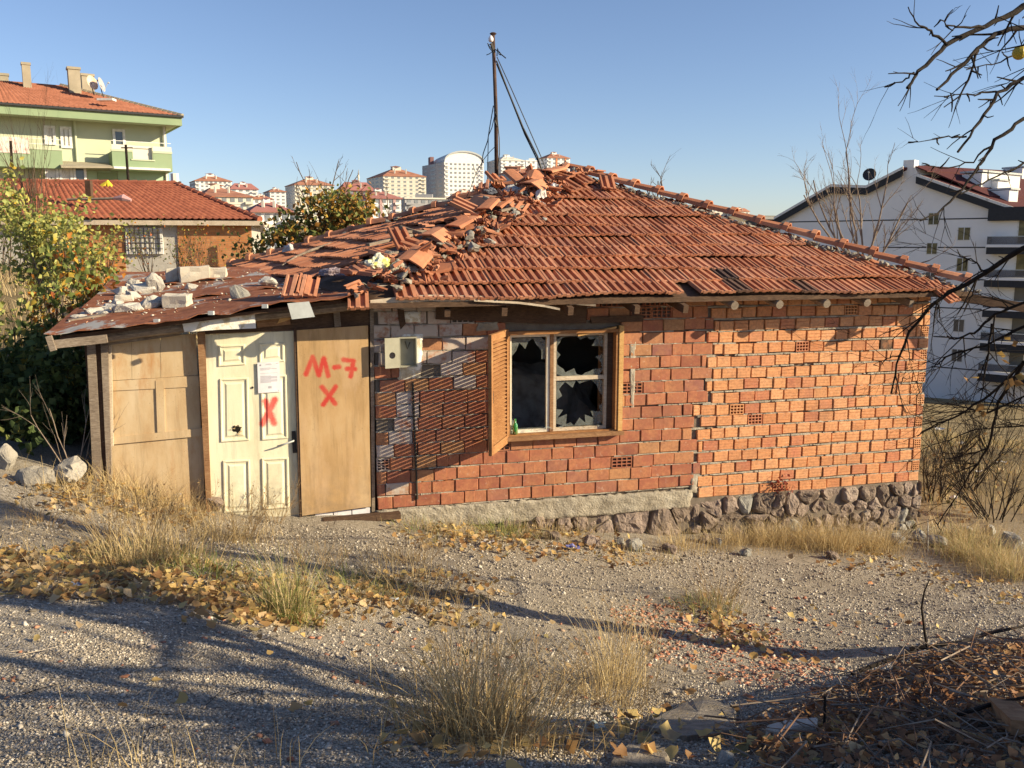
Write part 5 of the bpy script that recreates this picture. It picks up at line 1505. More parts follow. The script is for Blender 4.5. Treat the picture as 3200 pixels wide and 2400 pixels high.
m = MB(); p = at(333, 312, 52.5); m.box(p, .9, .5, .12); m.build('roof_hatch', MT['frame_white'], groof)
# utility poles in front of it
for x0, y0, x1, y1, Yp, lab in [(393, 452, 404, 600, 40, 'thin dark pole before the balcony with a notched parapet'), (33, 440, 42, 700, 38, 'weathered thin pole at the cloth-hung balcony')]:
    m = MB(); m.tube([at(x1, y1, Yp) - Z * 3, at(x0, y0, Yp)], [.07, .055], 7)
    if x0 > 300: p = at(393, 462, Yp); m.bar(p + Vector((-.2, 0, 0)), p + Vector((.3, 0, 0)), .05, .05)
    tag(m.build('utility_pole', MT['dark_bark']), lab, 'pole')

# ------------------------------------------------------------------ low house with red tiled roof
RHc = at(788, 760, 34.0)
rh = thing('tiled_house', (RHc.x, RHc.y, 0), 'low plastered and brick house with red tiled hip roof behind shrubs', 'house')
fc2 = Face(RHc, (-1, -.2)); RL = 10.6; RD = 7.0
ze2 = fc2.uz(788, 700)[1]
m = MB(); fc2.box(m, 0, RL, -RD, 0, -2.0, ze2); m.build('wall', MT['pale_stone'], rh)
MT['rh_brick'] = mottled('rh_brick', [(0, (.32, .12, .05)), (.5, (.42, .17, .07)), (1, (.5, .23, .10))], 3, .9, .4, 20, .02)
def brick_wall_material():
    m, nt, b = new_mat('coursed_brick'); N = NB(nt); v = N.pos()
    br = N.n('ShaderNodeTexBrick'); N.l(N.mapping(v, rot=(R(90), 0, 0)), br.inputs[0])
    br.inputs['Scale'].default_value = 1.0; br.inputs['Brick Width'].default_value = .22; br.inputs['Row Height'].default_value = .085; br.inputs['Mortar Size'].default_value = .008
    br.inputs['Color1'].default_value = (.40, .15, .055, 1); br.inputs['Color2'].default_value = (.48, .21, .08, 1); br.inputs['Mortar'].default_value = (.3, .18, .1, 1)
    c = N.mix(N.mapr(N.noise(v, 2.2, 6, .7), .45, .7, 0, .5), br.outputs[0], (.5, .3, .17))
    N.l(c, b.inputs['Base Color']); b.inputs['Roughness'].default_value = .9
    return m
MT['coursed'] = brick_wall_material()
m = MB(); u0, u1, z0, z1 = px_rect(fc2, 553, 700, 787, 860); fc2.box(m, 0.005, u1, .004, .05, -1.5, ze2 - .01); m.build('brick_facing', MT['coursed'], rh)
m = MB(); u0, u1, _, _ = px_rect(fc2, 250, 700, 385, 860); fc2.box(m, u0, u1, .004, .05, -1.5, ze2 - .01); m.build('brick_facing', MT['coursed'], rh)
r_ = px_rect(fc2, 393, 712, 508, 794); wnd = window_part(fc2, r_, rh, 'curtain', t=.01, split=False, th=.12, fwid=.09)
m = MB()
for k in range(1, 8): u_ = r_[0] + (r_[1] - r_[0]) * k / 8; fc2.box(m, u_ - .012, u_ + .012, .16, .18, r_[2], r_[3])
for k in range(1, 5): z_ = r_[2] + (r_[3] - r_[2]) * k / 5; fc2.box(m, r_[0], r_[1], .181, .2, z_ - .012, z_ + .012)
m.build('grille', MT['dark_metal'], wnd)
o2 = .35; RZ2 = fc2.uz(700, 690, o2)[1]; RT2 = RZ2 + 1.52
A_ = fc2.at(-o2, o2, RZ2); B_ = fc2.at(RL + .6, o2, RZ2); T1 = fc2.at(3.2, -RD / 2, RT2); T2 = fc2.at(RL + .6, -RD / 2, RT2); C_ = fc2.at(-o2, -RD - o2, RZ2); D_ = fc2.at(RL + .6, -RD - o2, RZ2)
m = MB(); m.add([p - Z * .05 for p in (A_, B_, D_, C_, T1, T2)], [(0, 1, 5, 4), (1, 2, 5), (2, 3, 4, 5), (3, 0, 4), (3, 2, 1, 0)]); rroof = m.build('roof', MT['far_tile'], rh)
MT['rh_tile'] = mottled('rh_tile', [(0, (.20, .065, .04)), (.5, (.30, .10, .06)), (1, (.38, .14, .08))], 2.5, .85, 0)
corr_slope('tile_field', A_, B_, T1, T2, MT['rh_tile'], rroof, .24, .36, .07)
m = MB(); fc2.box(m, -o2, RL + .6, o2 + .04, o2 + .09, RZ2 - .17, RZ2 + .0); fc2.box(m, -o2 - .05, -o2, -RD - o2, o2 + .09, RZ2 - .17, RZ2); m.build('fascia', MT['pale_wood'], rh)
for A1, B1, K in ((A_, T1, 13), (T1, T2, 22)):
    for k in range(K):
        m = MB(); p = A1.lerp(B1, k / K); q = A1.lerp(B1, (k + .95) / K); m.tube([p + Z * .06, q + Z * .06], [.13, .10], 7); m.build('ridge_cap', MT['rh_tile'], rroof)
m = MB(); p = at(278, 590, 33.5); m.box((p.x, p.y, p.z - .1), .2, .2, .8); m.build('chimney', MT['dark_wood'], rroof)
m = MB(); p = at(548, 590, 38); m.tube([p - Z * 1.5, p + Z * .62], [.2, .17], 8); m.build('flue', MT['cream_wall'], rroof)
m = MB(); p = at(562, 590, 38); m.tube([p - Z * 1.2, p + Z * .3], [.08, .08], 8); m.build('flue', MT['rust_pipe'], rroof)
m = MB(); m.tube([at(210, 624, 32.2), at(360, 620, 32.2)], .05, 6); tag(m.build('rolled_carpet', MT['old_wood']), 'long grey pole lying across the red tiled house roof', 'pole')
m = MB(); m.tube([at(355, 620, 32.1), at(385, 618, 32.1), at(410, 626, 32.1)], [.05, .13, .05], 7); tag(m.build('cloth_bundle', plain('pink_cloth', (.5, .3, .3), .9)), 'pinkish rolled cloth lying on the red tiled house roof', 'cloth')
m = MB(); m.tube([at(321, 592, 36), at(338, 570, 36), at(345, 592, 36)], [.22, .1, .2], 7); tag(m.build('yellow_bundle', plain('yellow_cloth', (.62, .5, .04), .8)), 'bright yellow bundle below the notched green balcony', 'bundle')
m = MB(); m.bar(at(820, 700, 33.2), at(822, 830, 33.2), .12, .12, up=(0, 1, 0)); m.build('porch_post', MT['old_wood'], rh)

# ------------------------------------------------------------------ white apartment building in shade, right
WBc = at(2880, 900, 80.0)
wb = thing('white_apartment_building', (WBc.x, WBc.y, -12), 'large white apartment building with stepped gables, dark red roof and balconies', 'building')
fw3 = Face(WBc, (-.75, .66)); BK = Vector((.9, .44, 0)) * 16
prof = [(2440, 690), (2602, 588), (2712, 592), (2826, 532), (2860, 522), (2875, 560), (3090, 636), (3260, 690)]
P = [fw3.at(fw3.uz(*q)[0], 0, fw3.uz(*q)[1]) for q in prof]
base = [Vector((P[-1].x, P[-1].y, -14)), Vector((P[0].x, P[0].y, -14))]
poly = P + base; n_ = len(poly); m = MB()
m.add(poly + [p + BK for p in poly], [tuple(range(n_)), tuple(range(2 * n_ - 1, n_ - 1, -1))] + [((i + 1) % n_, i, n_ + i, n_ + (i + 1) % n_) for i in range(n_)])
m.build('wall', MT['white_wall'], wb)
def roof_edge(a, b, mat_top, over=.5, dark=.55):
    """roof sheet running back from a gable edge, with a dark barge board and white capping"""
    A1 = fw3.at(fw3.uz(*a)[0], over, fw3.uz(*a)[1] + .05); B1 = fw3.at(fw3.uz(*b)[0], over, fw3.uz(*b)[1] + .05)
    m = MB(); m.hexa([A1, B1, B1 + BK, A1 + BK] + [q + Z * .22 for q in (A1, B1, B1 + BK, A1 + BK)]); rf = m.build('roof', MT[mat_top], wb)
    m = MB(); th = fw3.n * .1; m.hexa([A1 - Z * dark, B1 - Z * dark, B1 - Z * dark - th, A1 - Z * dark - th, A1 + Z * .05 + fw3.n * .01, B1 + Z * .05 + fw3.n * .01, B1 + Z * .05 - th, A1 + Z * .05 - th]); m.build('barge_board', MT['charcoal'], rf)
    m = MB(); o = fw3.n * .06; m.hexa([A1 + Z * .06 + o, B1 + Z * .06 + o, B1 + Z * .06 - o * 3, A1 + Z * .06 - o * 3, A1 + Z * .30 + o, B1 + Z * .30 + o, B1 + Z * .30 - o * 3, A1 + Z * .30 - o * 3]); m.build('capping', MT['frame_white'], rf)
roof_edge((2425, 690), (2602, 588), 'metal_roof_red'); roof_edge((2602, 588), (2712, 592), 'metal_roof_red'); roof_edge((2712, 592), (2828, 533), 'metal_roof_red')
roof_edge((2868, 556), (3092, 634), 'metal_roof_red'); roof_edge((3085, 632), (3270, 694), 'metal_roof_red')
m = MB(); fw3.pbox(m, 2824, 500, 2858, 570, -1.2, .02); m.build('chimney', MT['white_wall'], wb)
m = MB(); p0, p1 = fw3.at(fw3.uz(2862, 520)[0], .2, fw3.uz(2862, 519)[1]), fw3.at(fw3.uz(2900, 534)[0], .2, fw3.uz(2900, 534)[1])
m.hexa([p0 - Z * .1, p1 - Z * .1, p1 + BK - Z * .1, p0 + BK - Z * .1, p0, p1, p1 + BK, p0 + BK]); m.build('roof', MT['metal_roof_red'], wb)
m = MB(); p0, p1 = fw3.at(fw3.uz(2862, 516)[0], -.6, fw3.uz(2862, 516)[1]), fw3.at(fw3.uz(3090, 600)[0], -.6, fw3.uz(3090, 612)[1]); P0_, P1_ = p0, p1
m.hexa([p0 - Z * .1, p1 - Z * .1, p1 + BK - Z * .1, p0 + BK - Z * .1, p0 + Z * .02, p1 + Z * .02, p1 + BK + Z * .02, p0 + BK + Z * .02]); m.build('roof', MT['metal_roof_red'], wb)
for x0, y0, x1, y1, Yd in [(3040, 540, 3150, 572, 86), (3087, 562, 3117, 582, 84), (3121, 590, 3147, 612, 82), (3165, 522, 3190, 545, 90)]:
    RN = (P1_ - P0_).cross(BK).normalized(); p0 = onplane(x0, y1, P0_, RN); p1 = onplane(x1, y1, P0_, RN); c = (p0 + p1) / 2; zt_ = at((x0 + x1) / 2, y0 + 6, c.y).z; m = MB()
    m.box((c.x, c.y, (p0.z - 1 + zt_) / 2), (p1 - p0).length * .95, 2.0, zt_ - p0.z + 1, Euler((0, 0, .43)).to_matrix()); dm = m.build('dormer', MT['white_wall'], wb)
    m = MB(); m.box((c.x, c.y, zt_ + .1), (p1 - p0).length, 2.3, .16, Euler((0, .03, .43)).to_matrix()); m.build('dormer_roof', MT['tin'], dm)
def rz4(x0, y0, x1, y1): return 2000 + x0 * .5425, 450 + y0 * .5425, 2000 + x1 * .5425, 450 + y1 * .5425
for q, mt in [((1662, 395, 1727, 467), 'tglass'), ((1832, 478, 1908, 556), 'tglass'), ((1652, 568, 1717, 637), 'tglass'), ((1825, 655, 1896, 736), 'tglass'), ((1815, 832, 1885, 905), 'wglass'), ((1806, 1008, 1873, 1084), 'wglass'), ((1796, 1180, 1863, 1256), 'wglass'), ((1645, 735, 1705, 800), 'wglass'), ((1470, 500, 1490, 560), 'wglass')]:
    window_part(fw3, px_rect(fw3, *rz4(*q)), wb, mt, t=-.0, th=.05, fwid=.055)
for a, b in [((860, 463), (2008, 412)), ((1400, 598), (1990, 593)), ((1500, 771), (1985, 783)), ((1690, 938), (1970, 955)), ((1690, 1105), (1960, 1128)), ((1680, 1275), (1948, 1310))]:
    x0, y0, x1, y1 = rz4(*a, *b); A1 = fw3.at(fw3.uz(x0, y0)[0], 0, 0); B1 = fw3.at(fw3.uz(x1, y1)[0], 0, 0); zc_ = (fw3.uz(x0, y0)[1] + fw3.uz(x1, y1)[1]) / 2
    m = MB(); fw3.box(m, min(fw3.uz(x0, y0)[0], fw3.uz(x1, y1)[0]), max(fw3.uz(x0, y0)[0], fw3.uz(x1, y1)[0]), .004, .02, zc_ - .05, zc_ + .05); m.build('groove_strip', MT['charcoal'], wb)
T_ = 1.4
m = MB(); x0, y0, x1, y1 = rz4(2010, 318, 2300, 438); u0, u1, z0, z1 = px_rect(fw3, x0, y0 + 10, x1 + 150, y1, .6); fw3.box(m, u0, u1, .01, .6, z0, z1 - .3); m.build('dark_panel', MT['charcoal'], wb)
for yt, yb, yr, xl in [(595, 635, 530, 1995), (785, 825, 722, 1982), (960, 1000, 900, 1972), (1150, 1195, 1085, 1958), (1325, 1370, 1265, 1945)]:
    x0, y0, x1, y1 = rz4(xl, yt, 2212, yb); u1_ = fw3.uz(x0, y0, T_)[0]; z1 = fw3.uz(x0 + 40, y0, T_)[1]; z0 = fw3.uz(x0 + 40, y1, T_)[1]; zr = fw3.uz(x0 + 40, 450 + yr * .5425, T_)[1]
    m = MB(); fw3.box(m, u1_ - 9, u1_, .0, T_, z0, z1); bal = m.build('balcony', MT['charcoal'], wb)
    m = MB(); fw3.box(m, u1_ - 9, u1_ + .05, .01, T_ + .05, z1 + .003, z1 + .22); m.build('balcony_edge', MT['white_wall'], bal)
    m = MB(); fw3.box(m, u1_ - 9, u1_, T_ - .06, T_ - .03, z1 + .24, zr - .06); fw3.box(m, u1_ - .03, u1_, .02, T_ - .07, z1 + .24, zr - .06); m.build('glass_rail', MT['rail_glass'], bal)
    m = MB(); fw3.box(m, u1_ - 9, u1_ + .02, T_ - .09, T_, zr - .055, zr); fw3.box(m, u1_ - .04, u1_ + .02, .02, T_ - .1, zr - .055, zr); m.build('handrail', MT['tin'], bal)
    dz0 = z1 + .23; m = MB(); fw3.box(m, u1_ - 3.2, u1_ - 1.9, .004, .07, dz0, dz0 + 2.2); dr = m.build('balcony_door', MT['frame_white'], wb)
    m = MB(); fw3.box(m, u1_ - 3.08, u1_ - 2.02, .071, .08, dz0 + .12, dz0 + 2.1); m.build('pane', MT['tglass'] if yt < 900 else MT['wglass'], dr)
dish(at(2717, 545, 84), .6, (-.5, -.85, .3), 'black satellite dish on the white apartment building roof edge', mat='charcoal')
m = MB(); p0 = at(2375, 690, 95); p1 = at(2440, 690, 95); m.box(((p0.x + p1.x) / 2, 97, p0.z - 5), 3.2, 4, 10.2); sbd = m.build('stair_tower', MT['charcoal'], wb)
m = MB(); m.box(((p0.x + p1.x) / 2, 97, p0.z + .3), 3.6, 4.4, .3); m.build('stair_tower_roof', MT['cream_wall'], wb)

# ------------------------------------------------------------------ the hillside town
rnd = random.Random(9)
def tower(name, label, xl, xe, xr, ye, yt, yb, Y, floors, cols, wall='cream_wall', side='grey_wall', roof='hip', rmat='far_tile', scols=3, accent=None, over=.6, ang=.32, win='hazed_far_glass', grp=None, cat='building'):
    """block seen on its corner: shaded side xl..xe, sunlit front xe..xr (pixels), eave row ye, roof top yt, foot yb"""
    ce = at(xe, yb, Y); fr = Face(ce, (1, ang)); L = fr.uz(xr, ye)[0]
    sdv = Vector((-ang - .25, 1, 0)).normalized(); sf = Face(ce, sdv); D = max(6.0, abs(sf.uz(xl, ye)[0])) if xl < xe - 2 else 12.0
    zt_ = fr.uz(xe, ye)[1]; z0 = ce.z - 12
    o = thing(name, (ce.x, ce.y, ce.z), label, cat, grp)
    A1 = fr.at(0, 0, 0); B1 = fr.at(L, 0, 0); D1 = A1 + sdv * D; C1_ = B1 + sdv * D
    m = MB(); m.hexa([q + Z * z0 for q in (A1, B1, C1_, D1)] + [q + Z * zt_ for q in (A1, B1, C1_, D1)]); m.build('wall', MT[wall], o)
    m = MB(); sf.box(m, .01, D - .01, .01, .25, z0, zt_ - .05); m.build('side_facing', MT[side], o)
    H = zt_ - ce.z; fh = H / floors
    m = MB(); g2 = MB()
    for f in range(floors + 3):
        zb_ = zt_ - (f + 1) * fh + fh * .32
        for c in range(cols):
            cw = L / cols; u = cw * (c + .5); ww = min(cw * .52, 2.0)
            fr.box(m, u - ww / 2, u + ww / 2, .02, .12, zb_, zb_ + fh * .46)
            if accent and c % 3 == 1: pass
        for c in range(scols):
            cw = D / scols; u = cw * (c + .5); ww = cw * (.7 if c % 2 else .4)
            sf.box(m, u - ww / 2, u + ww / 2, .26, .36, zb_, zb_ + fh * .46)
    tag(m.build('glazing', MT[win], o), kind='stuff')
    bal_cols = [c for c in range(cols) if c in (0, cols - 1)] if cols > 3 else []
    m = MB()
    for f in range(floors + 2):
        zb_ = zt_ - (f + 1) * fh + fh * .05
        for c in bal_cols:
            cw = L / cols; fr.box(m, cw * (c + .06), cw * (c + .94), .13, 1.1, zb_, zb_ + fh * .32)
        if roof != 'low': fr.box(m, 0, L, .015, .14, zb_ + fh * .0, zb_ + fh * .05)
    if m.v: tag(m.build('balcony_fronts', MT[wall], o), kind='stuff')
    if accent:
        k = 0
        for c in range(1, cols, max(2, cols // 2)):
            m = MB(); cw = L / cols; fr.box(m, cw * (c + .80), cw * (c + 1.2), .125, .3, z0, zt_ - .02); m.build('colour_stripe', MT[accent], o)
    ov = over
    Ao, Bo, Co, Do = fr.at(-ov, ov, zt_), fr.at(L + ov, ov, zt_), C1_ + fr.e1 * ov + sdv * ov + Z * zt_, D1 - fr.e1 * ov + sdv * ov + Z * zt_
    zr = at(xe, yt, Y + D * .4).z
    if roof in ('hip', 'low'):
        mid = (Ao + Bo + Co + Do) / 4; k = max(0.0, (L - D) / 2 / max(L, .1)); ax = fr.e1 * (L * .5 * max(.15, 1 - D / max(L, .1)))
        t1_ = mid - ax; t2_ = mid + ax; t1_.z = t2_.z = zr
        m = MB(); m.add([Ao, Bo, Co, Do, t1_, t2_, Ao - Z * .3, Bo - Z * .3, Co - Z * .3, Do - Z * .3], [(0, 1, 5, 4), (1, 2, 5), (2, 3, 4, 5), (3, 0, 4), (6, 9, 8, 7), (0, 6, 7, 1), (1, 7, 8, 2), (2, 8, 9, 3), (3, 9, 6, 0)]); rf = m.build('roof', MT[rmat], o)
        m = MB(); q = mid.copy(); q.z = (zt_ + zr) / 2; m.box((q.x, q.y, q.z + (zr - zt_) * .15), L * .2, D * .25, (zr - zt_) * 1.0, Euler((0, 0, math.atan(ang))).to_matrix()); m.build('stair_head', MT[wall], rf)
        m = MB(); m.add([q + Vector(v) for v in ((-L * .12, -D * .15, (zr - zt_) * .66), (L * .12, -D * .15, (zr - zt_) * .66), (L * .12, D * .15, (zr - zt_) * .66), (-L * .12, D * .15, (zr - zt_) * .66), (0, 0, (zr - zt_) * .82))], [(0, 1, 4), (1, 2, 4), (2, 3, 4), (3, 0, 4), (3, 2, 1, 0)]); m.build('stair_head_roof', MT[rmat], rf)
        for k in range(2):
            q = Ao.lerp(Bo, .25 + .4 * k).lerp(mid, .35); m = MB(); m.box((q.x, q.y, (zt_ + zr) / 2 + .2), L * .02 + .3, L * .02 + .3, (zr - zt_) * .6); m.build('chimney', MT['cream_wall'], rf)
    elif roof == 'arch':
        m = MB(); K = 14; vs = []
        for k in range(K + 1):
            a = PI * k / K; u = L * .5 - math.cos(a) * L * .5; zz_ = zt_ + math.sin(a) * (zr - zt_)
            vs += [fr.at(u, .8, zz_), fr.at(u, .8, zz_ + 1.3), fr.at(u, -D, zz_), fr.at(u, -D, zz_ + 1.3)]
        fs = []
        for k in range(K):
            b = 4 * k; fs += [(b, b + 4, b + 5, b + 1), (b + 1, b + 5, b + 7, b + 3), (b + 2, b + 3, b + 7, b + 6), (b, b + 2, b + 6, b + 4)]
        m.add(vs, fs); m.build('roof', MT['tin'], o)
        m = MB(); vs = [fr.at(L * .5 - math.cos(PI * k / K) * L * .49, .0, zt_ + math.sin(PI * k / K) * (zr - zt_)) for k in range(K + 1)]
        m.add(vs, [tuple(range(K + 1))]); m.build('gable', MT[wall], o)
    else:
        m = MB(); m.hexa([Ao - Z * .2, Bo - Z * .2, Co - Z * .2, Do - Z * .2, Ao + Z * .5, Bo + Z * .5, Co + Z * .5, Do + Z * .5]); m.build('roof', MT[rmat], o)
        m = MB(); q = (Ao + Co) / 2; m.box((q.x, q.y, (zt_ + zr) / 2), L * .4, D * .4, max(.6, zr - zt_)); m.build('stair_head', MT[wall], o)
    return o
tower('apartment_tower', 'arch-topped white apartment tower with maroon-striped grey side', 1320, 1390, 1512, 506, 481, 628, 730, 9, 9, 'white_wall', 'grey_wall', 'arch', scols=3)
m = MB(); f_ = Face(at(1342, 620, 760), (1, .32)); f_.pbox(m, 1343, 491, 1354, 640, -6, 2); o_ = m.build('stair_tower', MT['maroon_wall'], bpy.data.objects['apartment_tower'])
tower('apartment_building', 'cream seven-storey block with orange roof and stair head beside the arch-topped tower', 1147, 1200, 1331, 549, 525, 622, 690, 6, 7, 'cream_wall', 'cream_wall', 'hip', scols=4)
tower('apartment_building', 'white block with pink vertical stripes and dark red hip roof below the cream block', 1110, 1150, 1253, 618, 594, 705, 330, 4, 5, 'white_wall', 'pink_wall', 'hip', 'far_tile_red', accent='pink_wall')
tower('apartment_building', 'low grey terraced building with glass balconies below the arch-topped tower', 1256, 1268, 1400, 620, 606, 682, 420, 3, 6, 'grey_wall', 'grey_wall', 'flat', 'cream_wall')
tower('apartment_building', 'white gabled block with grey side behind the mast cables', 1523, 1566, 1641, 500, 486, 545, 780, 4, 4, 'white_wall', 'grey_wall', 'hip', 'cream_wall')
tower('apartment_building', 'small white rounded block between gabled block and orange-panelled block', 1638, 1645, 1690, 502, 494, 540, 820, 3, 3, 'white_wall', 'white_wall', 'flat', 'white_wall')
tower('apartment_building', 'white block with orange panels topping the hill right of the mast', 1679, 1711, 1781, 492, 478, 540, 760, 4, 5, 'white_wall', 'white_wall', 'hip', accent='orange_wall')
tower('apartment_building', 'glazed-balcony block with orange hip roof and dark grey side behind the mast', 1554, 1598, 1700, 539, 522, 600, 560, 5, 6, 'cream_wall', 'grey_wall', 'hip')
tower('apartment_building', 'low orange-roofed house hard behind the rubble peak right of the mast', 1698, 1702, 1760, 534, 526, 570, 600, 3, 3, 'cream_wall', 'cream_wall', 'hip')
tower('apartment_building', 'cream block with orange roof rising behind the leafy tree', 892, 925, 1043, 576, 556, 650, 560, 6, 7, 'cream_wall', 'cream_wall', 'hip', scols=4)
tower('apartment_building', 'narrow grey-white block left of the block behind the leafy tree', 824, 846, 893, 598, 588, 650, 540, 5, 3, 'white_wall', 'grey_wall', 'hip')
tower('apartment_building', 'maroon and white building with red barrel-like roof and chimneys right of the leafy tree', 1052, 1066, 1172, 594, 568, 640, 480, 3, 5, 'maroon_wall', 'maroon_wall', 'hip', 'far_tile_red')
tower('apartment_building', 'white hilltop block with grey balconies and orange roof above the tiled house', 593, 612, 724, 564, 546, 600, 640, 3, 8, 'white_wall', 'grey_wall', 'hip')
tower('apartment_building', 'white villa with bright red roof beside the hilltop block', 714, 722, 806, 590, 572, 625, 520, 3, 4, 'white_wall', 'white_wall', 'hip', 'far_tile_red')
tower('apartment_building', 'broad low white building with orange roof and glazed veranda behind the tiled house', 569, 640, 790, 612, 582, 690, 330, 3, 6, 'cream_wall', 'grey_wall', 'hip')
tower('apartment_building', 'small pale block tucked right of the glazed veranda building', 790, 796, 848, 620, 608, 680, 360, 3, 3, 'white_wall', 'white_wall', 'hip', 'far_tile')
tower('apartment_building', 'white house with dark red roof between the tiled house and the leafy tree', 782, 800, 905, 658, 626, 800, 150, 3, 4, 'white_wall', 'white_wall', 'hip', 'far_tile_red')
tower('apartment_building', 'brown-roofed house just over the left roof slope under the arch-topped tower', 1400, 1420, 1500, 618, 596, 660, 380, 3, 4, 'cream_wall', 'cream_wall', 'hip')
for k, (xl, xe, xr, ye, yt) in enumerate([(2170, 2174, 2215, 640, 633), (2222, 2226, 2275, 652, 644), (2282, 2288, 2342, 660, 650)]):
    tower('distant_house', ['tiny pale house on the far ridge, highest of three', 'tiny red-roofed house on the far ridge between two others', 'tiny cream house on the far ridge nearest the white building'][k], xl, xe, xr, ye, yt, ye + 30, 900, 2, 4, 'cream_wall', 'cream_wall', 'hip')
def minaret(px, y0, y1, Yd, label):
    p = at(px, y1, Yd); q = at(px, y0, Yd); h = q.z - p.z; o = thing('minaret', (p.x, p.y, p.z - 15), label, 'minaret')
    r = h * .045; m = MB(); m.tube([p - Z * 15, p + Z * h * .7], [r, r], 10); m.build('shaft', MT['cream_wall'], o)
    m = MB(); m.tube([p + Z * h * .45, p + Z * h * .5], [r * 1.7, r * 1.7], 10); m.build('gallery', MT['cream_wall'], o)
    m = MB(); m.tube([p + Z * h * .7, q], [r * 1.1, r * .1], 10); m.build('spire', MT['grey_wall'], o)
minaret(1121, 528, 580, 650, 'slim pale minaret rising behind the leafy tree'); minaret(2066, 556, 620, 700, 'pointed minaret tip showing over the right hip of the tiled roof')
# ================================================================== TREES, SHRUBS, WEEDS
def grow(rnd, p, d, L, r, depth, out, spread=.55, droop=0.0, segs=4, kids=(2, 3), tips=None, wob=.18, lenf=(.55, .8), rf=.62):
    """recursive bare branch: adds (points, radii) to out"""
    pts = [p.copy()]; rad = [r]; q = p.copy(); v = d.normalized()
    for i in range(segs):
        v = (v + Vector((rnd.gauss(0, wob), rnd.gauss(0, wob), rnd.gauss(0, wob) - droop))).normalized()
        q = q + v * (L / segs); pts.append(q.copy()); rad.append(r * (1 - .55 * (i + 1) / segs))
    out.append((pts, rad))
    if depth <= 0:
        if tips is not None: tips += pts[1:]
        return
    for k in range(rnd.randint(*kids)):
        i = rnd.randint(max(1, segs // 3), segs)
        ax = Vector((rnd.gauss(0, 1), rnd.gauss(0, 1), rnd.gauss(0, 1))).normalized()
        w_ = (v + ax * spread).normalized()
        grow(rnd, pts[i], w_, L * rnd.uniform(*lenf), rad[i] * rf + .0008, depth - 1, out, spread, droop, max(2, segs - 1), kids, tips, wob, lenf, rf)
    if tips is not None: tips.append(pts[-1])
def branch_mesh(name, out, mat, parent, n=5):
    m = MB()
    for pts, rad in out: m.tube(pts, rad, n if rad[0] > .006 else 3, cap=False)
    return m.build(name, mat, parent, smooth=True)
def leaf_cloud(rs, centers, per, spread, size, palette, weights, droop=.3):
    """folded two-quad leaves around points; returns V, F, cols"""
    C = np.repeat(np.asarray(centers, float), per, 0); n = len(C)
    C = C + rs.normal(0, spread, (n, 3))
    s = size * rs.uniform(.6, 1.25, n)
    a = rs.normal(0, 1, (n, 3)); a[:, 2] -= droop; a /= np.linalg.norm(a, axis=1)[:, None]          # leaf axis
    b = rs.normal(0, 1, (n, 3)); b -= (b * a).sum(1)[:, None] * a; b /= np.linalg.norm(b, axis=1)[:, None]
    c = np.cross(a, b)
    w_ = .38
    base = C; tip = C + a * s[:, None]
    mid = C + a * (s * .5)[:, None] - c * (s * .10)[:, None]
    l = C + a * (s * .42)[:, None] + b * (s * w_)[:, None] + c * (s * .08)[:, None]
    r = C + a * (s * .42)[:, None] - b * (s * w_)[:, None] + c * (s * .08)[:, None]
    V = np.stack([base, l, tip, r, mid], 1).reshape(-1, 3)
    i = np.arange(n)[:, None] * 5
    Fc = np.concatenate([i + np.array([[0, 4, 1]]), i + np.array([[1, 4, 2]]), i + np.array([[0, 3, 4]]), i + np.array([[4, 3, 2]])], 0)
    k = rs.choice(len(palette), n, p=np.array(weights) / sum(weights)); col = np.array(palette)[k] * rs.uniform(.75, 1.2, (n, 1))
    return V, Fc, np.tile(col, (4, 1))
def bush(name, label, cat, base, height, rx, ry, stems, leaves, size, palette, weights, seed, mat='bark', zlo=.2, r0=.012, depth=2, spread=.5, lspread=.06, group=None, upright=.6, tip_h=None, leafy_from=0.0):
    rnd = random.Random(seed); rs = np.random.RandomState(seed)
    o = thing(name, base, label, cat, group); tips = []; stemdata = []
    for k in range(stems):
        a = rnd.uniform(0, 2 * PI); b = base + Vector((math.cos(a) * rx * .35 * rnd.random(), math.sin(a) * ry * .35 * rnd.random(), 0)); b.z = base.z - .05
        d = Vector((math.cos(a) * rx / height * rnd.uniform(.2, 1.1), math.sin(a) * ry / height * rnd.uniform(.2, 1.1), upright))
        grow(rnd, b, d, height * rnd.uniform(.55, .8), r0 * rnd.uniform(.7, 1.1), depth, stemdata, spread, 0, 5, (2, 4), tips, .10, (.4, .65))
    # fit the grown stems to the plant's real height and spread
    A = np.array([tuple(p) for pts, _ in stemdata for p in pts]); zmax = np.percentile(A[:, 2], 99.5) - base.z
    kz = height / max(zmax, .01); kx = min(1.0, rx / max(np.percentile(np.abs(A[:, 0] - base.x), 95), .01)); ky = min(1.0, ry / max(np.percentile(np.abs(A[:, 1] - base.y), 95), .01))
    def fit(p): return Vector((base.x + (p.x - base.x) * kx, base.y + (p.y - base.y) * ky, base.z + (p.z - base.z) * kz))
    stemdata = [([fit(p) for p in pts], rad) for pts, rad in stemdata]; tips = [fit(t) for t in tips]
    branch_mesh('stem', stemdata, MT[mat], o)
    if leaves:
        T = np.array([tuple(t) for t in tips]); T = T[T[:, 2] > base.z + zlo * height]
        if leafy_from: T = T[T[:, 2] < base.z + leafy_from * height]
        if len(T):
            if leaves < len(T): T = T[rs.permutation(len(T))[:leaves]]
            per = max(1, int(round(leaves / len(T))))
            V, Fc, cl = leaf_cloud(rs, T, per, lspread, size, palette, weights)
            tag(npmesh('foliage', V, Fc, MT['leaf'], o, cl), kind='stuff')
    return o
MT['straw_stem'] = plain('straw_stem', (.36, .25, .13), .8)
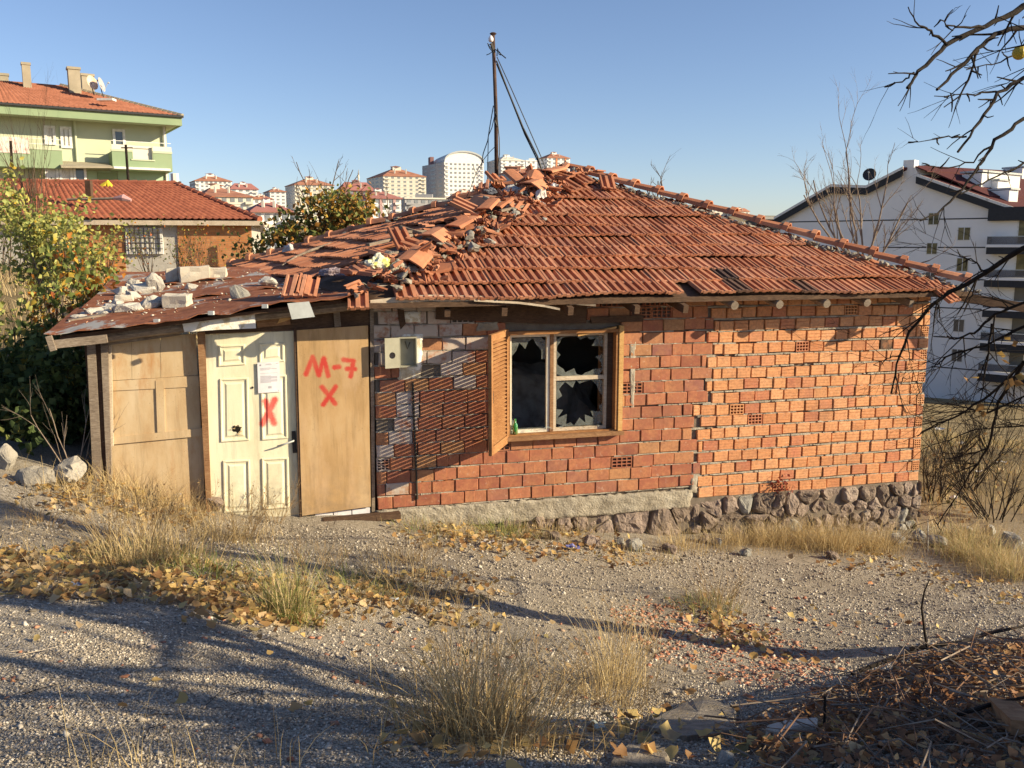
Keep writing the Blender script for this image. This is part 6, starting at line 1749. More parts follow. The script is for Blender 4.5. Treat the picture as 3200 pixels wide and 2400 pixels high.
YG = [(.40, .41, .13), (.29, .33, .10), (.50, .45, .12), (.20, .25, .07), (.54, .38, .06)]
OR = [(.50, .20, .03), (.42, .12, .03), (.16, .20, .05), (.10, .14, .04), (.5, .34, .06)]
QU = [(.46, .30, .06), (.34, .17, .05), (.14, .17, .05), (.20, .22, .06), (.50, .24, .05)]
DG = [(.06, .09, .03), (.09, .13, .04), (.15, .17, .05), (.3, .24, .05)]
def G(x, y): return Vector((x, y, gz(x, y)))
def place(px, Y): x = at(px, 900, Y).x; return G(x, Y)
# poplar saplings with yellowing leaves
bush('poplar_sapling', 'tall yellow-green poplar sapling before the red tiled roof', 'sapling', at(165, 1010, 13.0), 2.15, .55, .5, 18, 2600, .075, YG, [5, 3, 2.5, .6, .5], 31, 'pale_bark', .25, .014, 2, .32, .07, upright=1.0)
bush('poplar_sapling', 'shorter yellowing poplar sapling right of the tall one', 'sapling', at(240, 1020, 12.4), 1.45, .45, .45, 11, 1100, .072, YG, [3, 2, 3, 1, .6], 32, 'pale_bark', .3, .011, 2, .35, .06, upright=1.0)
bush('autumn_shrub', 'orange-leaved shrub rising beside the rusty shed roof', 'shrub', place(225, 10.6), 1.95, .5, .5, 12, 800, .095, OR, [2.5, 1, 3, 2, 2], 33, 'bark', .35, .012, 2, .5, .07)
bush('autumn_shrub', 'green and yellow shrub left of the orange-leaved shrub', 'shrub', place(30, 10.8), 1.95, .7, .6, 12, 620, .09, YG + [(.5, .25, .04)], [4, 4, 3, 1, .8, 1], 34, 'bark', .3, .012, 2, .5, .08)
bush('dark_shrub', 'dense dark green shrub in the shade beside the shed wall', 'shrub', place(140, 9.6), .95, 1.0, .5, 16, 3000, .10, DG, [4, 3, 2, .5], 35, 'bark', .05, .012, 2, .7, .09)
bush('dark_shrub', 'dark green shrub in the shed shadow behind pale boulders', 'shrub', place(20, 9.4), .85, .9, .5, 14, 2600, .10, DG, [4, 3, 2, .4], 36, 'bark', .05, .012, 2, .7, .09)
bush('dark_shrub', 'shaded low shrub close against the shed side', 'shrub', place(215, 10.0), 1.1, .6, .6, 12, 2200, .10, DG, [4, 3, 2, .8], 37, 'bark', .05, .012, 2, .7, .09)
# leafy autumn tree behind the left roof slope
def leafy_tree():
    rnd = random.Random(41); rs = np.random.RandomState(41)
    b = place(1010, 17.5); o = thing('quince_tree', b, 'autumn tree with brown, gold and green leaves behind the tiled roof', 'tree')
    m = MB(); c = at(1015, 820, 17.5); m.tube([b - Z * .1, b.lerp(c, .5) + Vector((.06, 0, 0)), c], [.11, .09, .07], 8); m.build('trunk', MT['bark'], o, smooth=True)
    out = []; tips = []
    for tx, ty in [(930, 700), (985, 620), (1040, 600), (1085, 640), (1120, 700), (1140, 760), (880, 780), (960, 760), (1050, 720), (1010, 660), (1000, 800), (900, 830), (1090, 790)]:
        t = at(tx, ty, 17.5 + rnd.uniform(-.6, .6)); grow(rnd, c, t - c, (t - c).length * .95, .032, 2, out, .6, 0, 5, (3, 4), tips, .12, (.35, .6))
    for tx, ty in [(985, 478), (1040, 470), (915, 560), (1075, 500), (950, 545), (1120, 520)]:
        t = at(tx, ty + 20, 17.5 + rnd.uniform(-.4, .4)); s = c.lerp(t, .4); grow(rnd, s, t - s, (t - s).length, .016, 2, out, .5, 0, 6, (2, 3), None, .12, (.2, .4))
    branch_mesh('branch', out, MT['bark'], o)
    T = np.array([tuple(t) for t in tips]); q = px_of(T); T = T[(q[:, 1] > 600)]
    ex = []
    while len(ex) < 260:
        px, py = rs.uniform(870, 1165), rs.uniform(590, 850)
        if ((px - 1025) / 140) ** 2 + ((py - 720) / 120) ** 2 < 1 and noise.noise(Vector((px * .018, py * .018, 3))) > -.12: ex.append(tuple(at(px, py, 17.5 + rs.normal(0, .35))))
    T = np.concatenate([T[rs.permutation(len(T))[:500]], np.array(ex)])
    V, Fc, cl = leaf_cloud(rs, T, 5, .10, .115, QU, [3, 3, 4, 3, 1.5], .6)
    tag(npmesh('crown', V, Fc, MT['leaf'], o, cl), kind='stuff')
leafy_tree()
bush('autumn_shrub', 'green and brown shrub at the corner of the low tiled house', 'shrub', place(850, 18.5), 2.3, .55, .5, 12, 1200, .10, QU, [2, 2, 5, 4, 1], 42, 'bark', .45, .012, 2, .5, .09)
# thin shrubs before the low tiled house
for k, (px, h, lab) in enumerate([(330, 3.2, 'thin twiggy shrub before the brick end of the tiled house'), (470, 2.9, 'sparse shrub before the barred window'), (560, 2.8, 'twiggy shrub right of the barred window'), (640, 2.6, 'reddish twiggy shrub before the orange brick wall'), (735, 2.2, 'small sparse shrub near the tiled house corner')]):
    b = place(px, 28.0); b.z = at(px, 850, 28).z - .3
    bush('bare_shrub', lab, 'shrub', b, h * .70, .7, .6, 9, 150, .08, OR + [(.3, .25, .08)], [1, .5, 2, 2, 1, 3], 50 + k, 'bark', .2, .014, 3, .55, .12)
bush('bare_shrub', 'tall bare bush before the cloth-hung green balcony', 'shrub', place(125, 26) , 5.9, .9, .9, 16, 0, .05, YG, [1] * 5, 57, 'bark', .2, .022, 3, .3, upright=1.2)
bush('bare_shrub', 'bare grey twigs at the left foot of the green block', 'shrub', place(20, 26), 3.6, 1.3, 1, 12, 300, .09, DG, [1] * 4, 58, 'bark', .2, .018, 3, .5)
# bare tree between the hut and the white building
def bare_tree(name, label, base, tips_px, Y, r0, seed, mat='pale_bark', depth=3, n_sub=(2, 4), fork=None):
    rnd = random.Random(seed); o = thing(name, base, label, 'tree'); c = fork or base + Z * 1.0
    m = MB(); m.tube([base - Z * .2, base.lerp(c, .5), c], [r0, r0 * .85, r0 * .7], 7); m.build('trunk', MT[mat], o, smooth=True)
    for tx, ty in tips_px:
        out = []; t = at(tx, ty, Y + rnd.uniform(-.8, .8)); grow(rnd, c, t - c, (t - c).length * .92, r0 * .42, depth, out, .45, 0, 7, n_sub, None, .09, (.28, .5), .6)
        branch_mesh('branch', out, MT[mat], o, 5)
    return o
b = place(2690, 21); bare_tree('bare_tree', 'leafless multi-stemmed pale tree before the white apartment building', b, [(2545, 540), (2600, 640), (2672, 430), (2650, 500), (2740, 560), (2800, 520), (2860, 640), (2820, 700), (2580, 560), (2700, 600), (2900, 760), (2760, 660)], 21, .075, 61, fork=at(2690, 900, 21), n_sub=(3, 5))
b = place(2050, 26); bare_tree('bare_tree', 'bare twig tips rising over the right hip of the roof', b, [(2072, 520), (2040, 575), (2060, 550)], 26, .08, 62, 'bark', 2, fork=at(2056, 720, 26))
for k, px in enumerate((1236, 1290)):
    b = place(px, 22); bare_tree('bare_tree', ['slender bare sapling behind the far roof edge beside the leafy tree', 'bare sapling tips low over the far roof edge'][k], b, [(px - 20, 600 + 60 * k), (px + 30, 640 + 30 * k)], 22, .05, 63 + k, 'bark', 2, fork=at(px - 10, 760, 22))
# ---- big bare tree to the right: its branches reach into the picture
def right_tree():
    rnd = random.Random(71); base = G(4.75, 5.4)
    o = thing('bare_fruit_tree', base, 'leafless dark fruit tree reaching over from beside the path', 'tree')
    tr = [base - Z * .2, Vector((4.7, 5.45, .2)), Vector((4.55, 5.4, 1.2)), Vector((4.6, 5.3, 2.4)), Vector((4.75, 5.2, 3.6))]
    m = MB(); m.tube(tr, [.17, .14, .12, .10, .06], 9); m.build('trunk', MT['dark_bark'], o, smooth=True)
    B = [([(3400, -70), (3200, 22), (3075, 80), (2960, 140), (2870, 220), (2835, 275)], 4.9, 4.4, .030, 3),
         ([(3075, 82), (2990, 85), (2940, 62)], 4.6, 4.4, .010, 2), ([(2960, 138), (2905, 95), (2872, 80), (2838, 22)], 4.5, 4.3, .010, 1),
         ([(3400, 60), (3200, 85), (3110, 105), (3055, 155), (2990, 225), (2928, 280)], 5.0, 4.5, .028, 3), ([(3055, 155), (3045, 200), (3000, 300), (2950, 335)], 4.7, 4.6, .011, 2),
         ([(2860, 225), (2835, 250), (2765, 270)], 4.4, 4.4, .008, 1),
         ([(3400, 150), (3200, 245), (3120, 290), (3060, 380), (2993, 475)], 5.2, 4.6, .024, 4), ([(3020, 428), (2960, 430), (2838, 445)], 4.7, 4.6, .008, 2),
         ([(3400, 200), (3200, 160), (3100, 200), (3020, 218)], 5.3, 5.0, .012, 3), ([(3120, 290), (3050, 292), (2920, 300)], 5.0, 4.7, .009, 2),
         ([(3400, 330), (3200, 370), (3110, 440), (3060, 520), (3010, 590), (2930, 665), (2875, 690)], 5.3, 4.8, .018, 3), ([(3110, 440), (3040, 500), (2960, 530), (2880, 515)], 5.0, 4.9, .008, 2),
         ([(3500, 440), (3200, 512), (3090, 565), (3000, 607)], 5.6, 5.2, .016, 3),
         ([(3500, 640), (3200, 775), (3080, 850), (2965, 915), (2900, 965), (2840, 1040), (2812, 1110), (2785, 1230)], 6.3, 7.4, .034, 5), ([(2812, 1110), (2770, 1120), (2730, 1140)], 7.2, 7.3, .009, 2), ([(2835, 1060), (2845, 1120), (2822, 1180)], 7.1, 7.2, .008, 2),
         ([(3080, 850), (3045, 815), (3000, 800)], 6.6, 6.8, .010, 3), ([(3450, 900), (3200, 945), (3110, 985), (3045, 1040), (2980, 1060), (2960, 1050)], 6.0, 6.5, .022, 4),
         ([(3450, 960), (3200, 1020), (3080, 1080), (2960, 1110), (2930, 1140)], 6.2, 6.6, .022, 4), ([(3450, 1050), (3200, 1130), (3100, 1230), (2990, 1300), (2880, 1350)], 6.0, 6.6, .024, 5),
         ([(3200, 1130), (3120, 1260), (3085, 1400), (3020, 1500), (2930, 1640)], 6.1, 7.2, .018, 4), ([(3420, 1180), (3200, 1240), (3080, 1290), (2960, 1260)], 6.0, 6.6, .018, 4), ([(3100, 1010), (3085, 1130), (3060, 1290)], 6.4, 6.4, .012, 4),
         ([(3420, 1300), (3200, 1330), (3050, 1340), (2890, 1400)], 6.2, 7.0, .014, 4)]
    for pts, Ya, Yb, r, sub in B:
        n = len(pts); P = [at(x, y, Ya + (Yb - Ya) * i / (n - 1)) for i, (x, y) in enumerate(pts)]
        if pts[0][0] >= 3400:
            h = P[0].z; k = min(max((h + 1.5) / 5.1, .15), .97); j = k * 4; i0 = min(int(j), 3); q = tr[i0].lerp(tr[i0 + 1], j - i0); P = [q, q.lerp(P[0], .6) + Z * .05] + P
        # smooth and knobbly
        Q = []; Rr = []
        for i in range(len(P) - 1):
            for t in (0, .25, .5, .75):
                c = P[i].lerp(P[i + 1], t); f = (i + t) / (len(P) - 1)
                Q.append(c + Vector((rnd.gauss(0, 1), rnd.gauss(0, 1), rnd.gauss(0, 1))) * .004); Rr.append(.68 * r * (1.15 - .85 * f) * rnd.uniform(.9, 1.12))
        Q.append(P[-1]); Rr.append(r * .25)
        out = [(Q, Rr)]
        L = sum((P[i + 1] - P[i]).length for i in range(len(P) - 1))
        for k in range(sub * (3 if Yb < 5.9 else 4)):                       # spurs and twigs
            i = rnd.randint(len(Q) // 3, len(Q) - 1); d = (Q[min(i + 1, len(Q) - 1)] - Q[max(0, i - 1)]).normalized()
            ax = Vector((rnd.gauss(0, 1), rnd.gauss(0, .5), rnd.gauss(0, 1))).normalized()
            if k % 2: grow(rnd, Q[i], d * .3 + ax, rnd.uniform(.03, .08), .006, 0, out, .5, 0, 2, (0, 1), None, .2)
            else: grow(rnd, Q[i], d + ax * .8, rnd.uniform(.08, .22) * (1 if Yb < 5.9 else 2.2), min(.0065, Rr[i] * .7), 1 if Yb < 5.9 else 2, out, .6, 0, 4, (0, 2) if Yb < 5.9 else (1, 3), None, .08)
        branch_mesh('branch', out, MT['dark_bark'], o, 6)
    rs = np.random.RandomState(3); T = [tuple(at(*q)) for q in [(3040, 1180, 6.3), (3160, 1190, 6.2), (3130, 1100, 6.2), (3185, 1180, 6.1), (3165, 1060, 6.1), (3080, 1250, 6.3)]]
    V, Fc, cl = leaf_cloud(rs, T, 2, .03, .09, [(.28, .16, .06), (.36, .24, .08)], [1, 1], 1.2); tag(npmesh('withered_leaf', V, Fc, MT['leaf'], o, cl), kind='stuff')
    m = MB(); p = at(3186, 165, 4.7); m.smooth = True
    bm = bmesh.new(); bmesh.ops.create_uvsphere(bm, u_segments=12, v_segments=8, radius=.035)
    me = bpy.data.meshes.new('fruit'); bm.to_mesh(me); bm.free(); me.materials.append(plain('fruit_skin', (.45, .33, .04), .4)); put('fruit', me, o, Matrix.Translation(p))
    # crown out of frame: gives the tree its shadow
    out = []
    for k in range(12):
        a = rnd.uniform(0, 6.28); q = tr[2].lerp(tr[4], rnd.random()); d = Vector((abs(math.cos(a)) * .9 + .25, math.sin(a) * .8 - .2, rnd.uniform(.1, .9)))
        grow(rnd, q, d, rnd.uniform(.7, 1.2), .04, 3, out, .6, 0, 5, (2, 4), None, .12, (.5, .75))
    branch_mesh('branch', out, MT['dark_bark'], o, 5)
right_tree()
# a second old tree beside the path, outside the picture: throws the forked shadows over the gravel
def shade_tree():
    rnd = random.Random(81); base = G(5.3, 1.9); o = thing('bare_fruit_tree', base, 'old leafless fruit tree beside the path casting forked shadows on gravel', 'tree')
    c = base + Vector((-.15, .1, 1.25)); m = MB(); m.tube([base - Z * .2, base.lerp(c, .5) + Vector((.08, 0, 0)), c], [.2, .17, .15], 10); m.build('trunk', MT['dark_bark'], o, smooth=True)
    for pts, r in [([c, Vector((4.9, 2.6, 1.75)), Vector((4.55, 3.3, 2.2)), Vector((4.35, 4.1, 2.45))], .11), ([Vector((4.75, 2.9, 1.95)), Vector((4.1, 3.0, 2.25)), Vector((3.5, 3.3, 2.5))], .08), ([c, Vector((5.0, 1.3, 1.6)), Vector((4.7, .6, 2.1))], .10), ([c, Vector((5.1, 1.9, 2.0)), Vector((4.7, 2.1, 2.9))], .10)]:
        Q = []
        for i in range(len(pts) - 1):
            for t in (0, .33, .66): Q.append(pts[i].lerp(pts[i + 1], t) + Vector((rnd.gauss(0, .03), rnd.gauss(0, .03), rnd.gauss(0, .03))))
        Q.append(pts[-1]); out = [(Q, [r * (1 - .6 * i / len(Q)) for i in range(len(Q))])]
        for k in range(9): i = rnd.randint(2, len(Q) - 1); grow(rnd, Q[i], Vector((rnd.gauss(0, 1), rnd.gauss(0, 1), rnd.gauss(.4, .6))), rnd.uniform(.6, 1.0), r * .5, 3, out, .6, 0, 4, (2, 4), None, .12, (.5, .75), .7)
        branch_mesh('branch', out, MT['dark_bark'], o, 7)
    for k in range(5):
        out = []; a = 2 * PI * k / 5 + .3; d = Vector((math.cos(a) * .55, math.sin(a) * .8, .75 + .3 * rnd.random()))
        grow(rnd, c, d, rnd.uniform(1.1, 1.6), .085, 3, out, .55, 0, 5, (2, 3), None, .12, (.55, .8), .68)
        branch_mesh('branch', out, MT['dark_bark'], o, 6)
shade_tree()
# dry wiry weeds in front of the shed
for k, (px, py, h, n, lab) in enumerate([(330, 1700, .55, 16, 'wiry dry weed cluster before the left shed post'), (470, 1700, .6, 18, 'tall wiry dry weeds before the boarded bay'), (580, 1640, .5, 14, 'wiry dry weeds rising against the white door'), (760, 1680, .6, 14, 'tall thin seed stalks before the white door'), (860, 1640, .5, 10, 'thin seed stalks below the sprayed board'), (1000, 1800, .42, 10, 'wiry brown stalks beside the green grass'), (150, 1640, .35, 12, 'low wiry weeds at the pale boulders'), (2270, 1870, .4, 10, 'wiry brown weed on the gravel before the footing'), (1420, 2120, .4, 10, 'wiry stalks behind the big dry clump'), (1700, 2200, .38, 14, 'tangled wiry stalks right of the big dry clump'), (1980, 2050, .5, 8, 'wispy seed stalks over the brick crumbs'), (1300, 1760, .3, 14, 'low brown twiggy weed on the gravel below the plinth')]):
    bush('dry_weed', lab, 'weed', on_ground(px, py), h, .28, .25, n, 60 if h > .45 else 0, .018, [(.35, .24, .12), (.25, .16, .08)], [1, 1], 300 + k, 'straw_stem', .3, .0032, 2, .5, .01)
# thicket and bushes below the right corner
for k, (px, Y, h, lv, lab) in enumerate([(2960, 12.5, 1.3, 25, 'dark twiggy bush beyond the right corner of the hut'), (3080, 13.5, 1.4, 20, 'bare thicket on the slope below the white building'), (3170, 11.5, 1.2, 40, 'leafy-tipped bush at the slope edge right of the bare thicket'), (3010, 16.0, 1.3, 30, 'olive bush further down the slope past the corner'), (3150, 17, 1.5, 20, 'grey bush on the lower slope before the white building')]):
    bush('slope_bush', lab, 'shrub', place(px, Y), h, .8, .6, 14, lv, .06, [(.3, .22, .10), (.2, .15, .08), (.12, .11, .05)], [1, 1, .6], 90 + k, 'dark_bark', .2, .010, 3, .55, .1)
bush('dry_sapling', 'pale bare sapling in front of the dark shed side', 'sapling', on_ground(235, 1480), 1.0, .5, .15, 5, 0, .05, YG, [1] * 5, 97, 'pale_bark', .2, .008, 2, .55)
bush('weed', 'red-leaved weed rooted in the stone footing under the orange brick', 'weed', wp(2455, 1560, .12), .3, .12, .1, 6, 60, .05, [(.3, .06, .04), (.2, .05, .04)], [1, 1], 98, 'bark', .3, .004, 1, .5, .03)
# single dead stems in the foreground
for pts, Y, r, lab in [([(2898, 2030), (2890, 1980), (2880, 1900), (2888, 1850), (2905, 1810)], 5.0, .008, 'single thin dead stem standing before the gravel slope'), ([(2572, 2400), (2575, 2300), (2578, 2175)], 3.0, .006, 'upright broken twig in the brush heap')]:
    m = MB(); m.tube([at(x, y, Y) for x, y in pts], [r, r * .9, r * .8, r * .6, r * .3][:len(pts)], 6); tag(m.build('dead_weed', MT['dark_bark']), lab, 'weed')

# ================================================================== GRASS AND WEEDS (blades)
def blades(rs, P, H, lean, width, palette, weights, curve=.35, dirs=None):
    """thin tapering blades of 3 segments (4 levels x 2 verts)"""
    n = len(P); a = rs.uniform(0, 2 * PI, n) if dirs is None else dirs
    ln = np.abs(rs.normal(0, lean, n)) ; h = H * rs.uniform(.45, 1.15, n)
    d = np.c_[np.cos(a), np.sin(a), np.zeros(n)]; s = np.c_[-np.sin(a), np.cos(a), np.zeros(n)]
    tw = rs.uniform(0, PI, n); s = s * np.cos(tw)[:, None] + d * np.sin(tw)[:, None]
    bend = np.clip(rs.normal(.45, .35, n), 0, 1.2); side = rs.normal(0, .25, n)
    L = []
    for k, t in enumerate((0, .35, .7, 1.0)):
        off = ln * t * (1 - bend) + bend * 1.6 * ln * t ** 2.5
        c = P + d * (off * h)[:, None] + np.c_[-np.sin(a), np.cos(a), np.zeros(n)] * (side * h * t * t)[:, None] + np.c_[np.zeros(n), np.zeros(n), h * t * (1 - np.minimum(.75, .45 * ln) * t)]
        w_ = width * (1 - t * .85) * rs.uniform(.7, 1.2, n)
        L += [c - s * w_[:, None] / 2, c + s * w_[:, None] / 2]
    V = np.stack(L, 1).reshape(-1, 3); i = np.arange(n)[:, None] * 8
    Fc = np.concatenate([i + np.array([[2 * k, 2 * k + 1, 2 * k + 3, 2 * k + 2]]) for k in range(3)], 0)
    c = np.array(palette)[rs.choice(len(palette), n, p=np.array(weights) / sum(weights))] * rs.uniform(.8, 1.2, (n, 1))
    return V, Fc, np.tile(c, (3, 1))
STRAW = [(.52, .40, .20), (.42, .31, .15), (.60, .48, .27), (.30, .21, .10)]
GREEN = [(.14, .19, .05), (.20, .24, .07), (.28, .29, .10), (.40, .33, .15)]
def tuft(px, py, n, H, rad, lean, pal, wts, seed, label, name='grass_tuft', width=.005, group=None, heads=0, Y=None):
    rs = np.random.RandomState(seed); b = on_ground(px, py); q = rs.normal(0, rad, (n, 2)); xy = np.array([b.x, b.y]) + q
    P = np.c_[xy, gza(xy[:, 0], xy[:, 1]) - .01]
    V, Fc, cl = blades(rs, P, H, lean, width, pal, wts, .5, np.arctan2(q[:, 1], q[:, 0]) + rs.normal(0, .7, n))
    # matted dead blades lying round the foot
    k = n // 3; q2 = rs.normal(0, rad * 1.5, (k, 2)); xy = np.array([b.x, b.y]) + q2
    V2, F2, c2 = blades(rs, np.c_[xy, gza(xy[:, 0], xy[:, 1]) + .005], H * .45, 1.8, width, STRAW, [2, 3, 1, 4], .5)
    V, Fc, cl = np.r_[V, V2], np.r_[Fc, F2 + len(V)], np.r_[cl, c2]
    o = npmesh(name, V, Fc, MT['straw'], None, cl); tag(o, label, 'grass', group, 'stuff' if rad >= .12 and not group else None)
    return o
T_ = tuft
T_(1480, 2290, 520, .50, .10, .55, STRAW, [2, 2, 1, 3], 1, 'big dry grass clump at the path edge near the concrete slab', width=.0045)
T_(1560, 2330, 260, .36, .12, .7, STRAW, [2, 2, 1, 3], 2, 'low dry grass clump merged in front of the big clump', width=.0045)
T_(1930, 2140, 220, .55, .08, .45, STRAW, [3, 1, 3, .5], 3, 'tall wispy straw clump beside the red brick crumbs', width=.004)
T_(1890, 2190, 160, .30, .09, .7, STRAW, [2, 2, 2, 2], 4, 'short dry clump behind the flat concrete slab', width=.0045)
T_(905, 1920, 330, .46, .07, .4, [STRAW[0], STRAW[2], GREEN[1], GREEN[2]], [3, 3, 2, 2], 5, 'upright straw tuft with green base among fallen leaves', width=.005)
T_(900, 1930, 260, .18, .09, .7, GREEN, [2, 3, 2, 1], 6, 'green grass skirt round the upright straw tuft', width=.006)
T_(420, 1760, 240, .52, .16, .5, STRAW, [2, 2, 2, 2], 7, 'loose dry weed patch in front of the boarded shed bay', width=.005)
T_(540, 1740, 200, .45, .14, .6, STRAW, [2, 3, 2, 2], 8, 'straw-coloured weeds below the white door', width=.005)
T_(700, 1690, 180, .42, .15, .6, STRAW, [2, 2, 2, 2], 9, 'thin dry weeds standing before the white door', width=.005)
T_(420, 1560, 260, .38, .2, .6, STRAW, [2, 2, 3, 1], 10, 'dry weeds on the earth heap at the shed foot', width=.006)
T_(560, 1600, 220, .34, .18, .6, STRAW, [2, 2, 3, 1], 11, 'dry weeds on the heap left of the door', width=.006)
T_(270, 1540, 200, .3, .2, .6, STRAW, [2, 2, 3, 1], 12, 'dry grass round the pale boulders by the shed', width=.006)
T_(620, 1790, 300, .16, .22, .7, GREEN, [3, 3, 2, 1], 13, 'dark green grass patch in the leaf strip below the shed', width=.007)
T_(450, 1740, 260, .16, .2, .7, GREEN, [3, 3, 2, 1], 14, 'green grass patch behind the fallen leaves at left', width=.007)
T_(1120, 1830, 260, .15, .18, .7, GREEN, [3, 3, 2, 2], 15, 'low green grass right of the upright straw tuft', width=.007)
T_(1250, 1830, 200, .32, .2, .8, STRAW, [2, 2, 2, 2], 16, 'matted dry grass in the middle of the path edge', width=.005)
T_(1570, 1665, 300, .2, .16, .6, GREEN + STRAW[:1], [3, 3, 2, 1, 2], 17, 'green grass clump at the foot of the plinth', width=.007)
T_(1310, 1655, 160, .14, .14, .7, GREEN + STRAW[:2], [2, 3, 2, 1, 2, 2], 21, 'short green and straw grass beside the threshold plank', width=.006)
T_(1430, 1668, 220, .2, .18, .8, STRAW + GREEN[:1], [2, 2, 2, 2, 1], 22, 'dry grass mixed with leaves along the plinth', width=.005)
T_(1690, 1672, 220, .22, .16, .7, STRAW, [2, 2, 3, 1], 23, 'straw tuft between the green clump and the first stones', width=.005)
T_(1990, 1745, 200, .18, .2, .8, STRAW, [2, 2, 3, 1], 24, 'low straw grass round the greenish flat rock', width=.005)
T_(1780, 1650, 300, .26, .25, .6, STRAW, [2, 2, 3, 1], 18, 'dry grass among the first foundation stones', width=.006)
T_(2230, 1890, 150, .42, .12, .6, STRAW + [(.2, .12, .07)], [2, 2, 1, 2, 3], 19, 'thin brown weed spray on the gravel before the stone footing', width=.004)
T_(2200, 1900, 220, .15, .14, .7, GREEN, [3, 3, 2, 2], 20, 'small green tuft beside the brick crumbs', width=.006)
for k, (px, py, n) in enumerate([(2330, 1700, 220), (2420, 1705, 260), (2520, 1712, 300), (2610, 1718, 320), (2700, 1715, 300), (2780, 1705, 220), (2470, 1690, 200), (2660, 1695, 220), (2250, 1705, 200), (2130, 1712, 180), (2380, 1695, 200), (2560, 1700, 240), (2745, 1720, 240)]):
    T_(px, py, n, .26 + .05 * (k % 4), .12, .5, STRAW, [3, 1.5, 3, .8], 130 + k, 'pale straw grass growing along the stone footing', width=.005, group='straw tufts along the stone footing')
for k, (px, py, n) in enumerate([(3010, 1740, 420), (3100, 1760, 460), (3170, 1800, 420), (3060, 1700, 300), (2960, 1690, 220)]):
    T_(px, py, n, .36, .16, .5, STRAW + [GREEN[2]], [3, 1.5, 3, .5, 1.5], 40 + k, 'thick pale straw clump on the slope edge right of the hut', width=.006, group='straw clumps right of the hut')
for k, (px, py) in enumerate([(230, 2395), (330, 2395), (420, 2390), (560, 2395), (690, 2395), (870, 2390)]):
    T_(px, py, 9, .26, .05, .35, STRAW, [3, 1, 3, .5], 50 + k, 'few thin straw blades sticking up from the gravel', width=.004, group='single straw blades in the near gravel')
T_(1260, 1750, 120, .32, .1, 1.0, STRAW + [(.16, .1, .06)], [1, 2, 1, 1, 3], 60, 'flattened brown twiggy weed on the gravel below the plinth', width=.004)
# stray blades and stalks knitting the strips together, one mass
def stray(name, poly, n, H, seed, pal=STRAW, wts=(2, 3, 2, 3), width=.004, xr=(-5, 7), yr=(2.2, 11)):
    rs = np.random.RandomState(seed); x = rs.uniform(*xr, n * 14); y = rs.uniform(*yr, n * 14); P = np.c_[x, y, gza(x, y)]
    q = px_of(P); poly_ = np.asarray(poly, float); c = np.zeros(len(q), bool); j = len(poly_) - 1
    for i in range(len(poly_)):
        a, b = poly_[i], poly_[j]; c ^= ((a[1] > q[:, 1]) != (b[1] > q[:, 1])) & (q[:, 0] < (b[0] - a[0]) * (q[:, 1] - a[1]) / (b[1] - a[1] + 1e-9) + a[0]); j = i
    P = P[c]; cl_ = np.array([noise.noise(Vector((p[0] * 2.2, p[1] * 2.2, seed))) for p in P]) + rs.normal(0, .25, len(P)); P = P[cl_ > .05][:n]
    V, Fc, cl = blades(rs, P, H, .9, width, pal, list(wts), .5); tag(npmesh(name, V, Fc, MT['straw'], None, cl), kind='stuff')
stray('stray_straw', [(0, 1500), (300, 1490), (650, 1600), (1000, 1700), (1500, 1800), (1560, 1980), (1000, 1960), (500, 1900), (0, 1860)], 2600, .2, 21)
stray('stray_straw', [(1200, 1650), (2100, 1720), (2300, 1740), (2250, 1780), (1500, 1740), (1200, 1690)], 900, .16, 22, STRAW + GREEN[:2], (2, 2, 2, 2, 1.5, 1.5))
stray('stray_straw', [(1150, 2050), (2050, 2000), (2150, 2250), (1900, 2400), (1150, 2400)], 1300, .22, 23)
stray('stray_straw', [(2250, 1690), (2850, 1700), (3200, 1760), (3200, 1860), (2800, 1760), (2250, 1730)], 1500, .24, 24, STRAW, (3, 1.5, 3, 1))
# meadow grass on the slopes beyond, one mass
rs = np.random.RandomState(5)
def meadow(name, n, xr, yr, H, pal, wts, seed, width=.02, cond=None):
    rs = np.random.RandomState(seed); x = rs.uniform(*xr, n); y = rs.uniform(*yr, n)
    if cond is not None: k = cond(x, y); x, y = x[k], y[k]
    cl = np.sin(x * 1.7 + 2 * np.sin(y * .9)) + np.sin(y * 2.1 + x); k = cl + rs.normal(0, .7, len(x)) > -.3; x, y = x[k], y[k]
    V, Fc, c = blades(rs, np.c_[x, y, gza(x, y) - .02], H, .5, width, pal, wts, .4)
    tag(npmesh(name, V, Fc, MT['straw'], None, c), kind='stuff')
meadow('dry_grass', 26000, (4.5, 20), (10.5, 40), .3, STRAW + [(.16, .15, .05)], [3, 2, 2, 2, 1.5], 6, .014, lambda x, y: (x > y * .42 - .3))
meadow('dry_grass', 26000, (-26, -3), (11, 33), .45, STRAW, [3, 2, 3, 1], 7, .02, lambda x, y: (x < -y * .22) & (x > -y * .66))
# ================================================================== GRAVEL, LEAVES, RUBBLE
rs = np.random.RandomState(11)
def sample(n, xr, yr, pxpoly=None, soft=0):
    x = rs.uniform(*xr, n); y = rs.uniform(*yr, n)
    z = gza(x, y); P = np.c_[x, y, z]
    if pxpoly is not None:
        q = px_of(P); k = inside(q, pxpoly); P = P[k]
    return P
def inside(q, poly):
    poly = np.asarray(poly, float); c = np.zeros(len(q), bool); j = len(poly) - 1
    for i in range(len(poly)):
        a, b = poly[i], poly[j]
        t = ((a[1] > q[:, 1]) != (b[1] > q[:, 1])) & (q[:, 0] < (b[0] - a[0]) * (q[:, 1] - a[1]) / (b[1] - a[1] + 1e-9) + a[0]); c ^= t; j = i
    return c
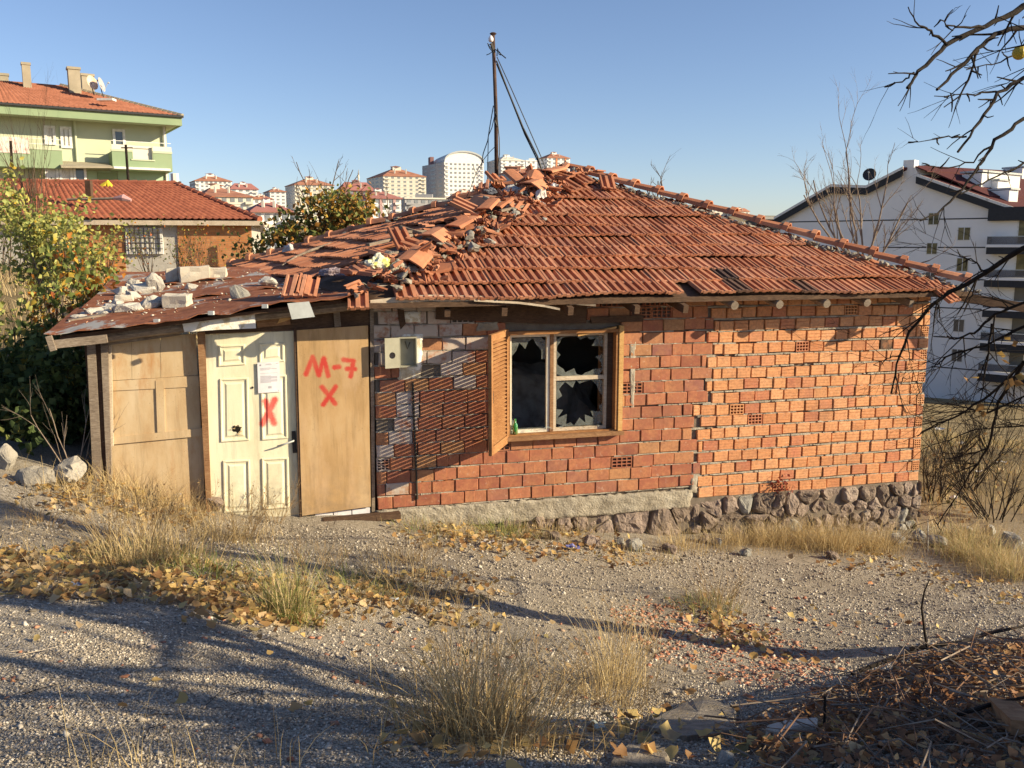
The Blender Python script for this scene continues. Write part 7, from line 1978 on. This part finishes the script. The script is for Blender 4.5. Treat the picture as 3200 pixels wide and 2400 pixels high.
# base pebble: squashed octahedron with jittered corners
OCT_F = np.array([[0, 2, 4], [2, 1, 4], [1, 3, 4], [3, 0, 4], [2, 0, 5], [1, 2, 5], [3, 1, 5], [0, 3, 5]])
OCT_V = np.array([[1, 0, 0], [-1, 0, 0], [0, 1, 0], [0, -1, 0], [0, 0, 1], [0, 0, -1]], float)
def pebbles(name, P, size, pal, wts, mat, flat=.65, parent=None, smin=.5, smax=1.8, sink=.25, grade=True):
    n = len(P); s = size * np.exp(rs.normal(0, .38, n)); s = np.clip(s, size * smin, size * smax)
    if grade: s = s * (.7 + .09 * np.minimum(P[:, 1], 8))
    V = OCT_V[None] * rs.uniform(.6, 1.25, (n, 6, 1)) + rs.normal(0, .16, (n, 6, 3)); V[:, :, 2] *= flat
    a = rs.uniform(0, 2 * PI, n); ca, sa = np.cos(a)[:, None], np.sin(a)[:, None]
    x = V[:, :, 0] * ca - V[:, :, 1] * sa; y = V[:, :, 0] * sa + V[:, :, 1] * ca
    t = rs.normal(0, .3, (n, 1)); z = V[:, :, 2] + t * x
    V = np.stack([x, y, z], -1) * s[:, None, None] / 2 + P[:, None, :]; V[:, :, 2] += (s * flat * (.5 - sink))[:, None]
    Fc = (OCT_F[None] + (np.arange(n) * 6)[:, None, None]).reshape(-1, 3)
    c = np.array(pal)[rs.choice(len(pal), n, p=np.array(wts) / sum(wts))] * rs.uniform(.8, 1.2, (n, 1))
    return tag(npmesh(name, V.reshape(-1, 3), Fc, mat, parent, np.repeat(c, 8, 0)), kind='stuff')
m_, nt_, b_ = new_mat('pebble'); N_ = NB(nt_); N_.l(N_.mix(N_.mapr(N_.noise(N_.pos(), 120, 3), .4, .7, 0, .35), N_.attr('Col'), (.2, .17, .14)), b_.inputs['Base Color']); b_.inputs['Roughness'].default_value = .92
MT['pebble'] = m_
GRAV = [(.44, .39, .32), (.29, .25, .205), (.60, .55, .47), (.17, .148, .125), (.46, .38, .29)]
allpx = [(-60, 1480), (700, 1620), (1250, 1660), (2200, 1720), (2800, 1740), (3260, 1850), (3260, 2450), (-60, 2450)]
P = sample(60000, (-4, 6), (2.2, 9.8), allpx)
P = P[[noise.noise(Vector((p[0] * 1.1, p[1] * 1.1, 5))) + .5 * noise.noise(Vector((p[0] * 3.3, p[1] * 3.3, 9))) > -.35 for p in P]]
pebbles('gravel', P[:46000], .0125, GRAV, [4, 4, 2.5, 2, 1], MT['pebble'])
P = sample(60000, (-2.2, 2.4), (2.2, 4.6), allpx)
pebbles('gravel', P[:56000], .0092, GRAV, [4, 4, 2.5, 2, 1], MT['pebble'], grade=False)
P = sample(1300, (-4, 6), (2.2, 10), allpx)
pebbles('gravel', P, .028, GRAV, [4, 4, 2, 2, 1], MT['pebble'], smax=1.6)
# red brick crumbs beside the path
poly = [(1900, 1900), (2050, 1850), (2200, 1900), (2420, 1960), (2560, 2060), (2640, 2140), (2400, 2160), (2100, 2080), (1950, 1990)]
P = sample(9000, (.3, 3.2), (3.5, 7.5), poly)
BR_ = [(.36, .15, .09), (.42, .21, .13), (.28, .11, .07), (.42, .3, .22)]
pebbles('brick_crumbs', P[rs.permutation(len(P))[:1500]], .026, BR_, [3, 3, 2, 2], MT['pebble'], .3)
P = sample(2600, (-3.5, 5), (2.3, 8.5), [(0, 1900), (1500, 1950), (2700, 1850), (3150, 2050), (2600, 2300), (1500, 2400), (0, 2400)])
pebbles('brick_crumbs', P[:260], .03, BR_, [3, 3, 2, 1], MT['pebble'], .45)
# crumbs of mortar and stone strewn over the sheet roof and the tiles
Pq = np.array([tuple(shed_pt(rs.uniform(.02, .98), rs.uniform(.05, .95)) + Z * .05) for _ in range(260)])
pebbles('roof_crumbs', Pq, .028, GRAV + BR_, [3, 2, 3, 1, 1, 1, 1, .5, 1], MT['pebble'], grade=False, smax=2.4)
# larger single brick pieces lying on the gravel
rnd = random.Random(4)
for px, py, pw in [(40, 2130, 34), (390, 2118, 44), (25, 2185, 36), (515, 2275, 26), (835, 2322, 50), (575, 2160, 16), (1045, 2178, 30), (2870, 2035, 60), (2630, 2095, 30), (2330, 2185, 60), (2280, 2170, 26), (2560, 2155, 36), (2165, 2370, 46), (1060, 2180, 20), (2720, 1825, 30)]:
    p = on_ground(px, py); s_ = pw / (F / p.y); me = rock_mesh('brick_fragment', rnd, s_, s_ * .55, s_ * .38, MT['brick_orange'], 10)
    tag(put('brick_fragment', me, None, Matrix.Translation(p + Z * s_ * .12) @ Euler((0, 0, rnd.uniform(-.5, .5))).to_matrix().to_4x4()), 'small broken piece of red brick lying on the gravel', 'brick', 'brick fragments on the gravel')
# ---- fallen leaves
LV = [(.50, .34, .13), (.40, .24, .10), (.58, .44, .18), (.26, .14, .06), (.52, .38, .21), (.24, .20, .09)]
def leaf_litter(name, P, size, pal=LV, wts=(3, 3, 2, 2, 2, .6), lift=.015, up=1.6):
    n = len(P); s = size * rs.uniform(.6, 1.3, n)
    nn = rs.normal(0, 1, (n, 3)); nn[:, 2] = np.abs(nn[:, 2]) + up; nn /= np.linalg.norm(nn, axis=1)[:, None]
    a = rs.normal(0, 1, (n, 3)); a -= (a * nn).sum(1)[:, None] * nn; a /= np.linalg.norm(a, axis=1)[:, None]; b = np.cross(nn, a)
    C = P + np.c_[np.zeros(n), np.zeros(n), rs.uniform(.3, 1.6, n) * lift]
    curl = rs.uniform(-.05, .28, n) * s
    # lobed outline: 8 points round + centre, curled edges
    ang = np.linspace(0, 2 * PI, 9)[:-1]; rad = np.array([1.0, .62, .8, .55, .42, .55, .8, .62])
    V = [C]
    for k in range(8):
        r_ = rad[k] * rs.uniform(.85, 1.15, n) * .5
        V.append(C + a * (np.cos(ang[k]) * r_ * s)[:, None] + b * (np.sin(ang[k]) * r_ * s)[:, None] + nn * (curl * rs.uniform(.2, 1.0, n))[:, None])
    V = np.stack(V, 1).reshape(-1, 3); i = np.arange(n)[:, None] * 9
    Fc = np.concatenate([i + np.array([[0, 1 + k, 1 + (k + 1) % 8]]) for k in range(8)], 0)
    c = np.array(pal)[rs.choice(len(pal), n, p=np.array(wts) / sum(wts))] * rs.uniform(.75, 1.25, (n, 1))
    return tag(npmesh(name, V, Fc, MT['leaf'], None, np.tile(c, (8, 1))), kind='stuff')
def band(poly, n, xr=(-5, 7), yr=(2, 12)):
    x = rs.uniform(*xr, n * 16); y = rs.uniform(*yr, n * 16); P = np.c_[x, y, gza(x, y)]; q = px_of(P) + rs.normal(0, 1, (len(P), 2)) * [40, 16]; P = P[inside(q, poly)]
    c_ = np.array([noise.noise(Vector((p[0] * 2.6, p[1] * 2.6, 17))) for p in P]) + rs.normal(0, .3, len(P)); return P[c_ > -.15][:n]
LP = [band([(-50, 1720), (300, 1720), (700, 1790), (1000, 1840), (1010, 1960), (760, 1960), (500, 1900), (250, 1880), (-50, 1850)], 1900, (-5, 0), (4, 8)),
      band([(1000, 1840), (1300, 1800), (1500, 1820), (1560, 1960), (1300, 1950), (1000, 1930)], 420, (-2, 1), (4, 8)),
      band([(0, 1520), (300, 1500), (560, 1580), (700, 1640), (600, 1660), (0, 1570)], 380, (-5, -1), (6, 9)),
      band([(1250, 1640), (1700, 1640), (2000, 1720), (2000, 1760), (1500, 1740), (1250, 1680)], 520, (-2, 3), (7, 10)),
      band([(2550, 1730), (2800, 1740), (3200, 1850), (3200, 1890), (2900, 1800), (2560, 1770)], 480, (2, 8), (6, 12)),
      band([(2150, 1900), (2350, 1940), (2460, 2060), (2350, 2060), (2150, 1980)], 220, (.5, 3), (4, 8)),
      band([(1200, 2250), (2700, 2280), (2700, 2400), (1200, 2400)], 190, (-1, 2), (2, 4)),
      band([(0, 1950), (3000, 1900), (3000, 2300), (0, 2400)], 90), band([(2900, 1200), (3200, 1200), (3200, 1700), (2900, 1700)], 260, (5, 14), (11, 22))]
leaf_litter('fallen_leaves', np.concatenate(LP), .072, lift=.03, up=1.1)
# ---- brush heap, bottom right
heap = [(3260, 2030), (3000, 2060), (2850, 2080), (2700, 2130), (2550, 2200), (2400, 2260), (2300, 2330), (2400, 2420), (3260, 2420)]
P = sample(26000, (.4, 3.2), (2.2, 5.2), heap); print('heap', len(P))
leaf_litter('brush_leaves', P[:2200], .042, [(.28, .14, .07), (.36, .19, .09), (.19, .10, .055), (.44, .26, .12), (.50, .33, .16)], (3, 3, 2, 1.5, 1), .035, .8)
MT['twig'] = mottled('twig', [(0, (.10, .055, .035)), (1, (.24, .14, .09))], 14, .9, .3, 60, .004)
m = MB(); rnd = random.Random(13)
for q in P[1500:2600]:
    a = rnd.uniform(0, 6.28); L = rnd.choice((.08, .12, .2, .3, .45)); d = Vector((math.cos(a), math.sin(a), rnd.uniform(-.12, .16))); p = Vector(q) + Z * rnd.uniform(.0, .045)
    k = rnd.random(); m.mi = 0 if k < .45 else 1; bnd = Vector((rnd.gauss(0, .1), rnd.gauss(0, .1), rnd.gauss(0, .08))) * L * 1.6
    m.tube([p - d * L / 2, p + bnd, p + d * L / 2], [rnd.uniform(.0016, .005), rnd.uniform(.0016, .004), .001], 4, cap=False)
tag(m.build('brush_twigs', [MT['twig'], MT['pale_bark']]), kind='stuff')
m = MB()
for q in sample(6000, (-4, 6), (2.5, 9.5), allpx)[:300]:
    a = rnd.uniform(0, 6.28); L = rnd.uniform(.06, .25); d = Vector((math.cos(a), math.sin(a), rnd.uniform(-.02, .1))); p = Vector(q) + Z * .012
    m.mi = 0 if rnd.random() < .3 else 1; m.tube([p - d * L / 2, p + Vector((rnd.gauss(0, .02), rnd.gauss(0, .02), 0)), p + d * L / 2], [.002, .0018, .001], 4, cap=False)
tag(m.build('straw_litter', [MT['dark_bark'], MT['pale_wood']]), kind='stuff')
for pts, r, lab in [([(1720, 2090), (1500, 2110), (1900, 2060)], 0, ''), ([(2840, 2060), (3000, 2040), (3080, 2010), (3200, 1985)], .014, 'long dark stick along the crest of the brush heap'), ([(2660, 2150), (2760, 2110), (2860, 2075)], .010, 'thin crooked stick at the tip of the brush heap'), ([(2990, 2290), (3100, 2255), (3220, 2230)], .008, 'pale straight twig on the brush heap')]:
    if not r: continue
    Q = [on_ground(*q) + Z * .07 for q in pts]; m = MB(); m.tube(Q, [r] * (len(Q) - 1) + [r * .5], 6); tag(m.build('stick', MT['dark_bark']), lab, 'stick')
# ---- boulders, slabs and scraps
MT['dusty_stone'] = mottled('dusty_stone', [(0, (.22, .20, .17)), (.5, (.33, .305, .265)), (1, (.43, .40, .35))], 7, .95, .9, 40, .02, use_rnd=.4)
def boulder(px, py, pw, ph, mt, label, name='boulder', sink=.25, dep=.8, rz=None, lift=0):
    p = on_ground(px, py + ph * .35); k = F / p.y; w_, h = pw / k, ph / k
    me = rock_mesh(name, rnd, w_, w_ * dep, h * 1.15, MT[mt], 20)
    o = put(name, me, None, Matrix.Translation(p + Z * (h * (.5 - sink) + lift)) @ Euler((rnd.uniform(-.1, .1), rnd.uniform(-.1, .1), rnd.uniform(-.4, .4) if rz is None else rz)).to_matrix().to_4x4()); tag(o, label, 'slab' if 'slab' in name else 'rock'); return o
boulder(18, 1425, 84, 104, 'dusty_stone', 'tall pale boulder at the shed shrubs, leftmost of its row')
boulder(112, 1478, 150, 84, 'dusty_stone', 'low buff boulder between two paler boulders')
boulder(225, 1470, 170, 100, 'dusty_stone', 'white angular boulder beside the bare sapling')
boulder(560, 1510, 200, 100, 'stone', 'brown earth-covered rock beside the white door foot')
boulder(655, 1565, 110, 70, 'stone', 'small dark rock under the door frame')
boulder(1985, 1700, 80, 50, 'grey_stone', 'greenish grey flat rock in front of the pink foundation stone')
boulder(1935, 1690, 46, 34, 'grey_stone', 'small grey-green rock beside the flat one')
boulder(2800, 1682, 74, 54, 'grey_stone', 'grey pointed boulder below the right end of the footing')
boulder(2870, 1672, 50, 46, 'grey_stone', 'dark round boulder right of the grey pointed one')
boulder(2935, 1690, 90, 50, 'grey_stone', 'grey boulder among straw beyond the corner')
boulder(3020, 1655, 70, 50, 'grey_stone', 'bluish boulder behind the straw clump')
boulder(3155, 1680, 90, 80, 'grey_stone', 'large light grey boulder right of the straw clump')
boulder(3090, 1655, 60, 44, 'grey_stone', 'mid grey boulder left of the large light one')
boulder(2200, 1680, 46, 40, 'stone', 'small brown rock fallen from the footing'); boulder(2240, 1690, 40, 36, 'grey_stone', 'small grey rock fallen from the footing')
for px_, py_, a_, b_, mt_, lb_ in [(1730, 1672, 56, 40, 'stone', 'brown footing stone tumbled into the dry grass'), (1850, 1690, 70, 46, 'stone', 'broad brown stone lying loose before the big pink footing stone'), (2090, 1712, 64, 44, 'stone', 'loose reddish stone right of the greenish flat rock'), (2330, 1722, 50, 34, 'grey_stone', 'grey stone half hidden in straw below the orange brick'), (2600, 1735, 56, 34, 'stone', 'low brown stone at the edge of the straw tufts')]:
    boulder(px_, py_, a_, b_, mt_, lb_)
# flat slabs in the foreground
MT['slab'] = mottled('slab', [(0, (.17, .145, .11)), (.5, (.27, .235, .19)), (1, (.36, .32, .27))], 9, .95, 1.0, 70, .012, dirt=((.14, .11, .08), .7))
def slab_px(pts, th, mt, label, name, lift=.03, tilt=0.0, seed=0):
    P = [on_ground(*q) for q in pts]; c = sum(P, Vector()) / len(P); n = len(P)
    Q = []
    for i in range(n):
        a, b = P[i], P[(i + 1) % n]
        for t in (0, .25, .5, .75): Q.append(a.lerp(b, t) + Vector((noise.noise(a * 9 + Vector((t * 5, seed, 0))), noise.noise(b * 9 + Vector((seed, t * 5, 0))), 0)) * .02)
    m = MB(); K = len(Q); top = [q + Z * (lift + th) for q in Q]; inn = [q.lerp(c, .06) + Z * (lift + th + .008) for q in Q]; bot = [q - Z * .05 for q in Q]; ct = c + Z * (lift + th + .012 + tilt)
    m.add(bot + top + inn + [ct], [(i, (i + 1) % K, K + (i + 1) % K, K + i) for i in range(K)] + [(K + i, K + (i + 1) % K, 2 * K + (i + 1) % K, 2 * K + i) for i in range(K)] + [(2 * K + i, 2 * K + (i + 1) % K, 3 * K) for i in range(K)])
    tag(m.build(name, MT[mt]), label, 'slab')
slab_px([(2010, 2285), (2130, 2215), (2200, 2190), (2300, 2230), (2290, 2300), (2150, 2320)], .015, 'slab', 'smooth beige concrete slab half buried beside the brush heap', 'concrete_slab', .01)
slab_px([(2390, 2330), (2450, 2310), (2555, 2305), (2540, 2325), (2420, 2345)], .02, 'pale_stone', 'thin pale slab lying in the brush heap', 'stone_slab', .05)
slab_px([(-20, 2395), (0, 2330), (560, 2330), (1150, 2280), (1180, 2330), (1170, 2395)], .012, 'slab', 'broad worn concrete slab flush with the near gravel', 'concrete_slab', .0) if False else None
slab_px([(1905, 2395), (1960, 2345), (2050, 2340), (2100, 2370), (2080, 2400)], .012, 'slab', 'rounded grey slab at the foot of the big dry clump', 'stone_slab', .004)
boulder(2270, 2365, 70, 60, 'grey_stone', 'pale grey stone between the slabs and the brush heap'); boulder(2755, 2330, 80, 50, 'grey_stone', 'dark grey stone lying in the brush heap'); boulder(2640, 2395, 70, 40, 'grey_stone', 'blue-grey stone low in the brush heap')
boulder(2905, 2040, 90, 34, 'grey_stone', 'grey concrete lump on the crest of the brush heap')
# broken tile lying in the brush
m = MB(); m.bar(on_ground(3125, 2245) + Z * .05, on_ground(3200, 2330) + Z * .06, .09, .05); tag(m.build('timber_offcut', MT['brown_wood']), 'brown timber offcut lying in the brush heap', 'timber')
# litter
def scrap(px, py, pw, col, label, name='plastic_scrap'):
    p = on_ground(px, py); s_ = pw / (F / p.y); m = MB(); r = random.Random(px); n = 5; vs = []
    for j in range(n):
        for i in range(n): vs.append(p + Vector(((i / (n - 1) - .5) * s_ * r.uniform(.8, 1.2), (j / (n - 1) - .5) * s_ * .7 * r.uniform(.8, 1.2), .02 + r.uniform(0, .35) * s_)))
    m.add(vs, [(j * n + i, j * n + i + 1, (j + 1) * n + i + 1, (j + 1) * n + i) for j in range(n - 1) for i in range(n - 1)]); tag(m.build(name, plain(name, col, .5)), label, 'litter')
scrap(1870, 2285, 52, (.5, .56, .5), 'crumpled pale green plastic scrap under dry grass'); scrap(240, 1845, 50, (.28, .32, .42), 'bluish plastic wrapper among the fallen leaves'); scrap(1525, 1705, 40, (.6, .55, .5), 'pale paper scrap at the foot of the plinth'); scrap(1790, 1720, 40, (.12, .13, .35), 'dark blue wrapper in the grass by the stones')
scrap(1230, 1885, 30, (.5, .55, .6), 'small white-blue wrapper in matted grass')
for k, (px, py) in enumerate([(2935, 1345), (3010, 1390), (3060, 1480), (2985, 1560), (3130, 1450)]): scrap(px, py, 26, (.62, .6, .58), 'small white litter scrap on the slope past the corner')
for o in list(COL.objects):
    if o.get('label') == 'small white litter scrap on the slope past the corner': o['group'] = 'litter on the slope'
